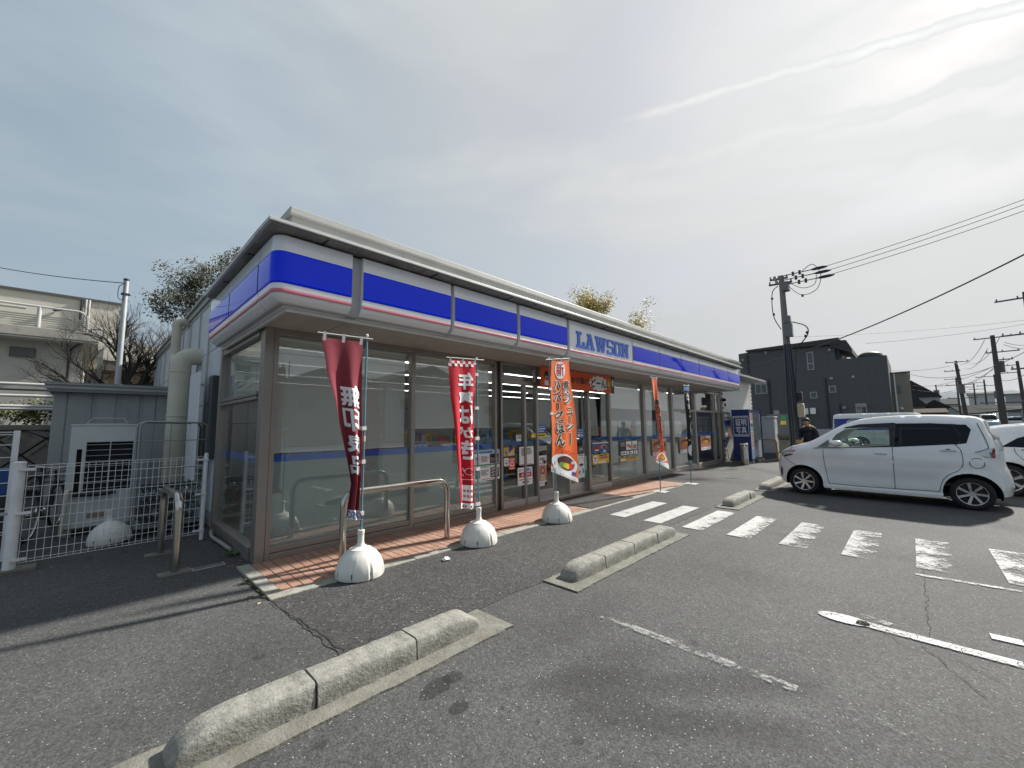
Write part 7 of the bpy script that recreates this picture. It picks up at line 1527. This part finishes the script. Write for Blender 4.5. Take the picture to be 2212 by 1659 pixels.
def d8(b, S, w, h):
    for u0, u1, v0, v1, m in ((.32, .62, .36, .94, INKW), (.66, .95, .36, .94, INKW), (.03, .25, .62, .90, INKG), (.03, .45, .04, .28, INKW), (.50, .70, .04, .28, INKW), (.74, .96, .04, .28, INKW)): put_rect(b, S, u0, u1, v0, v1, m)
    put_poly(b, lift(S, 2), [(.34, .62), (.60, .42), (.60, .66), (.40, .78)], INKP); put_rect(b, lift(S, 2), .69, .92, .42, .70, mat('cake_print', (.45, .25, .16), .6))
    for u in (.1, .2, .32, .56, .82): put_disc(b, lift(S, 2), u, .15, .04, .06, INKBR)
poster('black panelled sweets poster on the right hand window', (632, 645), (935, 360), OC, d8, mat('poster_black', (.03, .025, .03), .5))
poster('yellow strip poster under the black sweets poster', (632, 742), (938, 648), OC, lambda b, S, w, h: (put_rect(b, S, .03, .28, .2, .55, INKW), put_rect(b, S, .3, .42, .4, .9, INKP), put_rect(b, S, .45, .9, .6, .85, INKBR), put_rect(b, S, .4, .85, .15, .35, INKP)), INKY)
def d9(b, S, w, h):
    put_disc(b, S, .5, .62, .42, .22, INKBR); put_disc(b, lift(S, 2), .45, .55, .3, .16, mat('noodle_print', (.62, .22, .03), .6)); put_disc(b, lift(S, 3), .6, .62, .12, .06, INKY); put_rect(b, S, .05, .95, .02, .22, INKW); put_text(b, 'ラーメン', lift(S, 2), .1, .9, .06, .19, INKK, .03); put_rect(b, S, .55, .95, .86, .98, INKW); put_text(b, 'うまい', lift(S, 2), .6, .92, .88, .96, INKK, .02)
PINKP = mat('salmon_poster', (.50, .20, .13), .6)
poster('salmon noodle poster behind the folded orange banner', (1192, 650), (1430, 335), OC, d9, PINKP); poster('salmon noodle poster left of the black banner', (1672, 605), (1860, 300), OC, d9, PINKP); poster('salmon noodle poster right of the black banner', (2038, 550), (2200, 285), OC, d9, PINKP)
# ------------------------------------------------------------------ orange hanging banner over the entrance
hb = thing('hanging_banner', 'long orange banner with black characters hanging under the soffit over the entrance', 'banner', (4.80, -.20, 2.27))
B().box(0, 2.80, -.006, 0, 0, .42).obj('cloth', mat('orange_banner_sheet', (.72, .11, .03), .7, var=(20, .05)), hb)
b = B(); S = planeS((0, -.006, 0), (2.80, 0, 0), (0, 0, .42), .0015)
put_disc(b, S, .065, .60, .022, .22, INKK); put_disc(b, lift(S, 2), .065, .57, .016, .15, INKS); put_poly(b, lift(S, 2), [(.04, .12), (.09, .12), (.085, .36), (.045, .36)], INKW); put_disc(b, lift(S, 3), .065, .68, .020, .12, INKK)
put_disc(b, S, .155, .52, .06, .36, INKW, 0, 24); put_text(b, '川栄李奈', lift(S, 2), .105, .205, .54, .78, INKK, .03); put_text(b, 'リピ買い!', lift(S, 2), .105, .205, .24, .48, INKK, .03)
put_text(b, 'かき揚げ', lift(S, 2), .36, .60, .36, .72, INKK, .04); n = 26; put_poly(b, S, [(.76+.155*(1 if i % 2 else .86)*cos(2*pi*i/n), .50+.44*(1 if i % 2 else .84)*sin(2*pi*i/n)) for i in range(n)], INKW); put_text(b, 'どーん!', lift(S, 2), .64, .885, .26, .76, INKK, .06)
put_disc(b, lift(S, 2), .915, .52, .04, .34, mat('tempura_print', (.5, .24, .06), .7)); put_disc(b, lift(S, 3), .91, .56, .022, .18, INKY); put_rect(b, S, .955, 1, .0, 1, mat('poster_black', (.03, .025, .03), .5)); put_disc(b, lift(S, 2), .976, .62, .016, .22, INKW)
b.obj('print', None, hb, kind='stuff')
for x in (.1, .95, 1.85, 2.7): B().cyl((x, -.003, .42), (x, -.003, .45), .004, n=5).obj('cord', CBL, hb)
# ------------------------------------------------------------------ inside the shop
PRODM = []
rdp = random.Random(11)
for i, c in enumerate(((.5, .05, .03), (.55, .4, .05), (.05, .2, .45), (.6, .6, .58), (.08, .3, .1), (.5, .22, .05), (.3, .05, .2), (.15, .15, .16))): PRODM.append(mat('product_%s' % ('red', 'yellow', 'blue', 'white', 'green', 'orange', 'purple', 'grey')[i], c, .5))
SHM = mat('shelf_grey', (.30, .30, .30), .5)
def gondola(x, y, w, lab, along='y'):
    t = thing('store_shelf', lab, 'shelf', (x, y, .012), 0 if along == 'x' else pi/2, 'stocked shelves inside the shop'); B().box(-w/2, w/2, -.02, .02, 0, 1.45).obj('back_board', SHM, t); p = B()
    for z in (.1, .45, .8, 1.12):
        B().box(-w/2, w/2, -.35, .35, z-.025, z).obj('shelf_board', SHM, t)
        for s in (-1, 1):
            xx = -w/2+.03
            while xx < w/2-.08: k = rdp.uniform(.07, .14); h = rdp.uniform(.14, .27); p.box(xx, xx+k*.92, min(s*.08, s*.33), max(s*.08, s*.33), z+.001, z+h, rdp.choice(PRODM)); xx += k
    p.obj('products', None, t, kind='stuff')
gondola(4.3, 3.6, 3.2, 'stocked shelf inside the shop seen through the left light of the entrance'); gondola(6.0, 3.9, 3.4, 'stocked shelf straight inside the sliding doors'); gondola(7.6, 3.6, 3.2, 'stocked shelf inside the shop right of the sliding doors'); gondola(2.4, 6.6, 2.6, 'stocked shelf deep inside behind the second roller blind'); gondola(13.6, 3.4, 3.0, 'stocked shelf inside the last window bay')
ct = thing('service_counter', 'pale counter inside along the back of the shop', 'counter', (6.5, 6.6, .012)); B().box(-3, 3, 0, .6, 0, .95).obj('front', mat('counter_wood', (.38, .28, .18), .5), ct); B().box(-3.05, 3.05, -.05, .65, .95, 1.0).obj('top', mat('counter_top', (.5, .5, .5), .3), ct); B().box(-3, 3, .9, 1.0, 1.2, 2.2).obj('menu_board', mat('menu_board', (.10, .10, .12), .4), ct)
def chair(x, lab):
    t = thing('chair', lab, 'chair', (x, .72, .012), radians(10), 'chairs inside the window'); n_ = mat('navy_chair', (.01, .016, .07), .6)
    B().box(-.2, .2, -.2, .2, .42, .46).obj('seat', n_, t, .01); B().box(-.2, .2, -.24, -.21, .55, .88).obj('backrest', n_, t, .02)
    for px, py in ((-.18, -.2), (.18, -.2), (-.18, .18), (.18, .18)): B().cyl((px, py, 0), (px, py, .86 if py < 0 else .42), .012, n=6).obj('leg', GALV, t)
chair(4.25, 'navy chair just inside the glass left of the doors'); chair(3.2, 'navy chair behind the second window, half hidden by film')
tb = thing('eat_in_counter', 'narrow white counter table inside the second window', 'table', (2.95, .32, .012)); B().box(-.85, .85, -.14, .2, 1.02, 1.05).obj('table_top', mat('laminate', (.55, .54, .52), .4), tb)
for x in (-.75, .75): B().box(x-.02, x+.02, 0, .04, 0, 1.02).obj('leg', GALV, tb)
for x, w, h, m, lab, nm in ((2.32, .30, .22, INKC, 'pale blue leaflet stand showing two figures on the window counter', 'leaflet_stand'), (2.95, .34, .16, INKW, 'white boxed notice on the window counter', 'notice_box'), (3.45, .14, .20, INKW, 'white dispenser on the window counter', 'dispenser'), (3.62, .10, .17, mat('bottle_blue', (.15, .3, .5), .2), 'row of pale blue bottles on the window counter', 'bottle')):
    t = thing(nm, lab, nm.replace('_', ' '), (x, .25, 1.062)); B().box(-w/2, w/2, 0, .06, 0, h).obj('front_panel', m, t, .006)
    if nm == 'leaflet_stand':
        b = B(); S = planeS((-w/2, 0, 0), (w, 0, 0), (0, 0, h), .002); put_rect(b, S, .05, .95, .78, .95, INKB)
        for u in (.35, .68): put_disc(b, S, u, .6, .05, .08, INKK); put_disc(b, lift(S, 2), u, .57, .035, .06, INKS); put_rect(b, S, u-.1, u+.1, .15, .48, INKB)
        b.obj('print', None, t, kind='stuff')
    if nm == 'notice_box':
        b = B(); S = planeS((-w/2, 0, 0), (w, 0, 0), (0, 0, h), .002); put_rect(b, S, .5, .95, .8, .88, INKG); txl(b, S, .5, .9, .7, .06, 4, INKG, 5); b.obj('print', None, t, kind='stuff')
tag(bpy.data.objects['bottle'], 'pale blue bottle standing at the end of the window counter', 'bottle')
cp_ = thing('copy_machine', 'grey copy machine inside left of the entrance', 'copier', (4.45, 1.9, .012)); B().box(-.3, .3, -.3, .3, 0, .85).obj('cabinet', mat('copier_grey', (.35, .35, .36), .5), cp_, .02); B().box(-.32, .32, -.32, .32, .86, 1.02).obj('scanner_lid', mat('copier_dark', (.08, .08, .09), .5), cp_, .03)
